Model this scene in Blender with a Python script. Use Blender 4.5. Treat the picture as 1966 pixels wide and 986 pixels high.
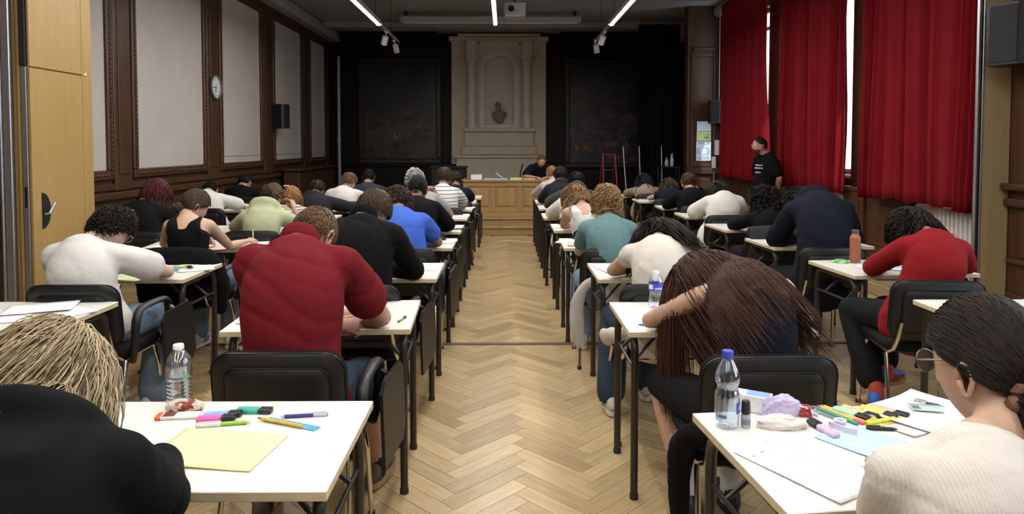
import bpy, bmesh, math, random
import numpy as np
from mathutils import Vector, Matrix, Euler

for o in list(bpy.data.objects):
    bpy.data.objects.remove(o, do_unlink=True)
SC = bpy.context.scene
COL = SC.collection
R = math.radians
PI = math.pi

# ------------------------------------------------------------------ camera
cam_d = bpy.data.cameras.new('camera')
cam = bpy.data.objects.new('camera', cam_d)
COL.objects.link(cam)
cam.location = (0, 0, 1.523)
cam.rotation_euler = (R(90 - 2.27), 0, R(-0.57))
cam_d.sensor_width = 36.0
cam_d.lens = 24.0
cam_d.shift_y = -162.5 / 1966
cam_d.clip_start = 0.05
cam_d.clip_end = 200
SC.camera = cam

# ------------------------------------------------------------------ world, sun, exposure
w = bpy.data.worlds.new('daylight')
SC.world = w
w.use_nodes = True
bg = w.node_tree.nodes['Background']
bg.inputs[0].default_value = (0.80, 0.90, 1.0, 1)
bg.inputs[1].default_value = 5.0
sun_d = bpy.data.lights.new('sun', 'SUN')
sun = bpy.data.objects.new('sun', sun_d)
COL.objects.link(sun)
sun_d.energy = 9.0
sun_d.angle = R(0.6)
sun_d.color = (1.0, 0.97, 0.92)
sun.location = (12, -6, 9)
_sd = Vector((-0.25, 0.65, -0.70)).normalized()          # from the street windows into the hall
sun.rotation_euler = _sd.to_track_quat('-Z', 'Y').to_euler()
SC.view_settings.view_transform = 'Standard'
SC.view_settings.look = 'None'
SC.view_settings.exposure = 0.0
SC.view_settings.gamma = 1.0
SC.view_settings.use_curve_mapping = False
TUBE_POWER = 30.0

# ------------------------------------------------------------------ materials
MATS = {}
def _nodes(name):
    m = bpy.data.materials.new(name)
    m.use_nodes = True
    nt = m.node_tree
    return m, nt, nt.nodes['Principled BSDF']
def lin(c):
    return tuple(((v / 255.0) / 12.92 if v / 255.0 <= 0.04045 else ((v / 255.0 + 0.055) / 1.055) ** 2.4) for v in c)
def rgba(c):
    return (c[0], c[1], c[2], 1.0)
def node(nt, t, **kw):
    n = nt.nodes.new(t)
    for k, v in kw.items():
        setattr(n, k, v)
    return n
def ramp(nt, fac, stops):
    r = nt.nodes.new('ShaderNodeValToRGB')
    while len(r.color_ramp.elements) > len(stops):
        r.color_ramp.elements.remove(r.color_ramp.elements[-1])
    while len(r.color_ramp.elements) < len(stops):
        r.color_ramp.elements.new(0.5)
    for e, (p, c) in zip(r.color_ramp.elements, stops):
        e.position = p
        e.color = rgba(c)
    nt.links.new(fac, r.inputs[0])
    return r.outputs[0]
def coords(nt, scale=(1, 1, 1), rot=(0, 0, 0), kind='Object', loc=(0, 0, 0)):
    tc = nt.nodes.new('ShaderNodeTexCoord')
    mp = nt.nodes.new('ShaderNodeMapping')
    mp.inputs['Scale'].default_value = scale
    mp.inputs['Rotation'].default_value = rot
    mp.inputs['Location'].default_value = loc
    nt.links.new(tc.outputs[kind], mp.inputs[0])
    return mp.outputs[0]
def noise(nt, vec, scale=5, detail=4, rough=0.55, dist=0.0):
    n = nt.nodes.new('ShaderNodeTexNoise')
    n.inputs['Scale'].default_value = scale
    n.inputs['Detail'].default_value = detail
    n.inputs['Roughness'].default_value = rough
    n.inputs['Distortion'].default_value = dist
    if vec is not None:
        nt.links.new(vec, n.inputs['Vector'])
    return n.outputs[0]
def bump(nt, h, p, strength=0.2, dist=0.01):
    b = nt.nodes.new('ShaderNodeBump')
    b.inputs['Strength'].default_value = strength
    b.inputs['Distance'].default_value = dist
    nt.links.new(h, b.inputs['Height'])
    nt.links.new(b.outputs[0], p.inputs['Normal'])
def mul(c, k):
    return tuple(min(1, v * k) for v in c)

def plain(name, c, rough=0.5, metal=0.0, spec=0.5, var=0.12, nscale=30, bmp=0.0, emit=None, estr=0):
    """colour with a faint procedural mottling"""
    if name in MATS:
        return MATS[name]
    m, nt, p = _nodes(name)
    v = coords(nt)
    n = noise(nt, v, nscale, 3)
    col = ramp(nt, n, [(0.3, mul(c, 1 - var)), (0.7, mul(c, 1 + var))])
    nt.links.new(col, p.inputs['Base Color'])
    p.inputs['Roughness'].default_value = rough
    p.inputs['Metallic'].default_value = metal
    p.inputs['Specular IOR Level'].default_value = spec
    if bmp:
        bump(nt, n, p, bmp, 0.004)
    if emit:
        p.inputs['Emission Color'].default_value = rgba(emit)
        p.inputs['Emission Strength'].default_value = estr
    MATS[name] = m
    return m

def wood(name, c1, c2, axis='z', scale=1.0, rough=0.45, rnd=None, spec=0.5, coat=0.0):
    if name in MATS:
        return MATS[name]
    m, nt, p = _nodes(name)
    s = {'z': (14, 14, 1.0), 'y': (14, 1.0, 14), 'x': (1.0, 14, 14)}[axis]
    v = coords(nt, tuple(k * scale for k in s))
    if rnd == 'object':                         # shift the grain for each separate piece
        oi = nt.nodes.new('ShaderNodeObjectInfo')
        va = node(nt, 'ShaderNodeVectorMath', operation='ADD')
        vm = node(nt, 'ShaderNodeVectorMath', operation='SCALE')
        cb = nt.nodes.new('ShaderNodeCombineXYZ')
        nt.links.new(oi.outputs['Random'], cb.inputs[0]); nt.links.new(oi.outputs['Random'], cb.inputs[1])
        vm.inputs['Scale'].default_value = 77
        nt.links.new(cb.outputs[0], vm.inputs[0])
        nt.links.new(v, va.inputs[0]); nt.links.new(vm.outputs[0], va.inputs[1])
        v = va.outputs[0]
    n1 = noise(nt, v, 1.6, 6, 0.62, 0.6)
    n2 = noise(nt, v, 7.0, 3, 0.5, 0.2)
    mx = node(nt, 'ShaderNodeMix', data_type='FLOAT')
    mx.inputs[0].default_value = 0.35
    nt.links.new(n1, mx.inputs[2]); nt.links.new(n2, mx.inputs[3])
    col = ramp(nt, mx.outputs[0], [(0.30, c1), (0.52, tuple((a + b) / 2 for a, b in zip(c1, c2))), (0.72, c2)])
    if rnd:
        if rnd == 'object':
            r = nt.nodes.new('ShaderNodeObjectInfo').outputs['Random']
        else:
            a = nt.nodes.new('ShaderNodeAttribute'); a.attribute_name = 'rnd'; r = a.outputs['Fac']
        rr = ramp(nt, r, [(0.0, (0.70, 0.66, 0.58)), (0.35, (0.90, 0.88, 0.84)), (0.75, (1.0, 0.99, 0.96)), (1.0, (1.12, 1.12, 1.1))])
        mm = node(nt, 'ShaderNodeMix', data_type='RGBA', blend_type='MULTIPLY')
        mm.inputs[0].default_value = 1.0
        nt.links.new(col, mm.inputs[6]); nt.links.new(rr, mm.inputs[7])
        col = mm.outputs[2]
    nt.links.new(col, p.inputs['Base Color'])
    p.inputs['Roughness'].default_value = rough
    p.inputs['Specular IOR Level'].default_value = spec
    p.inputs['Coat Weight'].default_value = coat
    p.inputs['Coat Roughness'].default_value = 0.25
    bump(nt, n2, p, 0.08, 0.002)
    MATS[name] = m
    return m

def fabric(name, c, rough=0.9, weave=450, fold=9, stripe=None, var=0.18, bmp=0.35, sheen=0.0):
    """woven or knitted cloth; stripe=(axis, period, width, colour)"""
    if name in MATS:
        return MATS[name]
    m, nt, p = _nodes(name)
    v = coords(nt)
    n = noise(nt, v, fold, 4, 0.6)
    wv = noise(nt, v, weave, 2)
    col = ramp(nt, n, [(0.25, mul(c, 1 - var)), (0.75, mul(c, 1 + var))])
    if stripe:
        ax, per, wd, sc = stripe
        sx = nt.nodes.new('ShaderNodeSeparateXYZ')
        nt.links.new(v, sx.inputs[0])
        md = node(nt, 'ShaderNodeMath', operation='PINGPONG')
        md.inputs[1].default_value = per / 2
        nt.links.new(sx.outputs[ax], md.inputs[0])
        lt = node(nt, 'ShaderNodeMath', operation='LESS_THAN')
        lt.inputs[1].default_value = wd / 2
        nt.links.new(md.outputs[0], lt.inputs[0])
        mm = node(nt, 'ShaderNodeMix', data_type='RGBA')
        nt.links.new(lt.outputs[0], mm.inputs[0]); nt.links.new(col, mm.inputs[6])
        mm.inputs[7].default_value = rgba(sc)
        col = mm.outputs[2]
    nt.links.new(col, p.inputs['Base Color'])
    p.inputs['Roughness'].default_value = rough
    p.inputs['Specular IOR Level'].default_value = 0.15
    p.inputs['Sheen Weight'].default_value = sheen
    ad = node(nt, 'ShaderNodeMath', operation='MULTIPLY_ADD')
    ad.inputs[1].default_value = 0.06
    nt.links.new(wv, ad.inputs[0])
    nt.links.new(n, ad.inputs[2])
    bump(nt, ad.outputs[0], p, bmp, 0.02)
    MATS[name] = m
    return m

def skin_mat(name, c):
    if name in MATS:
        return MATS[name]
    m, nt, p = _nodes(name)
    v = coords(nt)
    n = noise(nt, v, 18, 4)
    col = ramp(nt, n, [(0.3, mul(c, 0.86)), (0.55, c), (0.8, (min(1, c[0] * 1.12), c[1] * 0.98, c[2] * 0.94))])
    nt.links.new(col, p.inputs['Base Color'])
    p.inputs['Roughness'].default_value = 0.55
    p.inputs['Specular IOR Level'].default_value = 0.3
    p.inputs['Subsurface Weight'].default_value = 0.0
    bump(nt, noise(nt, v, 260, 2), p, 0.08, 0.002)
    MATS[name] = m
    return m

def hair_mat(name, c1, c2, rough=0.5):
    if name in MATS:
        return MATS[name]
    m, nt, p = _nodes(name)
    a = nt.nodes.new('ShaderNodeAttribute'); a.attribute_name = 'lock'
    v = coords(nt)
    n = noise(nt, v, 60, 3)
    mx = node(nt, 'ShaderNodeMix', data_type='FLOAT')
    mx.inputs[0].default_value = 0.35
    nt.links.new(a.outputs['Fac'], mx.inputs[2]); nt.links.new(n, mx.inputs[3])
    col = ramp(nt, mx.outputs[0], [(0.15, c1), (0.85, c2)])
    nt.links.new(col, p.inputs['Base Color'])
    p.inputs['Roughness'].default_value = rough
    p.inputs['Specular IOR Level'].default_value = 0.18
    MATS[name] = m
    return m

def clear(name, tint=(1, 1, 1), gloss=0.10, opacity=0.06, rough=0.03):
    """thin clear plastic or water: light passes, edges and highlights show"""
    if name in MATS:
        return MATS[name]
    m, nt, p = _nodes(name)
    nt.nodes.remove(p)
    out = nt.nodes['Material Output']
    tr = nt.nodes.new('ShaderNodeBsdfTransparent'); tr.inputs[0].default_value = rgba(tint)
    gl = nt.nodes.new('ShaderNodeBsdfGlossy'); gl.inputs['Roughness'].default_value = rough
    gl.inputs[0].default_value = (0.95, 0.97, 1, 1)
    lw = nt.nodes.new('ShaderNodeLayerWeight'); lw.inputs[0].default_value = 0.35
    ma = node(nt, 'ShaderNodeMath', operation='MULTIPLY_ADD')
    ma.inputs[1].default_value = 0.55; ma.inputs[2].default_value = gloss
    n = noise(nt, coords(nt), 35, 2)
    n2 = node(nt, 'ShaderNodeMath', operation='MULTIPLY_ADD')
    n2.inputs[1].default_value = opacity
    nt.links.new(n, n2.inputs[0]); 
    nt.links.new(lw.outputs['Facing'], ma.inputs[0])
    nt.links.new(ma.outputs[0], n2.inputs[2])
    ms = nt.nodes.new('ShaderNodeMixShader')
    nt.links.new(n2.outputs[0], ms.inputs[0])
    nt.links.new(tr.outputs[0], ms.inputs[1]); nt.links.new(gl.outputs[0], ms.inputs[2])
    nt.links.new(ms.outputs[0], out.inputs[0])
    MATS[name] = m
    return m

def paper_mat(name, c, lines=True, ink=(0.25, 0.25, 0.32), scale=1.0):
    """printed or written sheet: rows of broken ink marks"""
    if name in MATS:
        return MATS[name]
    m, nt, p = _nodes(name)
    v = coords(nt)
    if lines:
        sx = nt.nodes.new('ShaderNodeSeparateXYZ'); nt.links.new(v, sx.inputs[0])
        md = node(nt, 'ShaderNodeMath', operation='PINGPONG'); md.inputs[1].default_value = 0.0055 * scale
        nt.links.new(sx.outputs[1], md.inputs[0])
        lt = node(nt, 'ShaderNodeMath', operation='LESS_THAN'); lt.inputs[1].default_value = 0.0016 * scale
        nt.links.new(md.outputs[0], lt.inputs[0])
        n = noise(nt, coords(nt, (170 / scale, 14 / scale, 1)), 1, 3)
        gt = node(nt, 'ShaderNodeMath', operation='GREATER_THAN'); gt.inputs[1].default_value = 0.5
        nt.links.new(n, gt.inputs[0])
        blk = noise(nt, coords(nt, (9, 14, 1), loc=(3.1, 1.7, 0)), 1, 1)
        gb = node(nt, 'ShaderNodeMath', operation='GREATER_THAN'); gb.inputs[1].default_value = 0.47
        nt.links.new(blk, gb.inputs[0])
        mu = node(nt, 'ShaderNodeMath', operation='MULTIPLY'); nt.links.new(lt.outputs[0], mu.inputs[0]); nt.links.new(gt.outputs[0], mu.inputs[1])
        mu2 = node(nt, 'ShaderNodeMath', operation='MULTIPLY'); nt.links.new(mu.outputs[0], mu2.inputs[0]); nt.links.new(gb.outputs[0], mu2.inputs[1])
        mu3 = node(nt, 'ShaderNodeMath', operation='MULTIPLY'); nt.links.new(mu2.outputs[0], mu3.inputs[0]); mu3.inputs[1].default_value = 0.55
        mm = node(nt, 'ShaderNodeMix', data_type='RGBA')
        nt.links.new(mu3.outputs[0], mm.inputs[0]); mm.inputs[6].default_value = rgba(c); mm.inputs[7].default_value = rgba(ink)
        nt.links.new(mm.outputs[2], p.inputs['Base Color'])
    else:
        n = noise(nt, v, 12, 3)
        nt.links.new(ramp(nt, n, [(0.3, mul(c, 0.96)), (0.7, mul(c, 1.03))]), p.inputs['Base Color'])
    p.inputs['Roughness'].default_value = 0.85
    p.inputs['Specular IOR Level'].default_value = 0.1
    MATS[name] = m
    return m

M_BLACKPLASTIC = plain('black_plastic', (0.008, 0.008, 0.009), 0.42, var=0.2)
M_BLACKFAB = fabric('black_upholstery', (0.008, 0.008, 0.009), 0.85)
M_LEG = plain('dark_brown_steel', (0.020, 0.015, 0.012), 0.38, spec=0.6)
M_CHROME = plain('chrome_tube', (0.62, 0.58, 0.52), 0.18, metal=1.0, var=0.05)
M_ALU = plain('aluminium', (0.55, 0.56, 0.58), 0.35, metal=0.9, var=0.06)
M_BEECH = wood('beech_edge', (0.55, 0.44, 0.27), (0.70, 0.58, 0.38), 'x', 1.5, 0.5)
M_WHITE = plain('white_paint', (0.75, 0.74, 0.70), 0.5, var=0.04)
M_RUBBER = plain('rubber', (0.015, 0.015, 0.015), 0.7)

def speckled():
    m, nt, p = _nodes('white_laminate')
    v = coords(nt)
    n = noise(nt, v, 480, 2)
    n2 = noise(nt, v, 4, 3)
    c1 = ramp(nt, n, [(0.30, (0.56, 0.54, 0.49)), (0.42, (0.76, 0.75, 0.70)), (1.0, (0.80, 0.79, 0.74))])
    c2 = ramp(nt, n2, [(0.3, (0.96, 0.96, 0.95)), (0.7, (1, 1, 1))])
    mm = node(nt, 'ShaderNodeMix', data_type='RGBA', blend_type='MULTIPLY'); mm.inputs[0].default_value = 1
    nt.links.new(c1, mm.inputs[6]); nt.links.new(c2, mm.inputs[7])
    nt.links.new(mm.outputs[2], p.inputs['Base Color'])
    p.inputs['Roughness'].default_value = 0.38
    MATS['white_laminate'] = m
    return m
M_LAM = speckled()

# ------------------------------------------------------------------ mesh helpers
def link(o, parent=None):
    COL.objects.link(o)
    if parent is not None:
        o.parent = parent
    return o
def tag(o, label=None, cat=None, group=None, kind=None):
    if label: o['label'] = label
    if cat: o['category'] = cat
    if group: o['group'] = group
    if kind: o['kind'] = kind
    return o
def empty(name, loc=(0, 0, 0), rz=0.0, label=None, cat=None, group=None):
    o = bpy.data.objects.new(name, None)
    o.empty_display_size = 0.1
    o.location = loc
    o.rotation_euler = (0, 0, rz)
    COL.objects.link(o)
    return tag(o, label, cat, group)
def copy_tree(o, parent=None):
    c = o.copy()
    COL.objects.link(c)
    c.parent = parent
    for ch in list(o.children):
        copy_tree(ch, c)
    return c

class MB:
    """collects shapes; build() links them as one mesh object"""
    def __init__(s):
        s.v = []; s.f = []; s.m = []; s.n = 0
    def add(s, V, F, mi=0):
        V = np.asarray(V, float)
        s.v.append(V)
        s.f += [tuple(i + s.n for i in f) for f in F]
        s.m += [mi] * len(F)
        s.n += len(V)
        return s
    def box(s, x0, x1, y0, y1, z0, z1, mi=0, bev=0.0, M=None, faces=None):
        if bev <= 0:
            V = [(x0, y0, z0), (x1, y0, z0), (x1, y1, z0), (x0, y1, z0), (x0, y0, z1), (x1, y0, z1), (x1, y1, z1), (x0, y1, z1)]
            F = [(0, 3, 2, 1), (4, 5, 6, 7), (0, 1, 5, 4), (1, 2, 6, 5), (2, 3, 7, 6), (3, 0, 4, 7)]
        else:
            b = min(bev, (x1 - x0) * .49, (y1 - y0) * .49, (z1 - z0) * .49)
            V = []
            ring = lambda d, z: [(x0 + d + b, y0 + d, z), (x1 - d - b, y0 + d, z), (x1 - d, y0 + d + b, z), (x1 - d, y1 - d - b, z), (x1 - d - b, y1 - d, z), (x0 + d + b, y1 - d, z), (x0 + d, y1 - d - b, z), (x0 + d, y0 + d + b, z)]
            ring2 = lambda z: [(x0 + b, y0 + b, z), (x1 - b, y0 + b, z), (x1 - b, y0 + b, z), (x1 - b, y1 - b, z), (x1 - b, y1 - b, z), (x0 + b, y1 - b, z), (x0 + b, y1 - b, z), (x0 + b, y0 + b, z)]
            rings = [ring(0, z0 + b), ring(0, z1 - b)]
            lo = [(x0 + b, y0 + b, z0), (x1 - b, y0 + b, z0), (x1 - b, y1 - b, z0), (x0 + b, y1 - b, z0)]
            hi = [(x0 + b, y0 + b, z1), (x1 - b, y0 + b, z1), (x1 - b, y1 - b, z1), (x0 + b, y1 - b, z1)]
            V = rings[0] + rings[1] + lo + hi
            F = [(i, (i + 1) % 8, 8 + (i + 1) % 8, 8 + i) for i in range(8)]
            F += [(16, 19, 18, 17), (20, 21, 22, 23)]
            for k, (a, b_) in enumerate(((0, 1), (2, 3), (4, 5), (6, 7))):
                c0, c1 = 16 + k, 16 + (k + 1) % 4
                F.append((b_, a, c0, c1))
                F.append((8 + a, 8 + b_, 20 + (k + 1) % 4, 20 + k))
            for k, (a, b_) in enumerate(((7, 0), (1, 2), (3, 4), (5, 6))):
                F.append((b_, a, 16 + k)); F.append((8 + a, 8 + b_, 20 + k))
        V = np.array(V, float)
        if M is not None:
            V = np.array([tuple(M @ Vector(p)) for p in V])
        return s.add(V, F, mi)
    def tube(s, pts, r, mi=0, n=10, caps=True):
        V, F = tube(pts, r, n=n, sub=1, round_caps=False) if caps else tube(pts, r, n=n, sub=1, round_caps=False)
        return s.add(V, F, mi)
    def lathe(s, prof, c=(0, 0, 0), mi=0, n=20, axis='z'):
        V = []; F = []
        for (r, z) in prof:
            for k in range(n):
                a = 2 * PI * k / n
                p = (r * math.cos(a), r * math.sin(a), z)
                if axis == 'y': p = (p[0], p[2], p[1])
                if axis == 'x': p = (p[2], p[0], p[1])
                V.append((p[0] + c[0], p[1] + c[1], p[2] + c[2]))
        for j in range(len(prof) - 1):
            for k in range(n):
                F.append((j * n + k, j * n + (k + 1) % n, (j + 1) * n + (k + 1) % n, (j + 1) * n + k))
        return s.add(V, F, mi)
    def prism(s, poly, z0, z1, mi=0):
        n = len(poly)
        V = [(x, y, z0) for x, y in poly] + [(x, y, z1) for x, y in poly]
        F = [tuple(range(n - 1, -1, -1)), tuple(range(n, 2 * n))] + [(k, (k + 1) % n, n + (k + 1) % n, n + k) for k in range(n)]
        return s.add(V, F, mi)
    def mesh(s, name, mats, smooth=False, angle=None):
        me = bpy.data.meshes.new(name)
        V = np.concatenate(s.v) if s.v else np.zeros((0, 3))
        me.from_pydata(V.tolist(), [], s.f)
        mats = mats if isinstance(mats, (list, tuple)) else [mats]
        for m in mats: me.materials.append(m)
        if len(mats) > 1:
            me.polygons.foreach_set('material_index', s.m)
        if smooth:
            me.polygons.foreach_set('use_smooth', [True] * len(s.f))
            if angle:
                me.set_sharp_from_angle(angle=R(angle))
        me.update()
        return me
    def build(s, name, mats, parent=None, smooth=False, angle=40, loc=None):
        o = bpy.data.objects.new(name, s.mesh(name, mats, smooth, angle))
        link(o, parent)
        if loc is not None: o.location = loc
        return o

def nrm(v):
    v = np.asarray(v, float)
    return v / (np.linalg.norm(v) + 1e-12)
def catmull(P, sub):
    P = np.asarray(P, float)
    if sub <= 1 or len(P) < 3:
        if sub <= 1: return P
        t = np.linspace(0, 1, sub * (len(P) - 1) + 1)
        return np.array([np.interp(t * (len(P) - 1), np.arange(len(P)), P[:, k]) for k in range(P.shape[1])]).T
    Q = np.vstack([2 * P[0] - P[1], P, 2 * P[-1] - P[-2]])
    out = []
    for i in range(1, len(Q) - 2):
        for j in range(sub):
            t = j / sub
            a, b, c, d = Q[i - 1], Q[i], Q[i + 1], Q[i + 2]
            out.append(0.5 * ((2 * b) + (-a + c) * t + (2 * a - 5 * b + 4 * c - d) * t * t + (-a + 3 * b - 3 * c + d) * t ** 3))
    out.append(Q[-2])
    return np.array(out)
def tube(pts, r, lat=None, n=10, sub=3, round_caps=True):
    """closed tube along pts; r = number, list, or list of (lateral, depth) half sizes"""
    pts = np.asarray(pts, float)
    k = len(pts)
    if np.isscalar(r): rr = np.full((k, 2), r, float)
    else:
        rr = np.array([(q, q) if np.isscalar(q) else q for q in r], float)
    if sub > 1:
        D = catmull(np.hstack([pts, rr]), sub)
        pts, rr = D[:, :3], np.maximum(D[:, 3:], 1e-4)
    k = len(pts)
    T = np.gradient(pts, axis=0)
    T /= (np.linalg.norm(T, axis=1)[:, None] + 1e-12)
    if lat is None:
        a0 = np.array([1.0, 0, 0]) if abs(T[0][0]) < 0.8 else np.array([0, 1.0, 0])
    else:
        a0 = np.asarray(lat, float)
    A = []
    a = a0
    for i in range(k):
        b = (a0 if lat is not None else a)
        b = b - T[i] * (b @ T[i])
        if np.linalg.norm(b) < 1e-3: b = a
        a = nrm(b); A.append(a)
    A = np.array(A); B = np.cross(T, A)
    th = np.arange(n) * 2 * PI / n
    rings = []
    def ring(c, a, b, ra, rb):
        return c + np.outer(np.cos(th), a) * ra + np.outer(np.sin(th), b) * rb
    if round_caps:
        m = min(rr[0])
        rings.append(ring(pts[0] - T[0] * m * 0.75, A[0], B[0], rr[0][0] * .55, rr[0][1] * .55))
        rings.append(ring(pts[0] - T[0] * m * 0.4, A[0], B[0], rr[0][0] * .87, rr[0][1] * .87))
    for i in range(k):
        rings.append(ring(pts[i], A[i], B[i], rr[i][0], rr[i][1]))
    if round_caps:
        m = min(rr[-1])
        rings.append(ring(pts[-1] + T[-1] * m * 0.4, A[-1], B[-1], rr[-1][0] * .87, rr[-1][1] * .87))
        rings.append(ring(pts[-1] + T[-1] * m * 0.75, A[-1], B[-1], rr[-1][0] * .55, rr[-1][1] * .55))
    V = np.concatenate(rings)
    F = []
    q = len(rings)
    for j in range(q - 1):
        for i in range(n):
            F.append((j * n + i, j * n + (i + 1) % n, (j + 1) * n + (i + 1) % n, (j + 1) * n + i))
    F.append(tuple(range(n - 1, -1, -1)))
    F.append(tuple(range((q - 1) * n, q * n)))
    return V, F

def bx(name, x0, x1, y0, y1, z0, z1, mat, parent=None, bev=0.0):
    return MB().box(x0, x1, y0, y1, z0, z1, bev=bev).build(name, mat, parent)
def struct(o):
    o['kind'] = 'structure'
    return o

# value noise for folds (vectorised)
_rng = np.random.RandomState(7)
_LAT = _rng.rand(32, 32, 32)
def vnoise(P):
    P = np.asarray(P, float)
    i = np.floor(P).astype(int); f = P - i
    f = f * f * (3 - 2 * f)
    i &= 31; j = (i + 1) & 31
    g = lambda a, b, c: _LAT[a, b, c]
    x0, y0, z0 = i.T; x1, y1, z1 = j.T; fx, fy, fz = f.T
    c00 = g(x0, y0, z0) * (1 - fx) + g(x1, y0, z0) * fx
    c10 = g(x0, y1, z0) * (1 - fx) + g(x1, y1, z0) * fx
    c01 = g(x0, y0, z1) * (1 - fx) + g(x1, y0, z1) * fx
    c11 = g(x0, y1, z1) * (1 - fx) + g(x1, y1, z1) * fx
    return (c00 * (1 - fy) + c10 * fy) * (1 - fz) + (c01 * (1 - fy) + c11 * fy) * fz - 0.5

# ================================================================== THE SETTING
random.seed(3)
M_FLOOR_O = wood('oak_parquet_block', (0.36, 0.245, 0.115), (0.60, 0.455, 0.26), 'x', 1.6, 0.34, rnd='object', coat=0.15)
M_FLOOR_A = wood('oak_parquet_field', (0.36, 0.245, 0.115), (0.60, 0.455, 0.26), 'x', 1.6, 0.34, rnd='attr', coat=0.15)
M_JOINT = plain('floor_joint', (0.05, 0.032, 0.016), 0.8)
M_DWOOD = wood('dark_oak', (0.040, 0.0165, 0.0075), (0.105, 0.046, 0.020), 'z', 0.8, 0.42)
M_DWOODH = wood('dark_oak_rail', (0.040, 0.0165, 0.0075), (0.10, 0.044, 0.019), 'y', 0.8, 0.42)
M_BWOOD = wood('blackened_oak', (0.0035, 0.003, 0.0028), (0.009, 0.006, 0.005), 'z', 0.8, 0.5, spec=0.25)
M_PANEL = plain('greige_panel', (0.50, 0.46, 0.43), 0.75, var=0.05, nscale=2.2)
M_LWOOD = wood('beech_partition', (0.33, 0.205, 0.068), (0.42, 0.275, 0.10), 'z', 0.7, 0.42)
M_CEIL = plain('grey_ceiling', (0.30, 0.29, 0.29), 0.9, var=0.08, nscale=1.5)
M_STONE = plain('painted_stone', (0.66, 0.58, 0.45), 0.8, var=0.06, nscale=4)
M_STONEW = plain('pale_plaster', (0.72, 0.66, 0.61), 0.8, var=0.05, nscale=6)
M_DESK = wood('golden_oak', (0.26, 0.15, 0.055), (0.42, 0.27, 0.11), 'z', 0.9, 0.4)
M_DESKH = wood('golden_oak_rail', (0.28, 0.165, 0.06), (0.45, 0.30, 0.13), 'x', 0.9, 0.4)

XL, XR, YB, ZC = -4.3, 4.4, 16.7, 4.22
# ---- floor: dark bed, herringbone blocks as pieces
floor = struct(bx('floor', -4.6, 4.7, -3.2, 17.0, -0.1, -0.012, M_JOINT))
BL, BN = 0.448, 5
BW = BL / BN
def block_mesh():
    g = 0.0016
    return MB().box(-BL / 2 + g / 2, BL / 2 - g / 2, -BW / 2 + g / 2, BW / 2 - g / 2, -0.012, 0.0, bev=0.0009).mesh('parquet_block', M_FLOOR_O)
c45 = math.sqrt(0.5)
blocks = []
RX, RY = 0.038, 3.309
for j in range(-34, 35):
    for k in range(-90, 170):
        for kind in (0, 1):
            if kind == 0: u, v, a = k + BN / 2 + 2 * BN * j, k + 0.5, 45
            else: u, v, a = k + 0.5 + 2 * BN * j, k + 1 + BN / 2, 135
            u = (u - BN) * BW; v = (v - 1) * BW
            x = RX + (u - v) * c45; y = RY + (u + v) * c45
            if -4.25 < x < 4.35 and -0.4 < y < 11.55:
                blocks.append((x, y, a))
def prio(b):
    x, y, a = b
    if not (2.65 < y): return 99
    if -0.95 < x < 1.0: return y
    if -3.0 < x < 3.2 and y < 4.4: return y + 1.5
    return y + 4
blocks.sort(key=prio)
bm_ = block_mesh()
for (x, y, a) in blocks[:300]:
    o = bpy.data.objects.new('parquet_block', bm_)
    o.location = (x, y, random.uniform(-0.0004, 0.0004))
    o.rotation_euler = (0, 0, R(a))
    link(o, floor)
rest = blocks[300:]
bq = MB().box(-BL / 2 + .0008, BL / 2 - .0008, -BW / 2 + .0008, BW / 2 - .0008, -0.012, 0.0); bv = bq.v[0]; bf = bq.f
fV = []; fF = []; fr = []; nn = 0
for (x, y, a) in rest:
    ca, sa = math.cos(R(a)), math.sin(R(a))
    fV.append(np.column_stack([x + bv[:, 0] * ca - bv[:, 1] * sa, y + bv[:, 0] * sa + bv[:, 1] * ca, bv[:, 2]]))
    fF += [tuple(i + nn for i in f) for f in bf]; nn += len(bv)
    fr += [random.random()] * len(bv)
me = bpy.data.meshes.new('parquet_field'); me.from_pydata(np.concatenate(fV).tolist(), [], fF)
me.materials.append(M_FLOOR_A)
at = me.attributes.new('rnd', 'FLOAT', 'POINT'); at.data.foreach_set('value', fr)
pf = link(bpy.data.objects.new('parquet_field', me), floor); pf['kind'] = 'stuff'
tag(bx('floor_track', -4.2, 4.3, 5.155, 5.205, 0.0005, 0.006, plain('track_brown', (0.11, 0.06, 0.04), 0.5), bev=0.001),
    'thin brown metal threshold strip running across the parquet', 'threshold', kind='structure')
M_TAPE = plain('white_tape', (0.8, 0.8, 0.78), 0.6)
tag(MB().box(-1.05, -0.42, 10.78, 10.805, 0.0005, 0.0025).build('tape_strip', M_TAPE), 'white tape line on the floor left of the aisle end', 'tape')
tag(MB().add([(-0.05, 10.86, .0005), (0.56, 10.66, .0005), (0.56, 10.69, .0005), (-0.05, 10.89, .0005), (-0.05, 10.86, .0025), (0.56, 10.66, .0025), (0.56, 10.69, .0025), (-0.05, 10.89, .0025)],
    [(0, 3, 2, 1), (4, 5, 6, 7), (0, 1, 5, 4), (1, 2, 6, 5), (2, 3, 7, 6), (3, 0, 4, 7)]).build('tape_strip', M_TAPE), 'white slanting tape line across the aisle before the step', 'tape')

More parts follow.
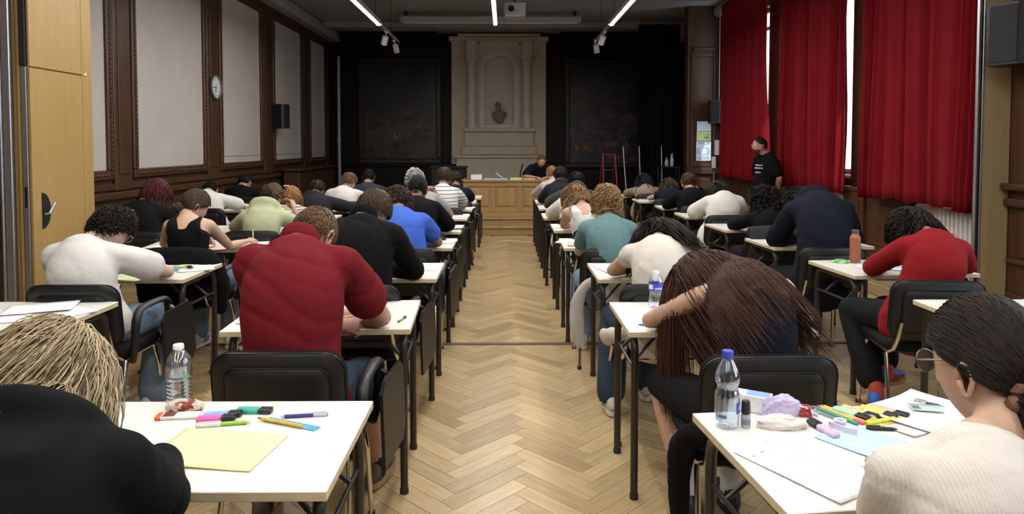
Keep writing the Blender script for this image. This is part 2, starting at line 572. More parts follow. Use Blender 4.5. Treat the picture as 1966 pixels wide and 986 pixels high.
# ---- ceiling with cove and beams
ceil = struct(bx('ceiling', -4.6, 4.7, -3.2, 17.0, ZC, ZC + 0.15, M_CEIL))
for (a, b, c_, d) in ((-4.3, -3.95, -3.2, 16.7), (4.05, 4.4, -3.2, 16.7)):
    bx('cove', a, b, c_, d, ZC - 0.22, ZC, M_CEIL, ceil, 0.06)
bx('cove', -3.95, -1.6, 16.3, 16.7, ZC - 0.2, ZC, M_BWOOD, ceil, 0.05); bx('cove', 1.3, 4.05, 16.3, 16.7, ZC - 0.2, ZC, M_BWOOD, ceil, 0.05)
for y in (2.2, 6.6, 11.0, 14.9):
    bx('beam', -3.95, 4.05, y, y + 0.35, ZC - 0.14, ZC, M_CEIL, ceil, 0.03)

# ---- left wall
wl = struct(bx('wall_left', -4.6, XL, -3.2, 17.0, 0, ZC, M_DWOOD))
bays = [(5.62, 7.37), (7.97, 9.73), (10.37, 11.99), (12.72, 14.36), (15.05, 16.25)]
PZ0, PZ1 = 1.25, 3.83
for bi, (y0, y1) in enumerate(bays):
    pn = bx('panel', XL, XL + 0.02, y0, y1, PZ0, PZ1, M_PANEL, wl, 0.004)
    q = MB(); t = 0.035; d = 0.10
    for (a, b, c_, e) in ((y0 + d, y1 - d, PZ0 + d, PZ0 + d + t), (y0 + d, y1 - d, PZ1 - d - t, PZ1 - d), (y0 + d, y0 + d + t, PZ0 + d + t, PZ1 - d - t), (y1 - d - t, y1 - d, PZ0 + d + t, PZ1 - d - t)):
        q.box(XL + 0.018, XL + 0.032, a, b, c_, e, bev=0.005)
    if bi > 1: q.build('panel_moulding', M_PANEL, pn)
    f = MB(); fw_ = 0.10
    for (a, b, c_, e) in ((y0 - fw_, y1 + fw_, PZ0 - fw_, PZ0), (y0 - fw_, y1 + fw_, PZ1, PZ1 + fw_), (y0 - fw_, y0, PZ0, PZ1), (y1, y1 + fw_, PZ0, PZ1)):
        f.box(XL, XL + 0.055, a, b, c_, e, bev=0.012)
    fo = f.build('panel_frame', M_DWOOD, wl)
    bd = MB(); st = 0.052
    prof = [(0.001, -0.021), (0.012, -0.015), (0.017, 0), (0.012, 0.015), (0.001, 0.021)]
    for zz in np.arange(PZ0 - 0.04, PZ1 + 0.05, st):
        for yy in (y0 - 0.05, y1 + 0.05): bd.lathe(prof, (XL + 0.056, yy, zz), n=6)
    for yy in np.arange(y0, y1, st):
        bd.lathe(prof, (XL + 0.056, yy, PZ0 - 0.05), n=6, axis='y')
    bo = bd.build('bead_moulding', M_DWOOD, fo, smooth=True); bo['kind'] = 'stuff'
for k, (ya, yb) in enumerate(((7.50, 7.84), (9.86, 10.24), (12.12, 12.59), (14.49, 14.92), (16.38, 16.6), (5.0, 5.48))):
    pl = bx('pilaster', XL, XL + 0.045, ya, yb, 1.02, ZC - 0.3, M_DWOOD, wl, 0.01)
    MB().box(XL + 0.044, XL + 0.058, ya + 0.07, yb - 0.07, 1.2, ZC - 0.5, bev=0.008).build('pilaster_panel', M_DWOOD, pl)
bx('dado_rail', XL, XL + 0.07, 3.0, 16.6, 0.93, 1.01, M_DWOODH, wl, 0.015)
bx('rail', XL, XL + 0.03, 3.0, 16.6, 1.03, 1.10, M_DWOODH, wl, 0.008)
bx('top_rail', XL, XL + 0.10, 3.0, 16.6, ZC - 0.30, ZC - 0.16, M_DWOODH, wl, 0.03)
for k in range(11):
    y0 = 5.4 + k * 1.02
    p = bx('wainscot_panel', XL, XL + 0.03, y0, y0 + 0.86, 0.2, 0.86, M_DWOOD, wl, 0.01)
    MB().box(XL + 0.028, XL + 0.045, y0 + 0.1, y0 + 0.76, 0.3, 0.76, bev=0.012).build('raised_field', M_DWOOD, p)
tag(MB().box(XL + 0.11, XL + 0.42, 12.9, 15.6, 0, 1.03, bev=0.02).box(XL + 0.105, XL + 0.47, 12.85, 15.65, 1.03, 1.07, bev=0.01).build('radiator_cover', M_DWOOD), 'low dark wooden radiator cover along the left wall', 'cover')

# ---- right wall with three windows behind the curtains
M_GLASS = clear('window_glass', (0.95, 0.98, 1.0), 0.05, 0.03)
wins = [(6.0, 7.8), (8.36, 10.3), (11.0, 13.0)]
WZ0, WZ1 = 1.15, 3.85
wr = MB()
ys = [5.30] + [v for ab in wins for v in ab] + [17.0]
for a, b in zip(ys[0::2], ys[1::2]): wr.box(XR, XR + 0.3, a, b, 0, ZC)
for a, b in wins: wr.box(XR, XR + 0.3, a, b, 0, WZ0).box(XR, XR + 0.3, a, b, WZ1, ZC)
wr = struct(wr.build('wall_right', M_DWOOD))
for i, (a, b) in enumerate(wins):
    f = MB(); t = 0.06
    f.box(XR + 0.12, XR + 0.2, a, b, WZ0, WZ0 + t).box(XR + 0.12, XR + 0.2, a, b, WZ1 - t, WZ1)
    f.box(XR + 0.12, XR + 0.2, a, a + t, WZ0 + t, WZ1 - t).box(XR + 0.12, XR + 0.2, b - t, b, WZ0 + t, WZ1 - t)
    f.box(XR + 0.13, XR + 0.19, (a + b) / 2 - 0.04, (a + b) / 2 + 0.04, WZ0 + t, WZ1 - t)
    f.box(XR + 0.13, XR + 0.19, a + t, b - t, 3.5, 3.56)
    wf = struct(f.build('window_%d' % (i + 1), M_WHITE))
    for (ya, yb) in ((a + t, (a + b) / 2 - 0.04), ((a + b) / 2 + 0.04, b - t)):
        for (za, zb) in ((WZ0 + t, 3.5), (3.56, WZ1 - t)):
            bx('pane', XR + 0.155, XR + 0.165, ya, yb, za, zb, M_GLASS, wf)
    bx('window_sill', XR - 0.10, XR + 0.12, a - 0.03, b + 0.03, WZ0 - 0.04, WZ0, M_WHITE, wf, 0.008)
for (ya, yb) in ((7.86, 8.26), (10.36, 10.9), (13.05, 13.3), (5.4, 5.9)):
    pl = bx('pilaster', 4.20, XR, ya, yb, 1.02, ZC, M_DWOOD, wr, 0.012)
    MB().box(4.19, 4.20, ya + 0.08, yb - 0.08, 1.25, ZC - 0.4, bev=0.004).build('pilaster_panel', M_DWOOD, pl)
    bs = bx('pilaster_base', 4.13, XR, ya - 0.02, yb + 0.02, 0.0, 1.0, M_DWOOD, wr, 0.012)
    MB().box(4.115, 4.131, ya + 0.06, yb - 0.06, 0.3, 0.88, bev=0.006).box(4.105, 4.117, ya + 0.11, yb - 0.11, 0.36, 0.82, bev=0.005).build('raised_field', M_DWOOD, bs)
    bx('base_cap', 4.10, XR, ya - 0.05, yb + 0.05, 0.985, 1.03, M_DWOODH, wr, 0.012)
for (ya, yb) in ((7.02, 7.84), (9.32, 10.32), (10.95, 11.9), (11.95, 13.0)):
    p = bx('wainscot_panel', 4.18, XR, ya, yb, 0.0, 0.97, M_DWOOD, wr, 0.01)
    q = MB().box(4.165, 4.181, ya + 0.08, yb - 0.08, 0.32, 0.86, bev=0.006).box(4.152, 4.166, ya + 0.16, yb - 0.16, 0.40, 0.78, bev=0.006)
    q.build('raised_field', M_DWOOD, p)
    bx('base_cap', 4.12, XR, ya - 0.02, yb + 0.02, 0.97, 1.0, M_DWOODH, wr, 0.01)
# pale tube radiators
M_RAD = plain('radiator_enamel', (0.62, 0.59, 0.55), 0.4, var=0.03)
def radiator(y0, y1, label):
    r = empty('radiator', (4.24, (y0 + y1) / 2, 0), label=label, cat='radiator', group='tube radiators under the curtains')
    n = int((y1 - y0) / 0.062)
    col = MB().box(-0.05, 0.05, -0.017, 0.017, 0.14, 0.93, bev=0.014).mesh('radiator_column', M_RAD, True, 50)
    for k in range(n):
        o = bpy.data.objects.new('radiator_column', col); o.location = (0, y0 - (y0 + y1) / 2 + (k + .5) * 0.062, 0); link(o, r)
    for z in (0.16, 0.88): MB().tube([(0, y0 - (y0 + y1) / 2, z), (0, y1 - (y0 + y1) / 2, z)], 0.02, n=10).build('header_pipe', M_RAD, r, smooth=True)
    for y in (y0 + 0.15, y1 - 0.15): MB().box(-0.03, 0.03, y - (y0 + y1) / 2 - 0.02, y - (y0 + y1) / 2 + 0.02, 0, 0.15, bev=0.005).build('foot', M_RAD, r)
radiator(5.95, 6.98, 'pale tube radiator below the nearest red curtain')
radiator(8.42, 9.28, 'pale tube radiator below the middle red curtain')
# low ledge beneath the windows
tag(bx('ledge', 3.75, 4.12, 5.35, 7.0, 0.0, 0.12, wood('pale_step', (0.28, 0.2, 0.1), (0.4, 0.3, 0.17), 'y', 1, 0.5), bev=0.01), 'low pale wooden step along the right wall by the radiator', 'step', kind='structure')

# return wall with notices, near wall beyond the partition line
wrr = struct(bx('wall_right_return', 3.55, XR, 13.32, 13.55, 0, ZC, M_DWOOD))
q = MB().box(3.62, 3.66, 13.29, 13.33, 1.1, 3.3, bev=0.008).box(4.05, 4.09, 13.29, 13.33, 1.1, 3.3, bev=0.008).box(3.66, 4.05, 13.29, 13.33, 1.1, 1.16, bev=0.008).box(3.66, 4.05, 13.29, 13.33, 3.24, 3.3, bev=0.008)
q.build('panel_moulding', M_DWOOD, wrr)
bx('panel_moulding', 3.64, 4.1, 13.27, 13.33, 3.34, 3.42, M_DWOODH, wrr, 0.015)
bx('dado_rail', 3.53, 4.2, 13.25, 13.33, 0.95, 1.09, M_DWOODH, wrr, 0.02)
p = bx('wainscot_panel', 3.6, 4.12, 13.29, 13.33, 0.2, 0.86, M_DWOOD, wrr, 0.01)
wn = struct(bx('wall_right_near', 3.86, 4.16, -3.2, 0.0, 0, ZC, M_DWOOD))
q = MB().box(3.86, 4.16, 1.6, 2.1, 0, ZC).box(3.86, 4.16, 4.1, 5.30, 0, ZC).box(3.86, 4.16, 0.0, 1.6, 0, 0.95).box(3.86, 4.16, 0.0, 1.6, 3.6, ZC).box(3.86, 4.16, 2.1, 4.1, 0, 0.95).box(3.86, 4.16, 2.1, 4.1, 3.6, ZC)
q.build('wall_face', M_DWOOD, wn)
for z0, z1, t in ((1.185, 1.235, 0.09), (1.06, 1.12, 0.06), (0.62, 0.66, 0.03), (0.36, 0.40, 0.03)):
    bx('dado_rail', 3.86 - t, 3.86, 4.12, 5.17, z0, z1, M_DWOODH, wn, 0.012)
bx('wainscot_panel', 3.84, 3.86, 4.35, 5.05, 0.68, 1.04, M_DWOOD, wn, 0.008)
for wi, (a, b) in enumerate(((0.0, 1.6), (2.1, 4.1))):
    m_ = (a + b) / 2
    wf = MB().box(4.0, 4.06, a, b, 0.95, 1.01).box(4.0, 4.06, a, b, 3.54, 3.6).box(4.0, 4.06, a, a + .06, 1.01, 3.54).box(4.0, 4.06, b - .06, b, 1.01, 3.54).box(4.0, 4.06, m_ - .03, m_ + .03, 1.01, 3.54)
    wf = struct(wf.build('window_%d' % (wi + 4), M_WHITE))
    for (ya, yb) in ((a + .06, m_ - .03), (m_ + .03, b - .06)): bx('pane', 4.025, 4.035, ya, yb, 1.01, 3.54, M_GLASS, wf)
struct(bx('wall_rear', -4.6, 4.7, -3.4, -3.2, 0, ZC, M_DWOOD))

# ---- partition jambs at the threshold line
jr = struct(bx('trim_1', 3.645, 3.855, 5.18, 5.22, 0, ZC, wood('pale_oak_jamb', (0.30, 0.215, 0.11), (0.40, 0.30, 0.165), 'z', 0.7, 0.45), bev=0.004))
for (a, b, m) in ((3.590, 3.606, M_ALU), (3.608, 3.626, M_BLACKPLASTIC), (3.628, 3.645, M_ALU)):
    bx('aluminium_profile', a, b, 5.175, 5.20, 0, ZC, m, jr, 0.003)
pt = empty('partition_panel', (-3.2, 4.95, 0), label='open beech partition leaf with black half-round handle plate, far left', cat='partition')
pt.location = (0, 0, 0)
pY0, pY1 = 4.65, 5.34
for (z0, z1) in ((0.02, 2.045), (2.055, 3.03), (3.04, 4.1)):
    bx('leaf_face', -3.215, -3.20, pY0, pY1 - 0.125, z0, z1, M_LWOOD, pt, 0.002)
bx('leaf_edge_strip', -3.215, -3.20, pY1 - 0.12, pY1, 0.02, 3.03, M_LWOOD, pt, 0.002)
bx('leaf_edge_strip', -3.215, -3.20, pY1 - 0.12, pY1, 3.04, 4.1, M_LWOOD, pt, 0.002)
bx('leaf_core', -3.272, -3.216, pY0 + 0.012, pY1 - 0.004, 0.02, 4.1, M_LWOOD, pt, 0.002)
bx('leaf_face', -3.288, -3.273, pY0, pY1, 0.02, 4.1, M_LWOOD, pt, 0.002)
bx('lock_profile', -3.262, -3.226, pY0 - 0.004, pY0 + 0.012, 0.04, 2.05, M_ALU, pt, 0.002)
bx('seal', -3.266, -3.222, pY0 - 0.01, pY0 + 0.012, 2.06, 4.09, M_RUBBER, pt, 0.004)
bx('lock_slot', -3.252, -3.236, pY0 - 0.006, pY0 - 0.003, 1.10, 1.24, M_BLACKPLASTIC, pt)
arc = [(4.715 + 0.0, 0.0)]
hp = MB(); n = 14; V = []; F = []
for s_ in (0, 1):
    for k in range(n + 1):
        a = PI * k / n - PI / 2
        V.append((-3.2 + 0.006 * s_, 4.735 + 0.085 * math.cos(a), 1.07 + 0.125 * math.sin(a)))
F.append(tuple(range(n, -1, -1))[::-1]); F.append(tuple(range(n + 1, 2 * n + 2)))
for k in range(n): F.append((k, k + 1, n + 2 + k, n + 1 + k))
F.append((n, 0, n + 1, 2 * n + 1))
hp.add(V, F).build('handle_plate', M_BLACKPLASTIC, pt)
MB().tube([(-3.19, 4.755, 1.045), (-3.165, 4.76, 1.05), (-3.16, 4.815, 1.12)], 0.008).build('handle_lever', M_ALU, pt, smooth=True)
bx('sensor', -3.2, -3.193, 5.24, 5.265, 2.05, 2.07, M_WHITE, pt, 0.002)
jl = struct(bx('trim_2', -3.325, -3.29, 4.66, 5.3, 0, ZC, wood('beech_jamb', (0.22, 0.13, 0.045), (0.30, 0.185, 0.07), 'z', 0.7, 0.45), bev=0.004))
bx('aluminium_profile', -3.385, -3.33, 4.64, 4.76, 0, ZC, M_ALU, jl, 0.005)
bx('aluminium_profile', -3.405, -3.388, 4.63, 4.76, 0, ZC, M_ALU, jl, 0.004)
bx('partition_store', -4.3, -3.42, 4.70, 5.3, 0, ZC, M_DWOOD, jl)

# ---- back wall, paintings, monument
wb = struct(bx('wall_back', -4.6, 4.7, YB, YB + 0.3, 0, ZC, M_BWOOD))
for x in np.arange(-4.0, 4.3, 0.62):
    if abs(x + 0.16) > 1.5 and not (-3.35 < x < -1.55) and not (1.4 < x < 3.4):
        bx('stile', x, x + 0.09, YB - 0.03, YB, 0.2, 3.9, M_BWOOD, wb, 0.008)
bx('cornice', -4.3, 4.4, YB - 0.12, YB, 3.9, 4.05, M_BWOOD, wb, 0.03)
bx('dado_rail', -4.3, 4.4, YB - 0.06, YB, 1.0, 1.1, M_BWOOD, wb, 0.015)

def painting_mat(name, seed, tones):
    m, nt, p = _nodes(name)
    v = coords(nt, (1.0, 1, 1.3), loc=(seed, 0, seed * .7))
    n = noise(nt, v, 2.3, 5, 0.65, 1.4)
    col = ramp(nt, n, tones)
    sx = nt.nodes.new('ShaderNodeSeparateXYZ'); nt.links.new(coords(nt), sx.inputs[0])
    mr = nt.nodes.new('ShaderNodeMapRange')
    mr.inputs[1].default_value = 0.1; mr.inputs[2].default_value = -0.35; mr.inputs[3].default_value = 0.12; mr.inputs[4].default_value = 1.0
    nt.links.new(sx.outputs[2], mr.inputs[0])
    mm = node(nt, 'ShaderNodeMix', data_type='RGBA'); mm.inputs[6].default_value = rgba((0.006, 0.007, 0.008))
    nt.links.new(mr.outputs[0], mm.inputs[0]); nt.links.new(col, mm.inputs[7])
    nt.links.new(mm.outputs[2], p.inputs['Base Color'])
    p.inputs['Roughness'].default_value = 0.4
    return m
def painting(xc, zc, wd, ht, mat, label):
    g = empty('painting', (xc, YB - 0.02, zc), label=label, cat='painting')
    bx('canvas', -wd / 2, wd / 2, -0.03, 0, -ht / 2, ht / 2, mat, g)
    f = MB(); t = 0.13
    f.box(-wd / 2 - t, wd / 2 + t, -0.08, 0, ht / 2, ht / 2 + t, bev=0.02).box(-wd / 2 - t, wd / 2 + t, -0.08, 0, -ht / 2 - t, -ht / 2, bev=0.02)
    f.box(-wd / 2 - t, -wd / 2, -0.08, 0, -ht / 2, ht / 2, bev=0.02).box(wd / 2, wd / 2 + t, -0.08, 0, -ht / 2, ht / 2, bev=0.02)
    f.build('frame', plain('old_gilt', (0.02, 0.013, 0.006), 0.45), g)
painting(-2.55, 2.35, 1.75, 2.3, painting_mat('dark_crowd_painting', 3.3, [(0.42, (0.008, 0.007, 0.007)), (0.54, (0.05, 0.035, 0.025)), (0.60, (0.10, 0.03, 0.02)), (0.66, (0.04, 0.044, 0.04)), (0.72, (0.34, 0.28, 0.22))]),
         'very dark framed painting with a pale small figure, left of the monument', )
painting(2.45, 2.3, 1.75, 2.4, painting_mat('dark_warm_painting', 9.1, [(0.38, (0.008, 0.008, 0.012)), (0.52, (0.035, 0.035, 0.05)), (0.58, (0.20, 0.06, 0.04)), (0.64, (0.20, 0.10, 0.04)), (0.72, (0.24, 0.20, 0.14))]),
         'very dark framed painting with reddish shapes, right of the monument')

mo = empty('wall_monument', (-0.155, YB, 0), label='pale stone wall monument with two columns and an arched niche', cat='monument')
def px(u0, u1, v0, v1, y0, y1, name, m=M_STONE, bev=0.015, par=None):
    s = 0.3243 * 16.3 / 1311
    X = lambda u: (840 + 0.3243 * u - 970) * 16.3 / 1311 + 0.155
    Z = lambda v: 1.523 - (40 + 0.3243 * v - 278.5) * 16.3 / 1311 * 0.992
    return bx(name, X(u0), X(u1), -y1, -y0, Z(v1), Z(v0), m, par or mo, bev)
uX = lambda u: (840 + 0.3243 * u - 970) * 16.3 / 1311 + 0.155
vZ = lambda v: 1.523 - (40 + 0.3243 * v - 278.5) * 16.3 / 1311 * 0.992
px(80, 240, 110, 850, 0, 0.22, 'back_slab'); px(490, 645, 110, 850, 0, 0.22, 'back_slab')
px(240, 490, 640, 850, 0, 0.22, 'back_slab')
px(68, 660, 88, 116, 0, 0.34, 'cornice', bev=0.02); px(118, 610, 70, 88, 0, 0.30, 'cornice', bev=0.015)
for k in range(26):
    u = 165 + k * 15.5
    px(u, u + 8, 98, 113, 0.33, 0.37, 'dentil', bev=0.003)
# arched spandrel around the niche: slab with a round-headed hole
def arch_plate(name, cx_, zspr, rin, zbot, xl, xr, ztop, y0, y1, m, par):
    n = 18; V = []; F = []
    pts_in = [(cx_ - rin, zbot)] + [(cx_ - rin * math.cos(PI * k / n), zspr + rin * math.sin(PI * k / n)) for k in range(n + 1)] + [(cx_ + rin, zbot)]
    pts_out = [(xl, zbot)]
    for k in range(n + 1):
        a = PI * k / n
        dx, dz = -math.cos(a), math.sin(a)
        tx = ((xr - cx_) / dx if dx > 1e-6 else ((xl - cx_) / dx if dx < -1e-6 else 1e9))
        tz = (ztop - zspr) / dz if dz > 1e-6 else 1e9
        t = min(tx, tz); pts_out.append((cx_ + dx * t, zspr + dz * t))
    pts_out.append((xr, zbot))
    N = len(pts_in)
    for yy in (y0, y1):
        for q_ in (pts_in, pts_out): V += [(a, yy, b) for a, b in q_]
    for k in range(N - 1):
        F.append((k, k + 1, N + k + 1, N + k)[::-1]); F.append((2 * N + k, 2 * N + k + 1, 3 * N + k + 1, 3 * N + k))
        F.append((k, k + 1, 2 * N + k + 1, 2 * N + k)); F.append((N + k, N + k + 1, 3 * N + k + 1, 3 * N + k)[::-1])
    MB().add(V, F).build(name, m, par)
cxn, rin = uX(366), (uX(452) - uX(280)) / 2
zs = vZ(290)
arch_plate('arch_wall', cxn, zs, rin * 1.38, vZ(640), uX(238), uX(492), vZ(105), -0.22, 0.0, M_STONE, mo)
arch_plate('arch_frame', cxn, zs, rin, vZ(640), cxn - rin * 1.4, cxn + rin * 1.4, zs + rin * 1.4, -0.25, -0.05, M_STONEW, mo) if False else None
# ring moulding
V = []; F = []; n = 22
sec = [(1.0, -0.27), (1.4, -0.27), (1.4, -0.05), (1.0, -0.05)]
path = [(-1, vZ(608))] + [(None, PI * k / n) for k in range(n + 1)] + [(1, vZ(608))]
for (sgn, t) in path:
    for (rr_, yy) in sec:
        if sgn is not None: V.append((cxn + sgn * rin * rr_, yy, t))
        else: V.append((cxn - math.cos(t) * rin * rr_, yy, zs + math.sin(t) * rin * rr_))
for j in range(len(path) - 1):
    for k in range(4): F.append((j * 4 + k, j * 4 + (k + 1) % 4, (j + 1) * 4 + (k + 1) % 4, (j + 1) * 4 + k))
MB().add(V, F).build('arch_moulding', M_STONEW, mo)
px(247, 485, 608, 642, 0.05, 0.29, 'niche_sill', M_STONEW)
# curved niche back
V = []; F = []; n = 14
prof = [(1.0, vZ(610)), (1.0, zs)] + [(math.cos(PI / 2 * k / 8), zs + rin * math.sin(PI / 2 * k / 8)) for k in range(1, 9)]
for (rr_, z) in prof:
    for k in range(n + 1):
        a = PI * k / n
        V.append((cxn - math.cos(a) * rin * max(rr_, .001), -0.06 + math.sin(a) * 0.04, z))
for j in range(len(prof) - 1):
    for k in range(n): F.append((j * (n + 1) + k, (j + 1) * (n + 1) + k, (j + 1) * (n + 1) + k + 1, j * (n + 1) + k + 1))
MB().add(V, F).build('niche', M_STONEW, mo, smooth=True)
for u in (200, 530):
    x = uX(u)
    c = MB().lathe([(0.001, vZ(632)), (0.125, vZ(632)), (0.125, vZ(622)), (0.10, vZ(612)), (0.108, vZ(600)), (0.105, vZ(480)), (0.095, vZ(265)), (0.001, vZ(265))], (x, -0.32, 0), n=24)
    c.build('column', M_STONEW, mo, smooth=True, angle=50)
    c = MB().lathe([(0.001, vZ(265)), (0.10, vZ(265)), (0.115, vZ(255)), (0.105, vZ(248)), (0.145, vZ(212)), (0.15, vZ(200)), (0.001, vZ(200))], (x, -0.32, 0), n=16)
    for k in range(8):
        a = 2 * PI * k / 8
        c.lathe([(0.001, -0.02), (0.022, -0.01), (0.03, 0.02), (0.001, 0.04)], (x + 0.125 * math.cos(a), -0.32 + 0.125 * math.sin(a), vZ(232)), n=6)
    c.build('capital', M_STONEW, mo, smooth=True, angle=50)
    px(u - 32, u + 32, 190, 200, 0.2, 0.46, 'abacus', M_STONEW, 0.006)
    px(u - 28, u + 28, 116, 190, 0.2, 0.42, 'entablature_block', M_STONEW, 0.01)
px(155, 580, 632, 656, 0, 0.44, 'ledge', bev=0.015); px(160, 570, 656, 742, 0, 0.36, 'pedestal'); px(146, 585, 742, 792, 0, 0.42, 'pedestal', bev=0.02)
px(95, 592, 794, 812, 0, 0.50, 'mantel_shelf', M_STONE, 0.01); px(112, 600, 812, 1010, 0, 0.44, 'pedestal')
# bust in the niche
bu = empty('bust', (cxn - 0.155, YB - 0.20, vZ(608)), label='small dark stone bust standing in the arched niche', cat='bust')
M_BUST = plain('grey_bust', (0.26, 0.225, 0.19), 0.8)
b = MB(); V, F = tube([(0.02, 0, 0), (0.02, 0, 0.05), (0, 0, 0.16), (0, 0, 0.28), (0, 0, 0.31)], [(.06, .05), (.07, .055), (.15, .09), (.17, .08), (.06, .06)], lat=(1, 0, 0), n=16)
b.add(V, F); b.build('shoulders', M_BUST, bu, smooth=True)
b = MB(); V, F = tube([(-0.03, -0.01, 0.29), (-0.035, -0.01, 0.36), (-0.035, -0.015, 0.43), (-0.035, -0.01, 0.49), (-0.035, 0, 0.525)], [(.045, .045), (.05, .055), (.068, .075), (.062, .07), (.02, .02)], lat=(1, 0, 0), n=14)
b.add(V, F); b.lathe([(0.001, -0.02), (0.014, 0), (0.001, 0.03)], (-0.035, -0.09, 0.42), n=6); b.build('head', M_BUST, bu, smooth=True)

# ---- platform and steps
M_STEP = wood('oak_step', (0.24, 0.15, 0.06), (0.40, 0.28, 0.13), 'x', 0.8, 0.45)
bx('jamb_return', 3.862, 4.4, 5.21, 5.30, 0, ZC, M_DWOOD, jr)
pf_ = struct(MB().box(-2.6, 2.6, 11.78, 16.25, 0, 0.24, bev=0.006).build('floor_platform', M_STEP))
bx('step', -0.95, 1.2, 11.47, 11.78, 0, 0.12, M_STEP, pf_, 0.008)
for a, b in ((-0.95, -0.1), (-0.095, 1.2)):
    bx('tread', a, b, 11.45, 11.78, 0.121, 0.143, M_DESKH, pf_, 0.006)
    bx('tread', a, b, 11.755, 12.0, 0.241, 0.262, M_DESKH, pf_, 0.006)

# ---- stage curtain at the right rear
M_BLKCUR = fabric('black_stage_cloth', (0.004, 0.004, 0.007), 0.95)
def curtain(name, y0, y1, z0, z1, xc, mat, label, folds, amp, seed, along='y', group=None, top_tight=0.75, cat='curtain'):
    rng = np.random.RandomState(seed)
    n = folds * 18; m = 26
    t = np.linspace(0, 1, n)
    warp = t * folds + 0.35 * np.sin(t * 9 + seed) + 0.2 * np.sin(t * 23 + seed * 2)
    V = []
    for j in range(m):
        s = j / (m - 1)
        ph = warp + 0.12 * np.sin(3 * s + t * 11 + seed) * (0.3 + s)
        a = amp * (0.55 + 0.6 * s) * (0.7 + 0.5 * np.sin(t * 17 + seed))
        off = a * (1.0 - 2.0 * np.abs(np.sin(PI * ph)) ** 0.6) + a * 0.15 * np.sin(6 * PI * ph + 1.3)
        pos = y0 + (y1 - y0) * t + 0.012 * np.sin(2 * PI * ph + 1.0) * (1 + s)
        z = z1 + (z0 - z1) * s + (0.012 * np.sin(2 * PI * ph * 0.5 + seed) + 0.012 * np.sin(t * 5 + seed)) * (s ** 4)
        row = np.column_stack([xc + off, pos, z]) if along == 'y' else np.column_stack([pos, xc + off, z])
        V.append(row)
    V = np.concatenate(V)
    F = [(j * n + i, j * n + i + 1, (j + 1) * n + i + 1, (j + 1) * n + i) for j in range(m - 1) for i in range(n - 1)]
    o = MB().add(V, F).build(name, mat, None, smooth=True, angle=None)
    sm = o.modifiers.new('thickness', 'SOLIDIFY'); sm.thickness = 0.006
    return tag(o, label, cat, group)
curtain('stage_curtain', 2.75, 3.6, 0.02, 4.0, 14.1, M_BLKCUR, 'black stage curtain hanging right of the dark painting', 9, 0.05, 5, along='x')
M_RED = fabric('red_curtain', (0.21, 0.0075, 0.014), 0.9, weave=300, fold=3, var=0.10, bmp=0.12)
g = 'red window curtains'
for (y0, y1, f, s, lb) in ((10.46, 12.73, 12, 2, 'long red curtain behind the standing person, farthest of the three'), (8.10, 10.02, 11, 6, 'long red curtain in the middle, beside the bright window gap'), (5.48, 7.63, 10, 11, 'long red curtain nearest the aluminium jamb on the right')):
    curtain('window_curtain', y0, y1, 0.95, 4.12, 4.03, M_RED, lb, f, 0.075, s, group=g)
tag(MB().tube([(4.03, 5.45, 4.14), (4.03, 12.8, 4.14)], 0.018).build('curtain_rail', M_ALU, smooth=True), 'long metal rail carrying the red curtains', 'rail')

# ---- ceiling lights
M_TUBE = plain('lit_diffuser', (0.9, 0.9, 0.9), 0.5, emit=(1.0, 0.985, 0.95), estr=9.0, var=0.01)
M_GREYMET = plain('grey_track', (0.42, 0.42, 0.43), 0.45, var=0.05)
def light_row(x, label, spots, yend=11.3):
    g = empty('linear_light', (x, yend, 3.5), label=label, cat='ceiling light', group='rows of linear ceiling lights')
    hs = bx('housing', -0.035, 0.035, -13.2, 0.0, 0.0, 0.07, M_GREYMET, g, 0.004)
    L = 1.2
    for k in range(11):
        y1 = -k * L; y0 = y1 - L + 0.02
        bx('diffuser', -0.026, 0.026, y0, y1, -0.022, 0.0, M_TUBE, g, 0.006)
        if k % 2 == 0:
            ld = bpy.data.lights.new('tube_light', 'AREA'); ld.shape = 'RECTANGLE'; ld.size = 0.05; ld.size_y = 2 * L - 0.05
            ld.energy = TUBE_POWER; ld.color = (1.0, 0.965, 0.91)
            lo = bpy.data.objects.new('tube_light', ld); lo.location = (0, y1 - L, -0.03); link(lo, g)
    if spots:
        bx('track', -0.018, 0.018, 0.0, 2.1, 0.01, 0.045, M_GREYMET, g, 0.003)
        bx('end_plate', -0.05, 0.05, -0.02, 0.06, -0.012, 0.02, M_WHITE, g, 0.004)
        for yy, tl in ((0.75, 0.3), (1.75, -0.2)):
            s_ = MB().lathe([(0.001, 0.0), (0.052, 0.0), (0.055, -0.02), (0.055, -0.15), (0.05, -0.16), (0.042, -0.15), (0.001, -0.13)], n=18)
            so = s_.build('spot_head', M_WHITE, g, smooth=True, angle=40); so.location = (-0.02, yy, -0.07); so.rotation_euler = (0.35, tl, 0)
            MB().tube([(0, 0, 0.08), (0, 0, -0.01)], 0.012).box(-.03, .03, -.06, .06, 0.07, 0.1, bev=.004).build('spot_arm', M_WHITE, so)
    for yy in (-0.3, -4.0, 1.2) if spots else (-0.3, -4.0):
        MB().tube([(0, yy, 0.05), (0, yy, 0.72)], 0.0035, n=6).build('suspension_wire', M_BLACKPLASTIC, g)
light_row(-2.07, 'bright linear tube light left of the aisle ending in two spotlights', True)
light_row(-0.16, 'bright linear tube light above the aisle without spotlights', False, 11.25)
light_row(1.74, 'bright linear tube light right of the aisle ending in two spotlights', True, 11.27)
pj = empty('projector', (0.0, 11.6, 3.78), label='white ceiling projector box beside the middle tube light', cat='projector')
bx('body', -0.02, 0.34, -0.2, 0.2, -0.12, 0.12, M_GREYMET, pj, 0.02)
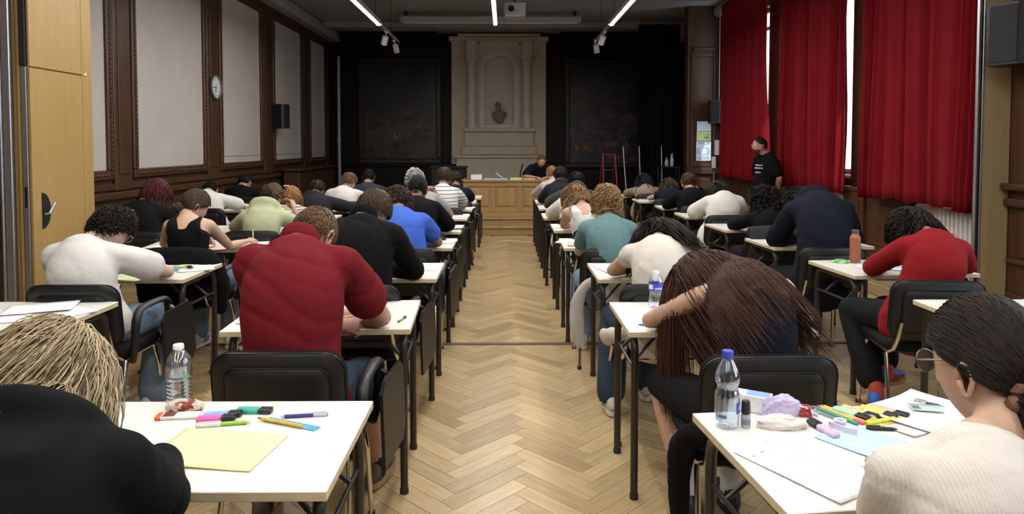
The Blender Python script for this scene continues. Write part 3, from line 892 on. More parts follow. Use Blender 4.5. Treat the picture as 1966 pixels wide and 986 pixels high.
MB().lathe([(0.001, -0.215), (0.05, -0.215), (0.05, -0.19), (0.04, -0.19)], (0.1, 0, 0), axis='y', n=16).build('lens', M_BLACKPLASTIC, pj, smooth=True)
MB().tube([(0.16, 0, 0.12), (0.16, 0, 0.45)], 0.02).build('mount', M_BLACKPLASTIC, pj)
sc_ = empty('projection_screen', (-0.3, 13.9, 4.05), label='long white projection screen case mounted below the ceiling', cat='screen case')
bx('case', -1.83, 1.83, -0.07, 0.07, -0.05, 0.07, M_GREYMET, sc_, 0.02)
bx('bottom_bar', -1.75, 1.75, -0.02, 0.02, -0.075, -0.05, M_WHITE, sc_, 0.006)
for x in (-1.7, 1.7): bx('bracket', x - 0.03, x + 0.03, -0.03, 0.03, 0.07, 0.165, M_BLACKPLASTIC, sc_)

# ================================================================== FURNITURE
def rrect(w, h, r, n=5):
    pts = []
    for (cx_, cy_, a0) in ((w / 2 - r, h / 2 - r, 0), (-w / 2 + r, h / 2 - r, 90), (-w / 2 + r, -h / 2 + r, 180), (w / 2 - r, -h / 2 + r, 270)):
        for k in range(n + 1):
            a = R(a0 + 90 * k / n)
            pts.append((cx_ + r * math.cos(a), cy_ + r * math.sin(a)))
    return pts
def pad(w, h, t, r, bulge=0.012, curve=0.0):
    """soft rounded slab in the xy plane, thickness along z; curve bends it about y"""
    n = len(rrect(w, h, r))
    layers = [(-t / 2, 0.012), (-t / 2 + 0.010, 0.002), (0, 0), (t / 2 - 0.010, 0.002), (t / 2, 0.012)]
    V = []; F = []
    for (z, ins) in layers:
        for (x, y) in rrect(w - 2 * ins, h - 2 * ins, max(r - ins, .004)):
            V.append((x, y, z))
    m = len(layers)
    for j in range(m - 1):
        for k in range(n): F.append((j * n + k, j * n + (k + 1) % n, (j + 1) * n + (k + 1) % n, (j + 1) * n + k))
    for s, base in ((1, (m - 1) * n), (-1, 0)):
        i2 = len(V)
        for (x, y) in rrect(w - 0.10, h - 0.10, max(r - .03, .01)): V.append((x, y, s * (t / 2 + bulge)))
        i3 = len(V); V.append((0, 0, s * (t / 2 + bulge * 1.3)))
        for k in range(n):
            f = (base + k, base + (k + 1) % n, i2 + (k + 1) % n, i2 + k); g_ = (i2 + k, i2 + (k + 1) % n, i3)
            F.append(f if s > 0 else f[::-1]); F.append(g_ if s > 0 else g_[::-1])
    V = np.array(V)
    V[:, 2] += curve * ((V[:, 0] / (w / 2)) ** 2)
    return V, F
def xf(V, M):
    V = np.asarray(V)
    A = np.array(M.to_3x3()); return V @ A.T + np.array(M.translation)

TW, TD, TH = 0.80, 0.55, 0.74
def make_table():
    g = empty('exam_table')
    t = MB().box(-TW / 2, TW / 2, -TD / 2, TD / 2, TH - 0.024, TH, bev=0.002)
    me = t.mesh('tabletop', [M_LAM, M_BEECH])
    for p in me.polygons:
        p.material_index = 0 if abs(p.normal.z) > 0.6 else 1
    link(bpy.data.objects.new('tabletop', me), g)
    for sx in (-1, 1):
        x = sx * (TW / 2 - 0.035)
        for sy in (-1, 1):
            y = sy * (TD / 2 - 0.055)
            MB().tube([(x, y, 0.0), (x, y, 0.60), (x, y * 0.985, 0.645), (x, y * 0.93, 0.68), (x, y * 0.82, 0.698), (x, y * 0.5, 0.70), (x, 0, 0.70)], 0.0165, n=12).build('leg', M_LEG, g, smooth=True)
            MB().lathe([(0.001, 0), (0.019, 0), (0.019, 0.022), (0.0168, 0.026)], (x, y, 0), n=12).build('foot_cap', M_RUBBER, g, smooth=True)
        MB().tube([(x, 0.12, 0.56), (x - sx * 0.02, 0.12, 0.575), (x - sx * 0.13, 0.1, 0.69)], 0.008, n=8).build('folding_brace', M_LEG, g, smooth=True)
        MB().tube([(x, -0.12, 0.56), (x - sx * 0.02, -0.12, 0.575), (x - sx * 0.13, -0.1, 0.69)], 0.008, n=8).build('folding_brace', M_LEG, g, smooth=True)
        MB().tube([(x, -0.22, 0.56), (x, 0.22, 0.56)], 0.008, n=8).build('cross_rail', M_LEG, g, smooth=True)
    MB().box(-TW / 2 + 0.06, TW / 2 - 0.06, 0.05, 0.075, 0.655, 0.715, bev=0.003).build('under_rail', M_LEG, g)
    return g
def make_chair(arm):
    g = empty('padded_chair')
    M = Matrix.Translation((0, -0.235, 0.655)) @ Matrix.Rotation(R(98), 4, 'X')
    V, F = pad(0.46, 0.335, 0.036, 0.075, 0.008, -0.022)
    MB().add(xf(V, M), F).build('backrest', M_BLACKFAB, g, smooth=True, angle=60)
    V, F = pad(0.465, 0.34, 0.012, 0.078, 0.002, -0.022)
    MB().add(xf(V, Matrix.Translation((0, -0.260, 0.655)) @ Matrix.Rotation(R(98), 4, 'X')), F).build('back_shell', M_BLACKPLASTIC, g, smooth=True, angle=60)
    V, F = pad(0.37, 0.245, 0.010, 0.05, 0.001, -0.014)
    MB().add(xf(V, Matrix.Translation((0, -0.2715, 0.652)) @ Matrix.Rotation(R(98), 4, 'X')), F).build('back_inset', M_BLACKPLASTIC, g, smooth=True, angle=60)
    V, F = pad(0.46, 0.43, 0.045, 0.07, 0.010)
    MB().add(xf(V, Matrix.Translation((0, 0.0, 0.452))), F).build('seat', M_BLACKFAB, g, smooth=True, angle=60)
    V, F = pad(0.44, 0.41, 0.012, 0.06, 0.002)
    MB().add(xf(V, Matrix.Translation((0, 0.0, 0.424))), F).build('seat_shell', M_BLACKPLASTIC, g, smooth=True, angle=60)
    for sx in (-1, 1):
        MB().tube([(sx * 0.225, 0.20, 0.0), (sx * 0.215, 0.17, 0.30), (sx * 0.205, 0.14, 0.405)], [(0.010, 0.0145)] * 3, n=12).build('leg', M_CHROME, g, smooth=True)
        MB().tube([(sx * 0.235, -0.27, 0.0), (sx * 0.222, -0.20, 0.28), (sx * 0.212, -0.15, 0.405)], [(0.010, 0.0145)] * 3, n=12).build('leg', M_CHROME, g, smooth=True)
        MB().tube([(sx * 0.205, 0.145, 0.40), (sx * 0.205, 0.10, 0.413), (sx * 0.205, -0.10, 0.413), (sx * 0.208, -0.18, 0.42), (sx * 0.208, -0.235, 0.45), (sx * 0.20, -0.268, 0.52), (sx * 0.19, -0.278, 0.60)], 0.010, n=8).build('side_rail', M_CHROME, g, smooth=True)
        for y in (0.20, -0.27):
            MB().lathe([(0.001, 0.0), (0.015, 0), (0.015, 0.02), (0.010, 0.024)], (sx * (0.225 if y > 0 else 0.235), y, 0), n=10).build('foot_cap', M_RUBBER, g, smooth=True)
    MB().tube([(-0.205, 0.0, 0.411), (0.205, 0.0, 0.411)], 0.009, n=8).build('cross_tube', M_CHROME, g, smooth=True)
    if arm:
        MB().tube([(0.235, -0.14, 0.40), (0.255, -0.15, 0.50), (0.26, -0.145, 0.60), (0.26, -0.115, 0.652), (0.26, -0.05, 0.668), (0.26, 0.10, 0.668), (0.26, 0.165, 0.655), (0.26, 0.195, 0.615), (0.255, 0.195, 0.50), (0.235, 0.17, 0.41)],
                  [(0.015, 0.02)] * 2 + [(0.017, 0.021)] * 6 + [(0.015, 0.02)] * 2, lat_=None, n=10) if False else None
        pts = [(0.235, -0.14, 0.40), (0.255, -0.15, 0.50), (0.26, -0.145, 0.60), (0.26, -0.115, 0.652), (0.26, -0.05, 0.668), (0.26, 0.10, 0.668), (0.26, 0.165, 0.655), (0.26, 0.195, 0.615), (0.255, 0.195, 0.50), (0.235, 0.17, 0.41)]
        V, F = tube(pts, [(0.021, 0.015)] * 2 + [(0.024, 0.016)] * 6 + [(0.021, 0.015)] * 2, lat=(1, 0, 0), n=12, sub=3)
        MB().add(V, F).build('armrest', M_BLACKPLASTIC, g, smooth=True)
        tb = MB().prism([(-0.14, -0.20), (0.10, -0.20), (0.14, -0.15), (0.14, 0.11), (0.10, 0.15), (-0.10, 0.15), (-0.14, 0.11)], -0.007, 0.007)
        o = tb.build('writing_tablet', M_BLACKPLASTIC, g)
        o.location = (0.315, 0.20, 0.46); o.rotation_euler = (R(90), R(-6), R(82))
        MB().tube([(0.262, 0.19, 0.62), (0.29, 0.19, 0.60), (0.308, 0.19, 0.55)], 0.010, n=8).build('tablet_hinge', M_CHROME, g, smooth=True)
    return g
TABLE0, CHAIR0, CHAIRA = make_table(), make_chair(False), make_chair(True)
_used = set()
def place(proto, x, y, rz, label, cat, group):
    key = proto.name
    o = proto if key not in _used else copy_tree(proto)
    _used.add(key)
    o.location = (x, y, 0); o.rotation_euler = (0, 0, rz)
    return tag(o, label, cat, group)
def table(xc, yf, who, rz=0.0):
    """xc: middle, yf: front edge nearest the writer"""
    c, s = math.cos(rz), math.sin(rz)
    return place(TABLE0, xc - s * TD / 2, yf + c * TD / 2, rz, who, 'table', 'white exam tables in rows')
def chair(x, y, who, rz=0.0, arm=False):
    return place(CHAIRA if arm else CHAIR0, x, y, rz, who, 'chair', 'black padded exam chairs')

# ---- examiner's desk
dk = empty('oak_desk', (0, 0, 0), label='golden oak panelled desk on the low platform at the far end', cat='desk')
dk.location = (0.03, 11.95, 0.262)
bx('desktop', -0.80, 0.80, -0.03, 0.62, 0.62, 0.655, M_DESKH, dk, 0.008)
bx('body', -0.76, 0.76, 0.02, 0.56, 0.0, 0.62, M_DESK, dk, 0.004)
bx('plinth', -0.78, 0.78, 0.0, 0.58, 0.0, 0.09, M_DESKH, dk, 0.006)
bx('top_rail', -0.77, 0.77, -0.002, 0.03, 0.54, 0.62, M_DESKH, dk, 0.004)
xs = [-0.77, -0.28, 0.19, 0.70]
for x in xs: bx('stile', x, x + 0.07, -0.002, 0.03, 0.09, 0.54, M_DESK, dk, 0.004)
for a, b in zip(xs[:-1], xs[1:]):
    bx('bottom_rail', a + 0.07, b, -0.002, 0.03, 0.09, 0.15, M_DESKH, dk, 0.004)
    bx('panel', a + 0.11, b - 0.04, 0.006, 0.03, 0.19, 0.50, M_DESK, dk, 0.012)
# ---- loudspeakers, clock, notices
def speaker(loc, rz, label):
    g = empty('wall_speaker', loc, rz, label, 'loudspeaker', 'black wall loudspeakers')
    MB().prism([(-0.15, 0.11), (-0.13, -0.11), (-0.09, -0.14), (0.09, -0.14), (0.13, -0.11), (0.15, 0.11)], -0.22, 0.22).build('cabinet', M_BLACKPLASTIC, g)
    MB().prism([(-0.115, -0.118), (-0.085, -0.146), (0.085, -0.146), (0.115, -0.118)], -0.20, 0.20).build('grille', plain('speaker_grille', (0.008, 0.008, 0.009), 0.7, bmp=0.3, nscale=300), g)
    MB().box(-0.03, 0.03, 0.11, 0.16, -0.06, 0.06, bev=0.006).build('bracket', M_LEG, g)
speaker((-4.13, 12.6, 2.05), R(75), 'black loudspeaker on the left wall between the pale panels')
speaker((4.05, 13.1, 2.16), R(-25), 'black loudspeaker beside the farthest red curtain above the notices')
speaker((3.69, 4.95, 2.32), R(-62), 'black loudspeaker on the right wall nearest the camera')
ck = empty('wall_clock', (XL + 0.056, 10.05, 2.37), label='round white wall clock with grey rim on the left wall', cat='clock')
MB().lathe([(0.001, 0), (0.17, 0), (0.18, 0.012), (0.18, 0.035), (0.168, 0.045), (0.158, 0.035), (0.158, 0.02), (0.001, 0.02)], axis='x', n=36).build('rim', plain('clock_rim', (0.12, 0.12, 0.12), 0.4), ck, smooth=True, angle=30)
MB().lathe([(0.001, 0.021), (0.157, 0.021), (0.157, 0.019)], axis='x', n=32).build('dial', plain('clock_dial', (0.62, 0.68, 0.66), 0.5, var=0.02), ck)
for k in range(12):
    a = R(30 * k); L = 0.025 if k % 3 else 0.035
    o = bx('hour_mark', 0.0215, 0.0235, -0.004, 0.004, 0.148 - L, 0.148, M_BLACKPLASTIC, ck); o.rotation_euler = (a, 0, 0)
for nm, L, a, w_ in (('hour_hand', 0.085, 188, 0.006), ('minute_hand', 0.12, 262, 0.004)):
    o = bx(nm, 0.024, 0.026, -w_, w_, -0.02, L, M_BLACKPLASTIC, ck); o.rotation_euler = (R(-a), 0, 0)
# notices on the return wall
def text(name, body, size, mat, loc, rot, parent=None, ext=0.0005, align='CENTER', shear=0.0):
    c = bpy.data.curves.new(name, 'FONT'); c.body = body; c.size = size; c.extrude = ext; c.align_x = align; c.align_y = 'CENTER'; c.shear = shear
    o = bpy.data.objects.new(name, c); link(o, parent); o.location = loc; o.rotation_euler = rot
    c.materials.append(mat); return o
M_PAPER = paper_mat('white_sheet', (0.80, 0.80, 0.80), False)
M_INK = plain('dark_ink', (0.03, 0.03, 0.05), 0.7)
M_INKB = plain('blue_ink', (0.10, 0.14, 0.35), 0.7)
def notice(x0, x1, z0, z1, mat, label, marks):
    g = empty('wall_notice', ((x0 + x1) / 2, 13.285, (z0 + z1) / 2), label=label, cat='notice')
    bx('sheet', -(x1 - x0) / 2, (x1 - x0) / 2, -0.004, 0.0, -(z1 - z0) / 2, (z1 - z0) / 2, mat, g)
    for (a, b, c_, d, m) in marks:
        bx('print_mark', a, b, -0.0055, -0.004, c_, d, m, g)
    return g
def rectmarks(w_, h, m, t=0.006):
    return [(-w_, w_, h - t, h, m), (-w_, w_, -h, -h + t, m), (-w_, -w_ + t, -h, h, m), (w_ - t, w_, -h, h, m)]
GRY = plain('grey_print', (0.35, 0.37, 0.45), 0.8); GRN = plain('green_print', (0.16, 0.42, 0.22), 0.8); YEL = plain('notice_yellowgreen', (0.62, 0.70, 0.25), 0.8); LBL = plain('notice_pale_blue', (0.70, 0.76, 0.9), 0.7)
CYN = plain('cyan_print', (0.25, 0.55, 0.62), 0.8)
notice(3.735, 4.005, 1.80, 1.985, LBL, 'pale notice with a thin plan, topmost of three on the panel', rectmarks(0.08, 0.05, GRY, 0.005) + [(-0.11, -0.09, 0.05, 0.07, GRY), (0.0, 0.08, -0.01, 0.0, GRY)])
g = notice(3.73, 4.005, 1.605, 1.79, YEL, 'yellow-green notice between the two pale plans', [(-0.12, 0.0, 0.055, 0.065, GRY), (-0.12, -0.02, 0.03, 0.037, GRY), (0.05, 0.11, 0.015, 0.05, GRY)])
MB().lathe([(0.001, -0.006), (0.055, -0.006), (0.055, -0.004)], (0.06, 0, -0.045), axis='y', n=20).build('print_mark', GRN, g).scale = (1, 1, 0.55)
notice(3.725, 4.01, 1.22, 1.595, LBL, 'largest pale notice with a boxed floor plan, lowest of three', rectmarks(0.08, 0.075, GRY, 0.012) + [(-0.12, 0.02, 0.15, 0.165, M_INKB), (0.06, 0.12, 0.15, 0.165, M_INKB), (-0.12, 0.12, 0.125, 0.135, GRY), (-0.12, 0.12, -0.12, -0.105, CYN), (-0.12, 0.12, -0.145, -0.132, plain('red_print', (0.6, 0.2, 0.18), 0.8)), (-0.12, 0.12, -0.17, -0.158, CYN), (-0.12, -0.09, -0.06, 0.06, GRY), (0.09, 0.12, -0.07, 0.05, CYN)])
tag(MB().box(4.08, 4.17, 13.24, 13.30, 1.33, 1.62, bev=0.01).build('switch_box', M_WHITE), 'white switch box hanging beside the far red curtain', 'box')
tag(MB().box(4.03, 4.11, 13.26, 13.31, 1.06, 1.30, bev=0.008).build('phone_box', M_WHITE), 'white wall socket box below the switch box', 'box')
tag(MB().tube([(4.07, 13.26, 1.06), (4.055, 13.24, 0.8), (4.03, 13.2, 0.45), (4.02, 13.2, 0.03)], 0.008, n=6).build('hanging_cable', M_WHITE, smooth=True), 'thin pale cable hanging from the wall socket box', 'cable')
tag(MB().tube([(4.12, 13.15, 2.4), (4.12, 13.15, 3.3), (4.12, 13.15, 4.0)], 0.006, n=6).build('hanging_cable', M_WHITE, smooth=True), 'thin pale cable running up beside the far curtain', 'cable')
# ---- clutter on the dark stage
M_REDP = plain('red_enamel', (0.18, 0.008, 0.012), 0.4)
ld = empty('step_ladder', (2.05, 13.3, 0.24), R(8), 'tall red step ladder standing in the dark right of the desk', 'ladder')
for sx in (-1, 1):
    MB().tube([(sx * 0.15, -0.10, 0), (sx * 0.12, 0.1, 1.12)], 0.016, n=8).build('rail', M_REDP, ld, smooth=True)
    MB().tube([(sx * 0.15, 0.38, 0), (sx * 0.12, 0.12, 1.10)], 0.012, n=8).build('rear_rail', M_REDP, ld, smooth=True)
for z in (0.2, 0.5, 0.8, 1.1): 
    y = -0.10 + 0.2 * z / 1.12; bx('tread', -0.15 + .025 * z, 0.15 - .025 * z, y - 0.02, y + 0.05, z - 0.012, z + 0.012, M_REDP, ld, 0.004)
M_WPOLE = plain('white_pole', (0.75, 0.75, 0.8), 0.4)
for (x0, y0, z0, x1, z1, lb) in ((2.40, 13.5, 0.62, 2.34, 1.5, 'white slanted rod nearest the red ladder'), (2.72, 13.6, 0.3, 2.68, 1.5, 'thin white rod standing between ladder and black curtain'), (3.17, 13.7, 0.3, 3.15, 1.5, 'white rod beside the black stage curtain')):
    g = empty('stage_rod', (x0, y0, 0.0), label=lb, cat='rod', group='white rods on the dark stage')
    MB().tube([(0, 0, z0), (x1 - x0, 0.05, z1)], 0.008, n=8).build('rod', M_WPOLE, g, smooth=True)
    MB().tube([(0, 0, 0.0), (0, 0, z0)], 0.014, n=8).build('stand', M_BLACKPLASTIC, g, smooth=True)
    MB().lathe([(0.001, 0.0), (0.14, 0.0), (0.14, 0.012), (0.02, 0.03)], n=16).build('base', M_BLACKPLASTIC, g)
cb = empty('black_cabinet', (-1.05, 12.8, 0.24), label='black cabinet standing left of the oak desk', cat='cabinet')
bx('body', -0.32, 0.32, -0.2, 0.2, 0.0, 0.86, plain('matt_black', (0.003, 0.003, 0.003), 0.8), cb, 0.008)
bx('top', -0.34, 0.34, -0.22, 0.22, 0.86, 0.89, MATS['matt_black'], cb, 0.006)
for sx in (-1, 1): bx('door', sx * 0.16 - 0.15, sx * 0.16 + 0.15, -0.212, -0.2, 0.05, 0.82, MATS['matt_black'], cb, 0.004)
st = empty('side_shelf', (3.12, 13.0, 0.0), label='small dark side table at the right holding white bottles', cat='side table')
bx('top', -0.2, 0.2, -0.15, 0.15, 1.10, 1.125, M_BLACKPLASTIC, st, 0.004)
for sx in (-1, 1):
    for sy in (-1, 1): MB().tube([(sx * .17, sy * .12, 0), (sx * .17, sy * .12, 1.1)], 0.012, n=8).build('leg', M_BLACKPLASTIC, st)
for dx, h, lb in ((-0.04, 0.16, 'shorter pale bottle on the dark side table'), (0.06, 0.24, 'taller pale bottle on the dark side table')):
    tag(MB().lathe([(0.001, 0), (0.032, 0), (0.034, 0.01), (0.034, h * .55), (0.014, h * .75), (0.013, h), (0.001, h)], n=14).build('bottle', plain('pale_bottle', (0.35, 0.36, 0.34), 0.35), smooth=True, angle=50, loc=(3.12 + dx, 13.0, 1.125)), lb, 'bottle')
for (x0, y0, h, lb) in ((-3.9, 16.1, 3.6, 'pale vertical pipe in the far left corner'), ):
    g = tag(MB().tube([(x0, y0, 0), (x0, y0, h)], 0.035, n=12).tube([(x0, y0, 1.6), (x0, y0, 1.68)], 0.045, n=12).build('corner_pipe', M_GREYMET, smooth=True), lb, 'pipe')
tag(MB().tube([(4.1, 10.62, 0.0), (4.1, 10.62, 0.85), (4.07, 10.6, 1.0), (4.1, 10.62, 1.12), (4.1, 10.62, 1.3), (4.12, 10.62, 3.9)], 0.016, n=8).build('heating_pipe', plain('brown_pipe', (0.10, 0.05, 0.03), 0.45), smooth=True), 'brown heating pipe climbing the pilaster behind the standing person', 'pipe')

# ================================================================== PEOPLE: builders
def rot(yaw=0, pitch=0, roll=0):
    """degrees; pitch > 0 looks down, yaw > 0 turns to the figure's left"""
    return np.array(Matrix.Rotation(R(yaw), 3, 'Z') @ Matrix.Rotation(R(-pitch), 3, 'X') @ Matrix.Rotation(R(roll), 3, 'Y'))
def fast_mesh(name, V, quads=None, ngons=(), mats=(), mat_idx=None, attr=None, smooth=True):
    """mesh from arrays: quads (k,4) first, then a list of n-gons"""
    me = bpy.data.meshes.new(name)
    V = np.asarray(V, np.float32)
    q = np.asarray(quads, np.int32).reshape(-1, 4) if quads is not None else np.zeros((0, 4), np.int32)
    ls = [4] * len(q) + [len(f) for f in ngons]
    loops = np.concatenate([q.ravel()] + [np.asarray(f, np.int32) for f in ngons]) if len(ngons) else q.ravel()
    tot = np.array(ls, np.int32)
    start = np.concatenate([[0], np.cumsum(tot)[:-1]]).astype(np.int32)
    me.vertices.add(len(V)); me.vertices.foreach_set('co', V.ravel())
    me.loops.add(len(loops)); me.loops.foreach_set('vertex_index', loops)
    me.polygons.add(len(tot)); me.polygons.foreach_set('loop_start', start); me.polygons.foreach_set('loop_total', tot)
    for m in mats: me.materials.append(m)
    if mat_idx is not None: me.polygons.foreach_set('material_index', np.asarray(mat_idx, np.int32))
    if smooth: me.polygons.foreach_set('use_smooth', np.ones(len(tot), bool))
    me.update(calc_edges=True)
    if attr is not None:
        a = me.attributes.new(attr[0], 'FLOAT', 'POINT'); a.data.foreach_set('value', np.asarray(attr[1], np.float32))
    return me

# ---- head shape (metres; origin between the ears, +y is the face)
def head_shape(D, sc=1.0, face=True):
    D = np.asarray(D, float)
    sx, sy, sz = D[:, 0], D[:, 1], D[:, 2]
    x = 0.0755 * sx; y = 0.097 * sy; z = 0.122 * sz
    low = np.clip(-sz, 0, 1)
    x = x * (1 - 0.30 * low ** 1.3) * (1 + 0.04 * np.clip(sz, 0, 1))
    back = np.clip(-sy, 0, 1)
    y = np.where(sy < 0, y * (1 - 0.62 * low ** 0.9), y * (1 - 0.10 * low))
    y = y + 0.006 * low
    if face:
        fr = np.clip(sy, 0, 1) ** 2
        g = lambda u, c, s: np.exp(-((u - c) / s) ** 2)
        nose = np.where(z > -0.030, np.clip((0.030 - z) / 0.060, 0, 1), np.clip(1 - (-0.030 - z) / 0.012, 0, 1))
        nose = np.where(z > 0.03, 0, nose)
        y = y + fr * 0.026 * nose * g(x, 0, 0.0125 + 0.004 * nose)
        for s in (-1, 1): y = y - fr * 0.010 * g(x, s * 0.031, 0.015) * g(z, 0.012, 0.012)
        y = y + fr * 0.004 * g(z, 0.034, 0.010) * g(x, 0, 0.05)
        y = y + fr * 0.007 * (g(z, -0.058, 0.0055) + g(z, -0.070, 0.006)) * g(x, 0, 0.020)
        y = y - fr * 0.004 * g(z, -0.064, 0.003) * g(x, 0, 0.02)
        y = y + fr * 0.008 * g(z, -0.100, 0.016) * g(x, 0, 0.022)
    return np.column_stack([x, y, z]) * sc
def sphere_dirs(n, m):
    """n around, m rings; returns dirs and quads/tris"""
    th = np.arange(n) * 2 * PI / n
    ph = np.linspace(0.001, PI - 0.001, m)
    D = np.array([(math.sin(p) * math.sin(t), math.sin(p) * math.cos(t), math.cos(p)) for p in ph for t in th])
    Q = [(j * n + i, j * n + (i + 1) % n, (j + 1) * n + (i + 1) % n, (j + 1) * n + i)[::-1] for j in range(m - 1) for i in range(n)]
    return D, Q

def smoothstep(a, b, x):
    t = np.clip((x - a) / (b - a), 0, 1); return t * t * (3 - 2 * t)

def bezier(p0, c1, c2, p3, t):
    t = np.asarray(t)[:, None]
    return (1 - t) ** 3 * p0 + 3 * (1 - t) ** 2 * t * c1 + 3 * (1 - t) * t * t * c2 + t ** 3 * p3

PENDING = []
class Parts:
    def __init__(s): s.V = []; s.F = []; s.n = 0
    def add(s, VF):
        V, F = VF
        s.V.append(np.asarray(V, float)); s.F += [tuple(i + s.n for i in f) for f in F]; s.n += len(V)
def solid(name, parts, parent, mats, voxel, iters=4, post=None, extra=None):
    """union of closed shapes grown into one smooth surface"""
    me = bpy.data.meshes.new(name)
    me.from_pydata(np.concatenate(parts.V).tolist(), [], parts.F)
    o = bpy.data.objects.new(name, me); link(o, parent)
    r = o.modifiers.new('r', 'REMESH'); r.mode = 'VOXEL'; r.voxel_size = voxel
    if iters:
        s = o.modifiers.new('s', 'SMOOTH'); s.factor = 0.5; s.iterations = iters
    PENDING.append((o, mats if isinstance(mats, (list, tuple)) else [mats], post, extra))
    return o
def finalize_people():
    dg = bpy.context.evaluated_depsgraph_get()
    for (o, mats, post, extra) in PENDING:
        me = bpy.data.meshes.new_from_object(o.evaluated_get(dg))
        V = np.empty(len(me.vertices) * 3, np.float32); me.vertices.foreach_get('co', V); V = V.reshape(-1, 3).astype(float)
        N = np.empty(len(me.vertices) * 3, np.float32); me.vertices.foreach_get('normal', N); N = N.reshape(-1, 3)
        tot = np.empty(len(me.polygons), np.int32); me.polygons.foreach_get('loop_total', tot)
        L = np.empty(len(me.loops), np.int32); me.loops.foreach_get('vertex_index', L)
        if post: V = post(V, N)
        if (tot == 4).all(): quads = L.reshape(-1, 4); ng = []
        else:
            st = np.concatenate([[0], np.cumsum(tot)[:-1]]); quads = np.array([L[s:s + 4] for s, t in zip(st, tot) if t == 4]).reshape(-1, 4); ng = [tuple(L[s:s + t]) for s, t in zip(st, tot) if t != 4]
        mi = [0] * (len(quads) + len(ng))
        if extra:
            base = len(V)
            for (EV, EF, em) in extra:
                V = np.vstack([V, EV]); ng = list(ng) + [tuple(i + base for i in f) for f in EF]; mi += [em] * len(EF); base = len(V)
        nm = fast_mesh(o.name, V, quads, ng, mats, mi)
        old = o.data; o.modifiers.clear(); o.data = nm
        bpy.data.meshes.remove(old); bpy.data.meshes.remove(me)
    PENDING.clear()

def folds(amp, freq=(9, 9, 16), seed=0.0, ridge=True, shear=0.0):
    f = np.array(freq, float)
    def post(V, N):
        P = V * f + seed
        P = P + 0.9 * np.column_stack([vnoise(V * 5 + seed + 3), vnoise(V * 5 + seed + 11), vnoise(V * 5 + seed + 23)])
        P[:, 2] += shear * V[:, 0] * 10
        n = vnoise(P)
        crease = np.exp(-(n / 0.055) ** 2)
        P2 = np.column_stack([P[:, 1] * 1.3 + P[:, 2] * .7, P[:, 0] * 1.2, P[:, 2] * 1.2 - P[:, 1] * .5]) + 17
        n2 = vnoise(P2); crease2 = np.exp(-(n2 / 0.05) ** 2)
        soft = vnoise(V * 4 + seed + 31)
        return V + N * (amp * (n * 0.9 + soft * 0.8 - 0.62 * crease * (0.6 + soft) - 0.22 * crease2 * (0.6 - soft)))[:, None]
    return post

def hand(wrist, d, pn, side, curl=35, spread=0.10, n=7, sc=1.0, thumb_in=0.3):
    """palm shape for the union plus separate finger tubes; pn = palm normal, side = +1 for the right hand"""
    d = nrm(d); pn = np.asarray(pn, float); pn = nrm(pn - d * (pn @ d)); l = np.cross(d, pn) * side
    # l points to the thumb side when palm faces pn
    l = -l
    wrist = np.asarray(wrist, float)
    k = wrist + d * 0.088 * sc
    palm = tube([wrist - d * 0.01, wrist + d * 0.03 * sc, wrist + d * 0.06 * sc, k], [(.026 * sc, .019 * sc), (.036 * sc, .018 * sc), (.041 * sc, .016 * sc), (.039 * sc, .013 * sc)], lat=l, n=12, sub=2)
    fs = []
    for i, (off, L) in enumerate(((0.029, 0.070), (0.010, 0.079), (-0.010, 0.074), (-0.028, 0.058))):
        p = k + l * off * sc - d * 0.012
        dd = nrm(d + l * off * spread * 10)
        pts = [p - dd * 0.01, p]
        a = curl * (0.75 + 0.12 * i)
        cur = dd
        for s, fr in enumerate((0.45, 0.32, 0.23)):
            ang = R(a * (0.55, 1.0, 0.7)[s])
            ax = np.cross(cur, pn); ax = nrm(ax)
            cur = np.array(Matrix.Rotation(ang, 3, Vector(ax)) @ Vector(cur))
            p = p + cur * L * fr * sc * 1.05; pts.append(p)
        fs.append(tube(pts, [.0092 * sc, .0092 * sc, .0085 * sc, .0078 * sc, .0062 * sc], n=n, sub=2))
    p = wrist + d * 0.022 * sc + l * 0.026 * sc
    t1 = nrm(d * 0.75 + l * (0.75 - thumb_in) + pn * 0.25)
    p1 = p + t1 * 0.038 * sc; t2 = nrm(d * 0.95 + l * (0.15 - thumb_in) + pn * 0.25); p2 = p1 + t2 * 0.030 * sc; p3 = p2 + nrm(t2 + pn * .2) * 0.022 * sc
    fs.append(tube([p - t1 * 0.01, p, p1, p2, p3], [.013 * sc, .0125 * sc, .0105 * sc, .0095 * sc, .007 * sc], n=n, sub=2))
    return palm, fs

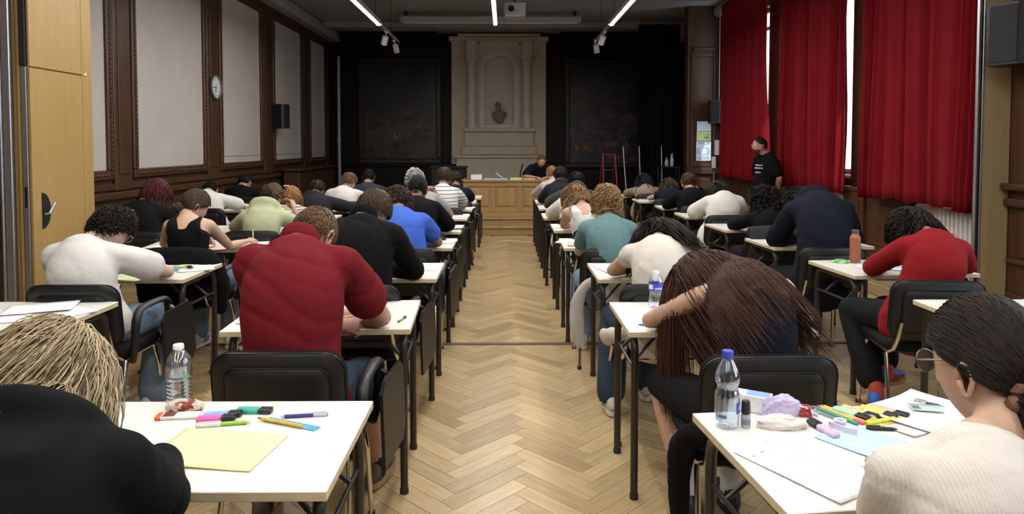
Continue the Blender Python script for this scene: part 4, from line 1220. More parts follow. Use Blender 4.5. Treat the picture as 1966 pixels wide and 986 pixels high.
def locks_mesh(paths, r0, r1, sides=3, lockv=None, flat=1.0):
    n, m, _ = paths.shape
    T = np.gradient(paths, axis=1); T /= np.linalg.norm(T, axis=2, keepdims=True) + 1e-9
    ref = np.zeros_like(T); ref[..., 0] = 0.3; ref[..., 1] = 0.2; ref[..., 2] = 0.93
    sw = np.abs((T * ref).sum(2, keepdims=True)) > 0.95
    ref = np.where(sw, np.array([1.0, 0, 0]), ref)
    A = np.cross(T, ref); A /= np.linalg.norm(A, axis=2, keepdims=True) + 1e-9
    B = np.cross(T, A)
    t = np.linspace(0, 1, m)
    rad = (r0[:, None] * (1 - t[None, :] ** 2.2) + r1 * t[None, :])[..., None]
    V = np.stack([paths + rad * (A * math.cos(2 * PI * k / sides) + flat * B * math.sin(2 * PI * k / sides)) for k in range(sides)], axis=2)
    V = V.reshape(-1, 3)
    idx = np.arange(n * m * sides).reshape(n, m, sides)
    Q = []
    for k in range(sides):
        k2 = (k + 1) % sides
        Q.append(np.stack([idx[:, :-1, k], idx[:, :-1, k2], idx[:, 1:, k2], idx[:, 1:, k]], axis=-1).reshape(-1, 4))
    lv = np.repeat((lockv if lockv is not None else np.random.rand(n))[:, None], m * sides, axis=1).ravel()
    return V, np.concatenate(Q), lv

def build_hair(parent, name, mat, Hc, Rh, hs, sty, colliders, rng):
    """sty: dict(kind, n, length, ...). Cap over the scalp plus many locks, one mesh"""
    kind = sty.get('kind', 'short'); n = sty.get('n', 500); thick = sty.get('thick', 0.012)
    fr, bk = sty.get('front', 0.42), sty.get('back', -0.62)
    a_, b_ = (fr + bk) / 2, (fr - bk) / 2
    def mask(D): return D[:, 2] - (a_ + b_ * D[:, 1]) - sty.get('bald', 0) * np.clip(D[:, 2] - 0.4, 0, 1) * (D[:, 1] > -0.55) * 3
    # cap
    D, Q = sphere_dirs(40 if n > 400 else 26, 30 if n > 400 else 20)
    P = head_shape(D, hs, False)
    s = smoothstep(0.0, 0.16, mask(D))
    nz = vnoise(D * 7 + sty.get('seed', 1)) * sty.get('lump', 0.6)
    off = (thick * (1 + nz)) * s - 0.008 * (1 - s)
    P = P + D * off[:, None]
    Vs = [(P @ Rh.T) + Hc]; Qs = [np.array(Q)]; Ls = [np.full(len(P), 0.35) + 0.25 * vnoise(D * 9)]
    base = len(P)
    # roots
    cand = rng.normal(size=(n * 8, 3)); cand /= np.linalg.norm(cand, axis=1)[:, None]
    cand = cand[mask(cand) > 0.03][:n]
    n = len(cand)
    rootsL = head_shape(cand, hs, False) + cand * (thick * 0.75)
    length = sty.get('length', 0.05) * (0.75 + 0.5 * rng.rand(n))
    m = sty.get('seg', 6)
    lockv = np.clip(0.5 + 0.28 * rng.normal(size=n), 0, 1)
    crown = nrm(sty.get('crown', (0.05, -0.4, 0.9)))
    if kind in ('bun', 'pony'):
        tie = nrm(sty.get('tie', (0, -0.85, -0.25)))
        tt = np.linspace(0, 1, m)
        dots = np.clip(cand @ tie, -1, 1); om = np.arccos(dots)[:, None, None]
        so = np.sin(om) + 1e-6
        path = (np.sin((1 - tt)[None, :, None] * om) / so) * cand[:, None, :] + (np.sin(tt[None, :, None] * om) / so) * tie[None, None, :]
        fl = path.reshape(-1, 3)
        pl = head_shape(fl, hs, False) + fl * (thick * 0.9 + 0.006 * rng.rand(len(fl)))[:, None]
        paths = ((pl @ Rh.T) + Hc).reshape(n, m, 3)
        tp = (head_shape(tie[None], hs, False)[0] + tie * (thick + sty.get('bun_out', 0.028))) @ Rh.T + Hc
        if kind == 'bun':
            br = sty.get('bun_r', 0.042); nb = sty.get('bun_n', 90)
            pb = []
            for i in range(nb):
                ax = nrm(rng.normal(size=3) * 0.55 + (tie @ Rh.T)); u = nrm(np.cross(ax, [0.3, 0.2, 0.9])); v = np.cross(ax, u)
                th = rng.rand() * 6.28 + np.linspace(0, 3.6, m); rr = br * (0.75 + 0.35 * rng.rand())
                hgt = rng.uniform(-0.5, 0.5) * br
                pb.append(tp + np.outer(np.cos(th), u) * rr + np.outer(np.sin(th), v) * rr + ax * hgt + nrm(ax) * 0.004)
            V, Qk, lv = locks_mesh(np.array(pb), np.full(nb, br * 0.16), 0.002, 4)
            Vs.append(V); Qs.append(Qk + base); Ls.append(lv); base += len(V)
            DD, QQ = sphere_dirs(14, 10); V = tp + DD * br * 0.85
            Vs.append(V); Qs.append(np.array(QQ) + base); Ls.append(np.full(len(V), .3)); base += len(V)
        else:
            nb = sty.get('bun_n', 60); p = np.tile(tp, (nb, 1)) + rng.normal(size=(nb, 3)) * 0.012
            v = np.tile((tie @ Rh.T), (nb, 1)); pb = [p.copy()]; st = sty.get('tail', 0.25) / 9
            for i in range(9):
                v = v * 0.7 + np.array([0, 0, -0.3]) + rng.normal(size=(nb, 3)) * 0.06; v /= np.linalg.norm(v, axis=1)[:, None]
                p = collide(p + v * st, colliders, Hc, Rh, hs, thick); pb.append(p.copy())
            V, Qk, lv = locks_mesh(np.stack(pb, 1), np.full(nb, 0.006), 0.0015, 3)
            Vs.append(V); Qs.append(Qk + base); Ls.append(lv); base += len(V)
    else:
        p = (rootsL @ Rh.T) + Hc
        rad = cand - crown * (cand @ crown)[:, None]; rad /= np.linalg.norm(rad, axis=1)[:, None] + 1e-6
        flow = rad
        if 'sweep' in sty: flow = flow + np.asarray(sty['sweep'])
        lift = sty.get('lift', 0.35)
        v = (flow + cand * lift) @ Rh.T
        v /= np.linalg.norm(v, axis=1)[:, None]
        grav = np.asarray(sty.get('grav', (0, 0, -0.15)), float)
        if 'split' in sty:      # left / right fall of the hair
            gl, gr = sty['split']; side = cand[:, 0:1] + sty.get('split_at', 0.0) + 0.15 * rng.normal(size=(n, 1))
            gv = np.where(side < 0, np.asarray(gl)[None], np.asarray(gr)[None])
        else: gv = np.tile(grav, (n, 1))
        curl = sty.get('curl', 0.0); wob = sty.get('wob', 0.08)
        ph = rng.rand(n) * 6.28; fq = sty.get('cfreq', 1.3) * (0.8 + 0.4 * rng.rand(n))
        pts = [p.copy()]; off0 = np.zeros_like(p)
        st = (length / (m - 1))[:, None]
        coll = sty.get('collide', kind == 'long')
        for i in range(1, m):
            v = v + gv + rng.normal(size=(n, 3)) * wob
            v /= np.linalg.norm(v, axis=1)[:, None] + 1e-9
            p = p + v * st
            p = collide(p, colliders if coll else [], Hc, Rh, hs, thick)
            stick = sty.get('stick', 0.5 if kind == 'short' else 0.0)
            if stick:
                q = (p - Hc) @ Rh; e_ = np.array([0.0755, 0.097, 0.122]) * hs + thick
                d_ = np.linalg.norm(q / e_, axis=1); mk = (d_ > 1.03) & (q[:, 2] > -0.06 - sty.get('hang', 0.0))
                q = np.where(mk[:, None], q * (1 + (1.02 / d_ - 1) * stick)[:, None], q); p = q @ Rh.T + Hc
            if curl:
                u = np.cross(v, [0.31, 0.2, 0.93]); u /= np.linalg.norm(u, axis=1)[:, None] + 1e-9; w_ = np.cross(v, u)
                a = (ph + fq * i)[:, None]
                pts.append(p + curl * (np.cos(a) * u + np.sin(a) * w_) * min(1, i / 2))
            else: pts.append(p.copy())
        paths = np.stack(pts, 1)
    V, Qk, lv = locks_mesh(paths, sty.get('r', 0.005) * (0.7 + 0.6 * rng.rand(n)), sty.get('tip', 0.001), 3, lockv)
    Vs.append(V); Qs.append(Qk + base); Ls.append(lv); base += len(V)
    me = fast_mesh(name, np.concatenate(Vs), np.concatenate(Qs), (), [mat], attr=('lock', np.concatenate(Ls)))
    return link(bpy.data.objects.new(name, me), parent)
def collide(p, ell, Hc, Rh, hs, thick):
    q = (p - Hc) @ Rh                 # into head space
    e = np.array([0.0755, 0.097, 0.122]) * hs + thick * 0.7
    c = np.array([0, 0, 0.0])
    d = np.linalg.norm((q - c) / e, axis=1)
    low = (q[:, 2] < -0.04) & (q[:, 1] < 0.0)
    k = np.where((d < 1) & ~low, 1 / np.maximum(d, 0.2), 1)
    p = ((q - c) * k[:, None] + c) @ Rh.T + Hc
    for (cc, A, rr) in ell:           # ellipsoids: centre, axes (rows), radii
        q = (p - cc) @ A.T
        d = np.linalg.norm(q / rr, axis=1)
        k = np.where(d < 1, 1 / np.maximum(d, 0.25), 1)
        p = (q * k[:, None]) @ A + cc
    return p

def shoe(parent, ankle, fdir, mats, sc=1.0, high=0.0):
    """mats: upper, sole, stripe"""
    ankle = np.asarray(ankle, float); f = nrm([fdir[0], fdir[1], 0]); pit = fdir[2] if len(fdir) > 2 else 0
    l = np.array([f[1], -f[0], 0]); up = np.array([0, 0, 1.0])
    if pit: f = nrm(f + up * pit); up = np.cross(l, f)
    z0 = ankle - up * (0.075)
    if not pit: z0[2] = max(0.002, z0[2])
    up_ = Parts()
    prof = [(-0.065, .026, .028, .030), (-0.045, .033, .040, .052), (0.0, .034, .045, .060), (0.045, .037, .032, .048), (0.10, .043, .022, .040), (0.15, .040, .016, .032), (0.185, .022, .010, .020)]
    V, F = tube([z0 + f * a * sc + up * (c + 0.022) for (a, w_, h, c) in prof], [(w_ * sc, h * sc) for (a, w_, h, c) in prof], lat=l, n=12, sub=2)
    mb = MB().add(V, F, 0)
    V, F = tube([ankle - up * 0.03 + f * -0.012, ankle + up * (0.02 + high) + f * -0.015], [(.036, .046), (.036, .044)], lat=l, n=12, sub=2)
    mb.add(V, F, 0)
    n = 18; poly = []
    for k in range(n):
        a = 2 * PI * k / n; c, s = math.cos(a), math.sin(a)
        yy = 0.06 + 0.135 * c; ww = (0.043 if c > 0 else 0.037) * (abs(s) ** 0.7) * (1 if s >= 0 else -1)
        poly.append((ww * sc, yy * sc))
    V = [z0 + l * x + f * y for x, y in poly] + [z0 + l * x * 1.02 + f * y * 1.01 + up * 0.028 for x, y in poly]
    F = [tuple(range(n - 1, -1, -1)), tuple(range(n, 2 * n))] + [(k, (k + 1) % n, n + (k + 1) % n, n + k) for k in range(n)]
    mb.add(V, F, 1)
    if len(mats) > 2:
        for a in (0.03, 0.055, 0.08):
            for s in (-1, 1):
                V, F = tube([z0 + f * (a + 0.015) * sc + l * s * 0.030 + up * 0.075, z0 + f * (a) * sc + l * s * 0.0445 + up * 0.05, z0 + f * (a - 0.015) * sc + l * s * 0.043 + up * 0.03], [(0.004, 0.006)] * 3, n=6, sub=2)
                mb.add(V, F, 2)
    return mb.build('shoe', list(mats), parent, smooth=True, angle=50)

SKIN = {'light': skin_mat('skin_light', (0.56, 0.36, 0.26)), 'pale': skin_mat('skin_pale', (0.62, 0.42, 0.33)), 'tan': skin_mat('skin_tan', (0.42, 0.25, 0.165)), 'brown': skin_mat('skin_brown', (0.20, 0.10, 0.06)), 'rosy': skin_mat('skin_rosy', (0.55, 0.31, 0.235))}
M_EYEW = plain('eye_white', (0.75, 0.73, 0.7), 0.3); M_EYED = plain('eye_dark', (0.02, 0.015, 0.01), 0.2)

def person(label, root, head, pitch=40, yaw=0, roll=0, hs=1.0, build=1.0, fem=False, skin='light', hair=None, hairm=None,
           top=None, bottom=None, shoes=None, arms=None, legs=None, vox=0.014, c7=None, hip_z=0.555, twist=0.0, tilt=0.0, hunch=1.0,
           seed=1, sw=None, world=True, rz=0.0, name='person', group='people sitting the exam', curls=(30, 30), palm=((0, 0, -1), (0, 0, -1)), legsvox=None, sock=None, sh_up=0.012):
    rng = np.random.RandomState(seed)
    ox = np.array([root[0], root[1], 0.0])
    W = (lambda p: np.asarray(p, float) - ox) if world else (lambda p: np.asarray(p, float))
    g = empty(name, (root[0], root[1], 0), rz, label, 'person', group)
    Hc = W(head); Rh = rot(yaw, pitch, roll)
    N = Hc + Rh @ np.array([0, -0.030, -0.078]) * hs
    Rn = rot(yaw * 0.4, pitch * 0.6, roll * 0.5)
    C7 = W(c7) if c7 is not None else N + Rn @ np.array([0, -0.055, -0.056])
    P0 = np.array([0, -0.02, hip_z])
    Lsp = np.linalg.norm(C7 - P0)
    axis = nrm(C7 - P0)
    un = nrm(nrm(N - C7) * 0.5 + axis * 0.7)
    c1 = P0 + np.array([0, -0.03, 0.36 * Lsp]) ; c2 = C7 - un * 0.36 * Lsp + np.array([0, -0.05 * hunch, 0.03 * hunch])
    ts = np.array([0, 0.16, 0.33, 0.50, 0.66, 0.80, 0.91, 1.0])
    S = bezier(P0, c1, c2, C7, ts)
    Tn = np.gradient(S, axis=0); Tn /= np.linalg.norm(Tn, axis=1)[:, None]
    lat = np.array([math.cos(twist) * math.cos(tilt), math.sin(twist) * math.cos(tilt), math.sin(tilt)])
    b = build
    if fem: rx = np.array([.165, .142, .122, .126, .133, .126, .095, .053]) * b; ry = np.array([.118, .105, .092, .098, .105, .092, .072, .052]) * b
    else: rx = np.array([.158, .145, .138, .144, .150, .142, .105, .057]) * b; ry = np.array([.120, .112, .105, .112, .118, .104, .080, .056]) * b
    sh = (sw if sw else (0.140 if fem else 0.155)) * b
    iS = 5
    fwd = np.cross(Tn[6], lat); fwd = -fwd if fwd[1] < 0 else fwd
    Sc = S[iS] * 0.3 + S[6] * 0.7
    SH = {s: Sc + lat * s * sh + fwd * 0.03 - Tn[6] * 0.01 + np.array([0, 0, sh_up]) for s in (-1, 1)}
    # arms: {-1: (elbow, wrist), 1: (elbow, wrist)} ; -1 is the figure's left
    EL, WR = {}, {}
    for s in (-1, 1):
        e, w_ = arms[0 if s < 0 else 1]
        EL[s], WR[s] = W(e), W(w_)
    # legs
    if legs is None:
        legs = [((-0.12, 0.41, 0.52), (-0.12, 0.34, 0.085)), ((0.12, 0.41, 0.52), (0.12, 0.34, 0.085))]
    HJ = {s: P0 + np.array([s * 0.09, 0.03, -0.01]) for s in (-1, 1)}
    KN = {-1: np.array(legs[0][0], float), 1: np.array(legs[1][0], float)}
    AN = {-1: np.array(legs[0][1], float), 1: np.array(legs[1][1], float)}
    ad = 1.0 if not fem else 0.88
    ad *= b ** 0.5
    def torso(inf, i0=0, i1=8, rs=1.0):
        return tube(S[i0:i1], [(x * rs + inf, y * rs + inf) for x, y in zip(rx[i0:i1], ry[i0:i1])], lat=lat, n=24, sub=3)
    def upper(s, inf, f=1.0, flare=0.0):
        p = SH[s] + (EL[s] - SH[s]) * f; mid = SH[s] + (EL[s] - SH[s]) * f * 0.5
        return tube([SH[s], mid, p], [.050 * ad + inf, (.046 + .003 * (1 - f)) * ad + inf + flare * .5, (.038 + .008 * (1 - f)) * ad + inf + flare], n=14, sub=3)
    def clav(s, inf): return tube([S[6] - lat * s * 0.02 - Tn[6] * 0.015, (S[6] + SH[s]) / 2 + Tn[6] * 0.004, SH[s]], [.056 * ad + inf, .050 * ad + inf, .050 * ad + inf], n=14, sub=3)
    def fore(s, inf, f=1.0):
        p = EL[s] + (WR[s] - EL[s]) * f
        m1 = EL[s] + (WR[s] - EL[s]) * f * 0.3
        return tube([EL[s], m1, p], [.038 * ad + inf, .040 * ad + inf, (.026 + .012 * (1 - f)) * ad + inf], n=12, sub=3)
    def thigh(s, inf): return tube([HJ[s], HJ[s] * .5 + KN[s] * .5 + np.array([0, 0, .005]), KN[s]], [.088 * b + inf, .075 * b + inf, .056 * b + inf], n=16, sub=3)
    def shin(s, inf, f=1.0, flare=0.0):
        p = KN[s] + (AN[s] - KN[s]) * f
        m1 = KN[s] + (AN[s] - KN[s]) * f * 0.35 + np.array([0, -0.012, 0])
        return tube([KN[s], m1, p], [.054 * b + inf, .055 * b + inf + flare * .4, .036 * b + (0.015 * (1 - f)) + inf + flare], n=14, sub=3)
    body = Parts(); body.add(torso(0)); 
    body.add(tube([C7 - un * 0.03, (C7 + N) / 2 + (Rh @ np.array([0, -.004, 0])), N + Rh @ np.array([0, 0.005, 0.03])], [.058 * ad, .054 * ad, .054 * ad], n=16, sub=3))
    near = vox <= 0.0105
    D, Q = sphere_dirs(56 if near else 30, 44 if near else 24)
    hv = head_shape(D, hs) @ Rh.T + Hc
    body.add((hv, Q + [tuple(range(0, 56 if near else 30)), tuple(range(len(D) - (56 if near else 30), len(D)))[::-1]]))
    extra = []
    for s in (-1, 1):
        body.add(clav(s, 0)); body.add(upper(s, 0)); body.add(fore(s, 0)); body.add(thigh(s, 0)); body.add(shin(s, 0))
        body.add(tube([AN[s], AN[s] + np.array([0, .06, -.04]), AN[s] + np.array([0, .14, -.055])], [.036, .034, .022], n=10, sub=2))
        pn = palm[0 if s < 0 else 1]
        pv, fs = hand(WR[s], nrm(WR[s] - EL[s]) * 0.8 + np.array([0, .2, 0]) if False else WR[s] - EL[s], pn, s, curls[0 if s < 0 else 1], n=8 if near else 5, sc=0.92 if fem else 1.0)
        body.add(pv)
        for (V, F) in fs: extra.append((V, F, 0))
        # ear
        ec = np.array([s * 0.0715, -0.010, -0.016]) * hs
        a = np.linspace(0, 2 * PI, 12, endpoint=False)
        rim = [ec + np.array([s * (0.010 + 0.006 * math.sin(t)), 0.016 * math.cos(t) * (1 if math.sin(t) > 0 else .7) - 0.006 * math.sin(t), 0.031 * math.sin(t)]) for t in a]
        V, F = tube(np.array(rim + [rim[0]]) @ Rh.T + Hc, 0.0052, n=6, sub=1, round_caps=False); extra.append((V, F, 0))
        V = np.array([ec] + [r_ - np.array([s * 0.002, 0, 0]) for r_ in rim]) @ Rh.T + Hc
        F = [(0, 1 + k, 1 + (k + 1) % 12) for k in range(12)]; F = F + [f[::-1] for f in F]; extra.append((V, F, 0))
        # eye
        DD, QQ = sphere_dirs(10, 8); eo = np.array([s * 0.031, 0.0715, 0.012]) * hs
        extra.append(((DD * 0.0115 + eo) @ Rh.T + Hc, QQ, 1)); extra.append(((DD * np.array([.005, .003, .005]) + eo + np.array([0, 0.0098, 0])) @ Rh.T + Hc, QQ, 2))
    solid('body', body, g, [SKIN[skin], M_EYEW, M_EYED], vox, 3 if not near else 4, None, extra)
    # ---- clothes
    if top:
        inf = top.get('inf', 0.014); slv = top.get('sleeve', 'short'); gv = top.get('vox', max(vox, 0.011))
        T_ = Parts(); lo = top.get('from', 0); fl = top.get('flare', 0.02)
        if slv in ('short', 'long', 'cap'):
            T_.add(torso(inf, lo, 7))
            T_.add(tube([S[6] - Tn[6] * .02, S[6] + (C7 - S[6]) * top.get('neck', 0.55)], [(rx[6] * .9 + inf, ry[6] * .95 + inf), (.066 * ad + inf * .6, .062 * ad + inf * .6)], lat=lat, n=20, sub=2))
            for s in (-1, 1):
                T_.add(clav(s, inf * .9))
                if slv == 'cap': T_.add(upper(s, inf * .9, top.get('len', 0.22), 0.008))
                elif slv == 'short': T_.add(upper(s, inf, top.get('len', 0.62), fl))
                else:
                    T_.add(upper(s, inf, 1.0, 0.004)); T_.add(fore(s, inf * .9, top.get('len', 0.92)))
        else:
            k = 6 if slv == 'strap' else 5
            T_.add(torso(inf * .7, lo, k))
            if slv in ('strap', 'wide'):
                w0 = 0.55 if slv == 'wide' else 0.5
                for s in (-1, 1):
                    pts = [S[4] + lat * s * rx[4] * 0.55 - np.cross(lat, Tn[4]) * 0, None]
                    bkv = -np.cross(lat, Tn[5]) ; bkv = bkv if bkv[1] < 0 else -bkv
                    q0 = S[4] + lat * s * rx[4] * .62 + bkv * (ry[4] * .75); q1 = S[5] + lat * s * sh * .55 + bkv * (ry[5] * .85); q2 = SH[s] * .55 + S[6] * .45 + Tn[6] * (.056 * ad) + bkv * 0.01
                    q3 = S[5] + lat * s * sh * .55 - bkv * (ry[5] * .9); q4 = S[4] + lat * s * rx[4] * .6 - bkv * (ry[4] * .8)
                    ww = .045 if slv == 'wide' else .026
                    T_.add(tube([q0, q1, q2, q3, q4], [(ww, .020), (ww, .020), (ww, .014), (ww, .020), (ww, .02)], lat=lat, n=10, sub=4))
        if lo == 0 and not top.get('crop'):
            T_.add(tube([P0 + np.array([0, -.01, .06]), P0 + np.array([0, -.005, -.01]), P0 + np.array([0, 0.0, top.get('hem', -0.05)])], [(rx[0] + inf, ry[0] + inf), (rx[0] + inf + .012, ry[0] + inf + .015), (rx[0] + inf + .014, ry[0] + inf + .02)], lat=(1, 0, 0), n=22, sub=2))
        if top.get('hood'):
            bk = -fwd; r_ = top.get('hoodr', 0.042)
            base = C7 + un * 0.0
            ring = []
            for t in np.linspace(-2.25, 2.25, 11):
                ring.append(base + lat * math.sin(t) * 0.098 + bk * math.cos(t) * 0.085 + un * (top.get('hoodup', 0) - 0.012 + 0.012 * math.cos(t)) - fwd * 0.0)
            T_.add(tube(ring, [r_ * .7] + [r_] * 9 + [r_ * .7], n=12, sub=2))
            up0 = -Tn[6]
            T_.add(tube([base + bk * .05 + un * .01, base + bk * .075 + up0 * .06, S[6] + bk * (ry[6] + .018) + up0 * .06, S[5] + bk * (ry[5] + .012) + up0 * .01], [(.09, .032), (.115, .034), (.10, .028), (.05, .018)], lat=lat, n=16, sub=3))
        if top.get('collar'):
            ring = [C7 + un * 0.012 + lat * math.sin(t) * 0.073 + (-fwd) * math.cos(t) * 0.069 + un * (0.020 + 0.012 * math.cos(t)) - fwd * 0.0 for t in np.linspace(-2.7, 2.7, 19)]
            V, Fc = tube(ring, [(.026, .0055)] * 19, lat=un, n=10, sub=2)
            MB().add(V, Fc).build('collar', top['mat'], g, smooth=True)
        solid(top.get('name', 't_shirt'), T_, g, top['mat'], gv, top.get('smooth', 5), folds(top.get('fold', 0.006), top.get('freq', (8, 8, 15)), seed * 1.7, shear=top.get('shear', 0.25)))
    if bottom:
        inf = bottom.get('inf', 0.014); B_ = Parts()
        B_.add(tube([P0 + np.array([0, -.005, .07]), P0 + np.array([0, 0, .0]), P0 + np.array([0, .02, -.05])], [(rx[0] * .93 + inf * .4, ry[0] + inf * .2), (rx[0] + inf * .7, ry[0] + inf), (rx[0] * .9 + inf, ry[0] * .8 + inf)], lat=(1, 0, 0), n=22, sub=3))
        for s in (-1, 1):
            B_.add(thigh(s, inf))
            if bottom.get('len', 0.93) > 0: B_.add(shin(s, inf, bottom.get('len', 0.93), bottom.get('flare', 0.012)))
        solid(bottom.get('name', 'trousers'), B_, g, bottom['mat'], max(vox * 1.25, 0.015), 3, folds(bottom.get('fold', 0.006), (10, 10, 10), seed * 2.1))
    if sock:
        for s in (-1, 1):
            V, F = tube([AN[s] + np.array([0, -.005, -.02]), AN[s] + np.array([0, -.008, .05]), AN[s] + (KN[s] - AN[s]) * .28], [.042, .041, .044], n=12, sub=2)
            MB().add(V, F).build('sock', sock, g, smooth=True)
    if shoes:
        for i, s in enumerate((-1, 1)):
            fd = shoes.get('dir', ((0, 1, 0), (0, 1, 0)))[i]
            shoe(g, AN[s], fd, shoes['mats'], shoes.get('sc', 0.95))
    # ---- hair
    ell = []
    for i in range(len(S)):
        la = nrm(lat - Tn[i] * (lat @ Tn[i])); A = np.array([la, np.cross(Tn[i], la), Tn[i]])
        ell.append((S[i], A, np.array([rx[i] + .022, ry[i] + .026, .085])))
    for s in (-1, 1):
        for f in ((0.0, 0.3, 0.6) if not (hair and hair.get('noarm')) else ()): ell.append((SH[s] + (EL[s] - SH[s]) * f, np.eye(3), np.full(3, .078 * ad)))
        ell.append(((SH[s] + S[6]) / 2, np.eye(3), np.full(3, .085 * ad)))
    if hair: build_hair(g, 'hair', hairm, Hc, Rh, hs, hair, ell, rng)
    g_ = dict(root=g, Hc=Hc, Rh=Rh, hs=hs, S=S, Tn=Tn, lat=lat, fwd=fwd, C7=C7, un=un, SH=SH, EL=EL, WR=WR, rx=rx, ry=ry)
    return g_
def glasses(pp, mat, lens=None, sc=1.0):
    """frame in front of the eyes with temple arms"""
    Hc, Rh, hs = pp['Hc'], pp['Rh'], pp['hs']
    mb = MB()
    for s in (-1, 1):
        a = np.linspace(0, 2 * PI, 17)
        ring = np.array([(s * 0.034 + 0.025 * math.cos(t), 0.106 - 0.004 * abs(math.cos(t)), 0.010 + 0.021 * math.sin(t)) for t in a]) * hs
        V, F = tube(ring @ Rh.T + Hc, 0.0022, n=6, sub=1, round_caps=False); mb.add(V, F)
        arm = np.array([(s * 0.059, 0.102, 0.014), (s * 0.077, 0.07, 0.016), (s * 0.080, 0.0, 0.016), (s * 0.078, -0.018, 0.0)]) * hs
        V, F = tube(arm @ Rh.T + Hc, 0.002, n=6, sub=2); mb.add(V, F)
    V, F = tube(np.array([(-0.010, 0.107, 0.014), (0, 0.109, 0.016), (0.010, 0.107, 0.014)]) * hs @ Rh.T + Hc, 0.002, n=6, sub=2); mb.add(V, F)
    o = mb.build('glasses', mat, pp['root'], smooth=True)
    if lens:
        for s in (-1, 1):
            a = np.linspace(0, 2 * PI, 16, endpoint=False)
            V = np.array([(s * 0.034, 0.106, 0.010)] + [(s * 0.034 + 0.024 * math.cos(t), 0.105, 0.010 + 0.020 * math.sin(t)) for t in a]) * hs @ Rh.T + Hc
            MB().add(V, [(0, 1 + k, 1 + (k + 1) % 16) for k in range(16)]).build('lens', lens, o)
    return o

# ================================================================== PEOPLE AND THEIR PLACES
H_BLONDE = hair_mat('hair_blonde', (0.085, 0.056, 0.03), (0.68, 0.54, 0.34))
H_LBROWN = hair_mat('hair_light_brown', (0.085, 0.05, 0.026), (0.21, 0.135, 0.07))
H_BROWN = hair_mat('hair_brown', (0.030, 0.018, 0.011), (0.085, 0.052, 0.032))
H_DARK = hair_mat('hair_dark', (0.010, 0.0065, 0.005), (0.035, 0.023, 0.017))
H_BLACK = hair_mat('hair_black', (0.004, 0.0035, 0.0035), (0.013, 0.011, 0.010), 0.6)
H_GINGER = hair_mat('hair_ginger', (0.15, 0.065, 0.024), (0.40, 0.205, 0.085))
H_CHEST = hair_mat('hair_chestnut', (0.022, 0.010, 0.007), (0.105, 0.042, 0.026), 0.38)
H_WINE = hair_mat('hair_wine', (0.03, 0.006, 0.008), (0.10, 0.016, 0.022))
H_GREY = hair_mat('hair_grey', (0.14, 0.14, 0.14), (0.62, 0.62, 0.60))
H_DBLONDE = hair_mat('hair_dark_blonde', (0.13, 0.075, 0.03), (0.42, 0.26, 0.12))
F = lambda n, c, **k: fabric(n, c, **k)
C_BLACK = F('black_cotton', (0.0042, 0.0042, 0.0050)); C_NAVY = F('navy_cotton', (0.008, 0.0095, 0.018)); C_WHITE = F('white_cotton', (0.66, 0.63, 0.60), var=0.06)
C_CREAM = F('cream_cotton', (0.62, 0.57, 0.51), var=0.06); C_RED = F('crimson_pique', (0.150, 0.010, 0.016), var=0.10); C_BLUE = F('royal_blue_cotton', (0.055, 0.125, 0.52), var=0.1)
C_GREEN = F('pale_green_fleece', (0.46, 0.49, 0.31), var=0.08); C_TEAL = F('teal_cotton', (0.130, 0.225, 0.235), var=0.1); C_JEANS = F('blue_denim', (0.17, 0.24, 0.33), weave=700, var=0.3)
C_DJEANS = F('dark_denim', (0.035, 0.05, 0.075), weave=700, var=0.3); C_BTROU = F('black_trousers', (0.009, 0.009, 0.010)); C_GREY = F('grey_cotton', (0.33, 0.33, 0.34), var=0.1)
C_STRIPE = F('white_black_stripe', (0.66, 0.65, 0.63), var=0.05, stripe=(2, 0.042, 0.007, (0.012, 0.012, 0.015)))
C_BSTRIPE = F('blue_white_stripe', (0.62, 0.62, 0.64), var=0.05, stripe=(2, 0.026, 0.011, (0.10, 0.12, 0.24)))
C_REDK = F('scarlet_knit', (0.23, 0.010, 0.013), var=0.10, weave=160, bmp=0.5); C_OLIVE = F('grey_green_cotton', (0.050, 0.062, 0.055)); C_BEIGE = F('beige_knit', (0.26, 0.20, 0.155), weave=160)
C_PALE = F('pale_print_cotton', (0.50, 0.42, 0.42), fold=40, var=0.35); C_DGREY = F('charcoal_fleece', (0.020, 0.021, 0.025)); C_LGREY = F('light_grey_fleece', (0.52, 0.50, 0.48), var=0.06)
C_RIB = F('cream_rib_knit', (0.64, 0.595, 0.55), var=0.04, stripe=(0, 0.006, 0.002, (0.585, 0.54, 0.495)))
SH_WHITE = [plain('shoe_white', (0.55, 0.54, 0.52), 0.6), plain('sole_white', (0.62, 0.60, 0.57), 0.6), plain('shoe_grey_stripe', (0.25, 0.25, 0.27), 0.5)]
SH_BLACK = [plain('shoe_black', (0.012, 0.012, 0.013), 0.5), plain('sole_dark', (0.02, 0.02, 0.02), 0.7)]
SH_BLUE = [plain('shoe_blue', (0.03, 0.12, 0.42), 0.7), plain('sole_gum', (0.30, 0.17, 0.08), 0.6), plain('shoe_red_stripe', (0.60, 0.05, 0.05), 0.6)]
SH_TAN = [plain('shoe_tan', (0.10, 0.06, 0.04), 0.7), plain('sole_tan', (0.34, 0.24, 0.13), 0.7)]
S_BLACK = plain('sock_black', (0.012, 0.012, 0.013), 0.9); S_WHITE = plain('sock_white', (0.7, 0.7, 0.7), 0.9); S_RED = plain('sock_red', (0.42, 0.06, 0.045), 0.9)

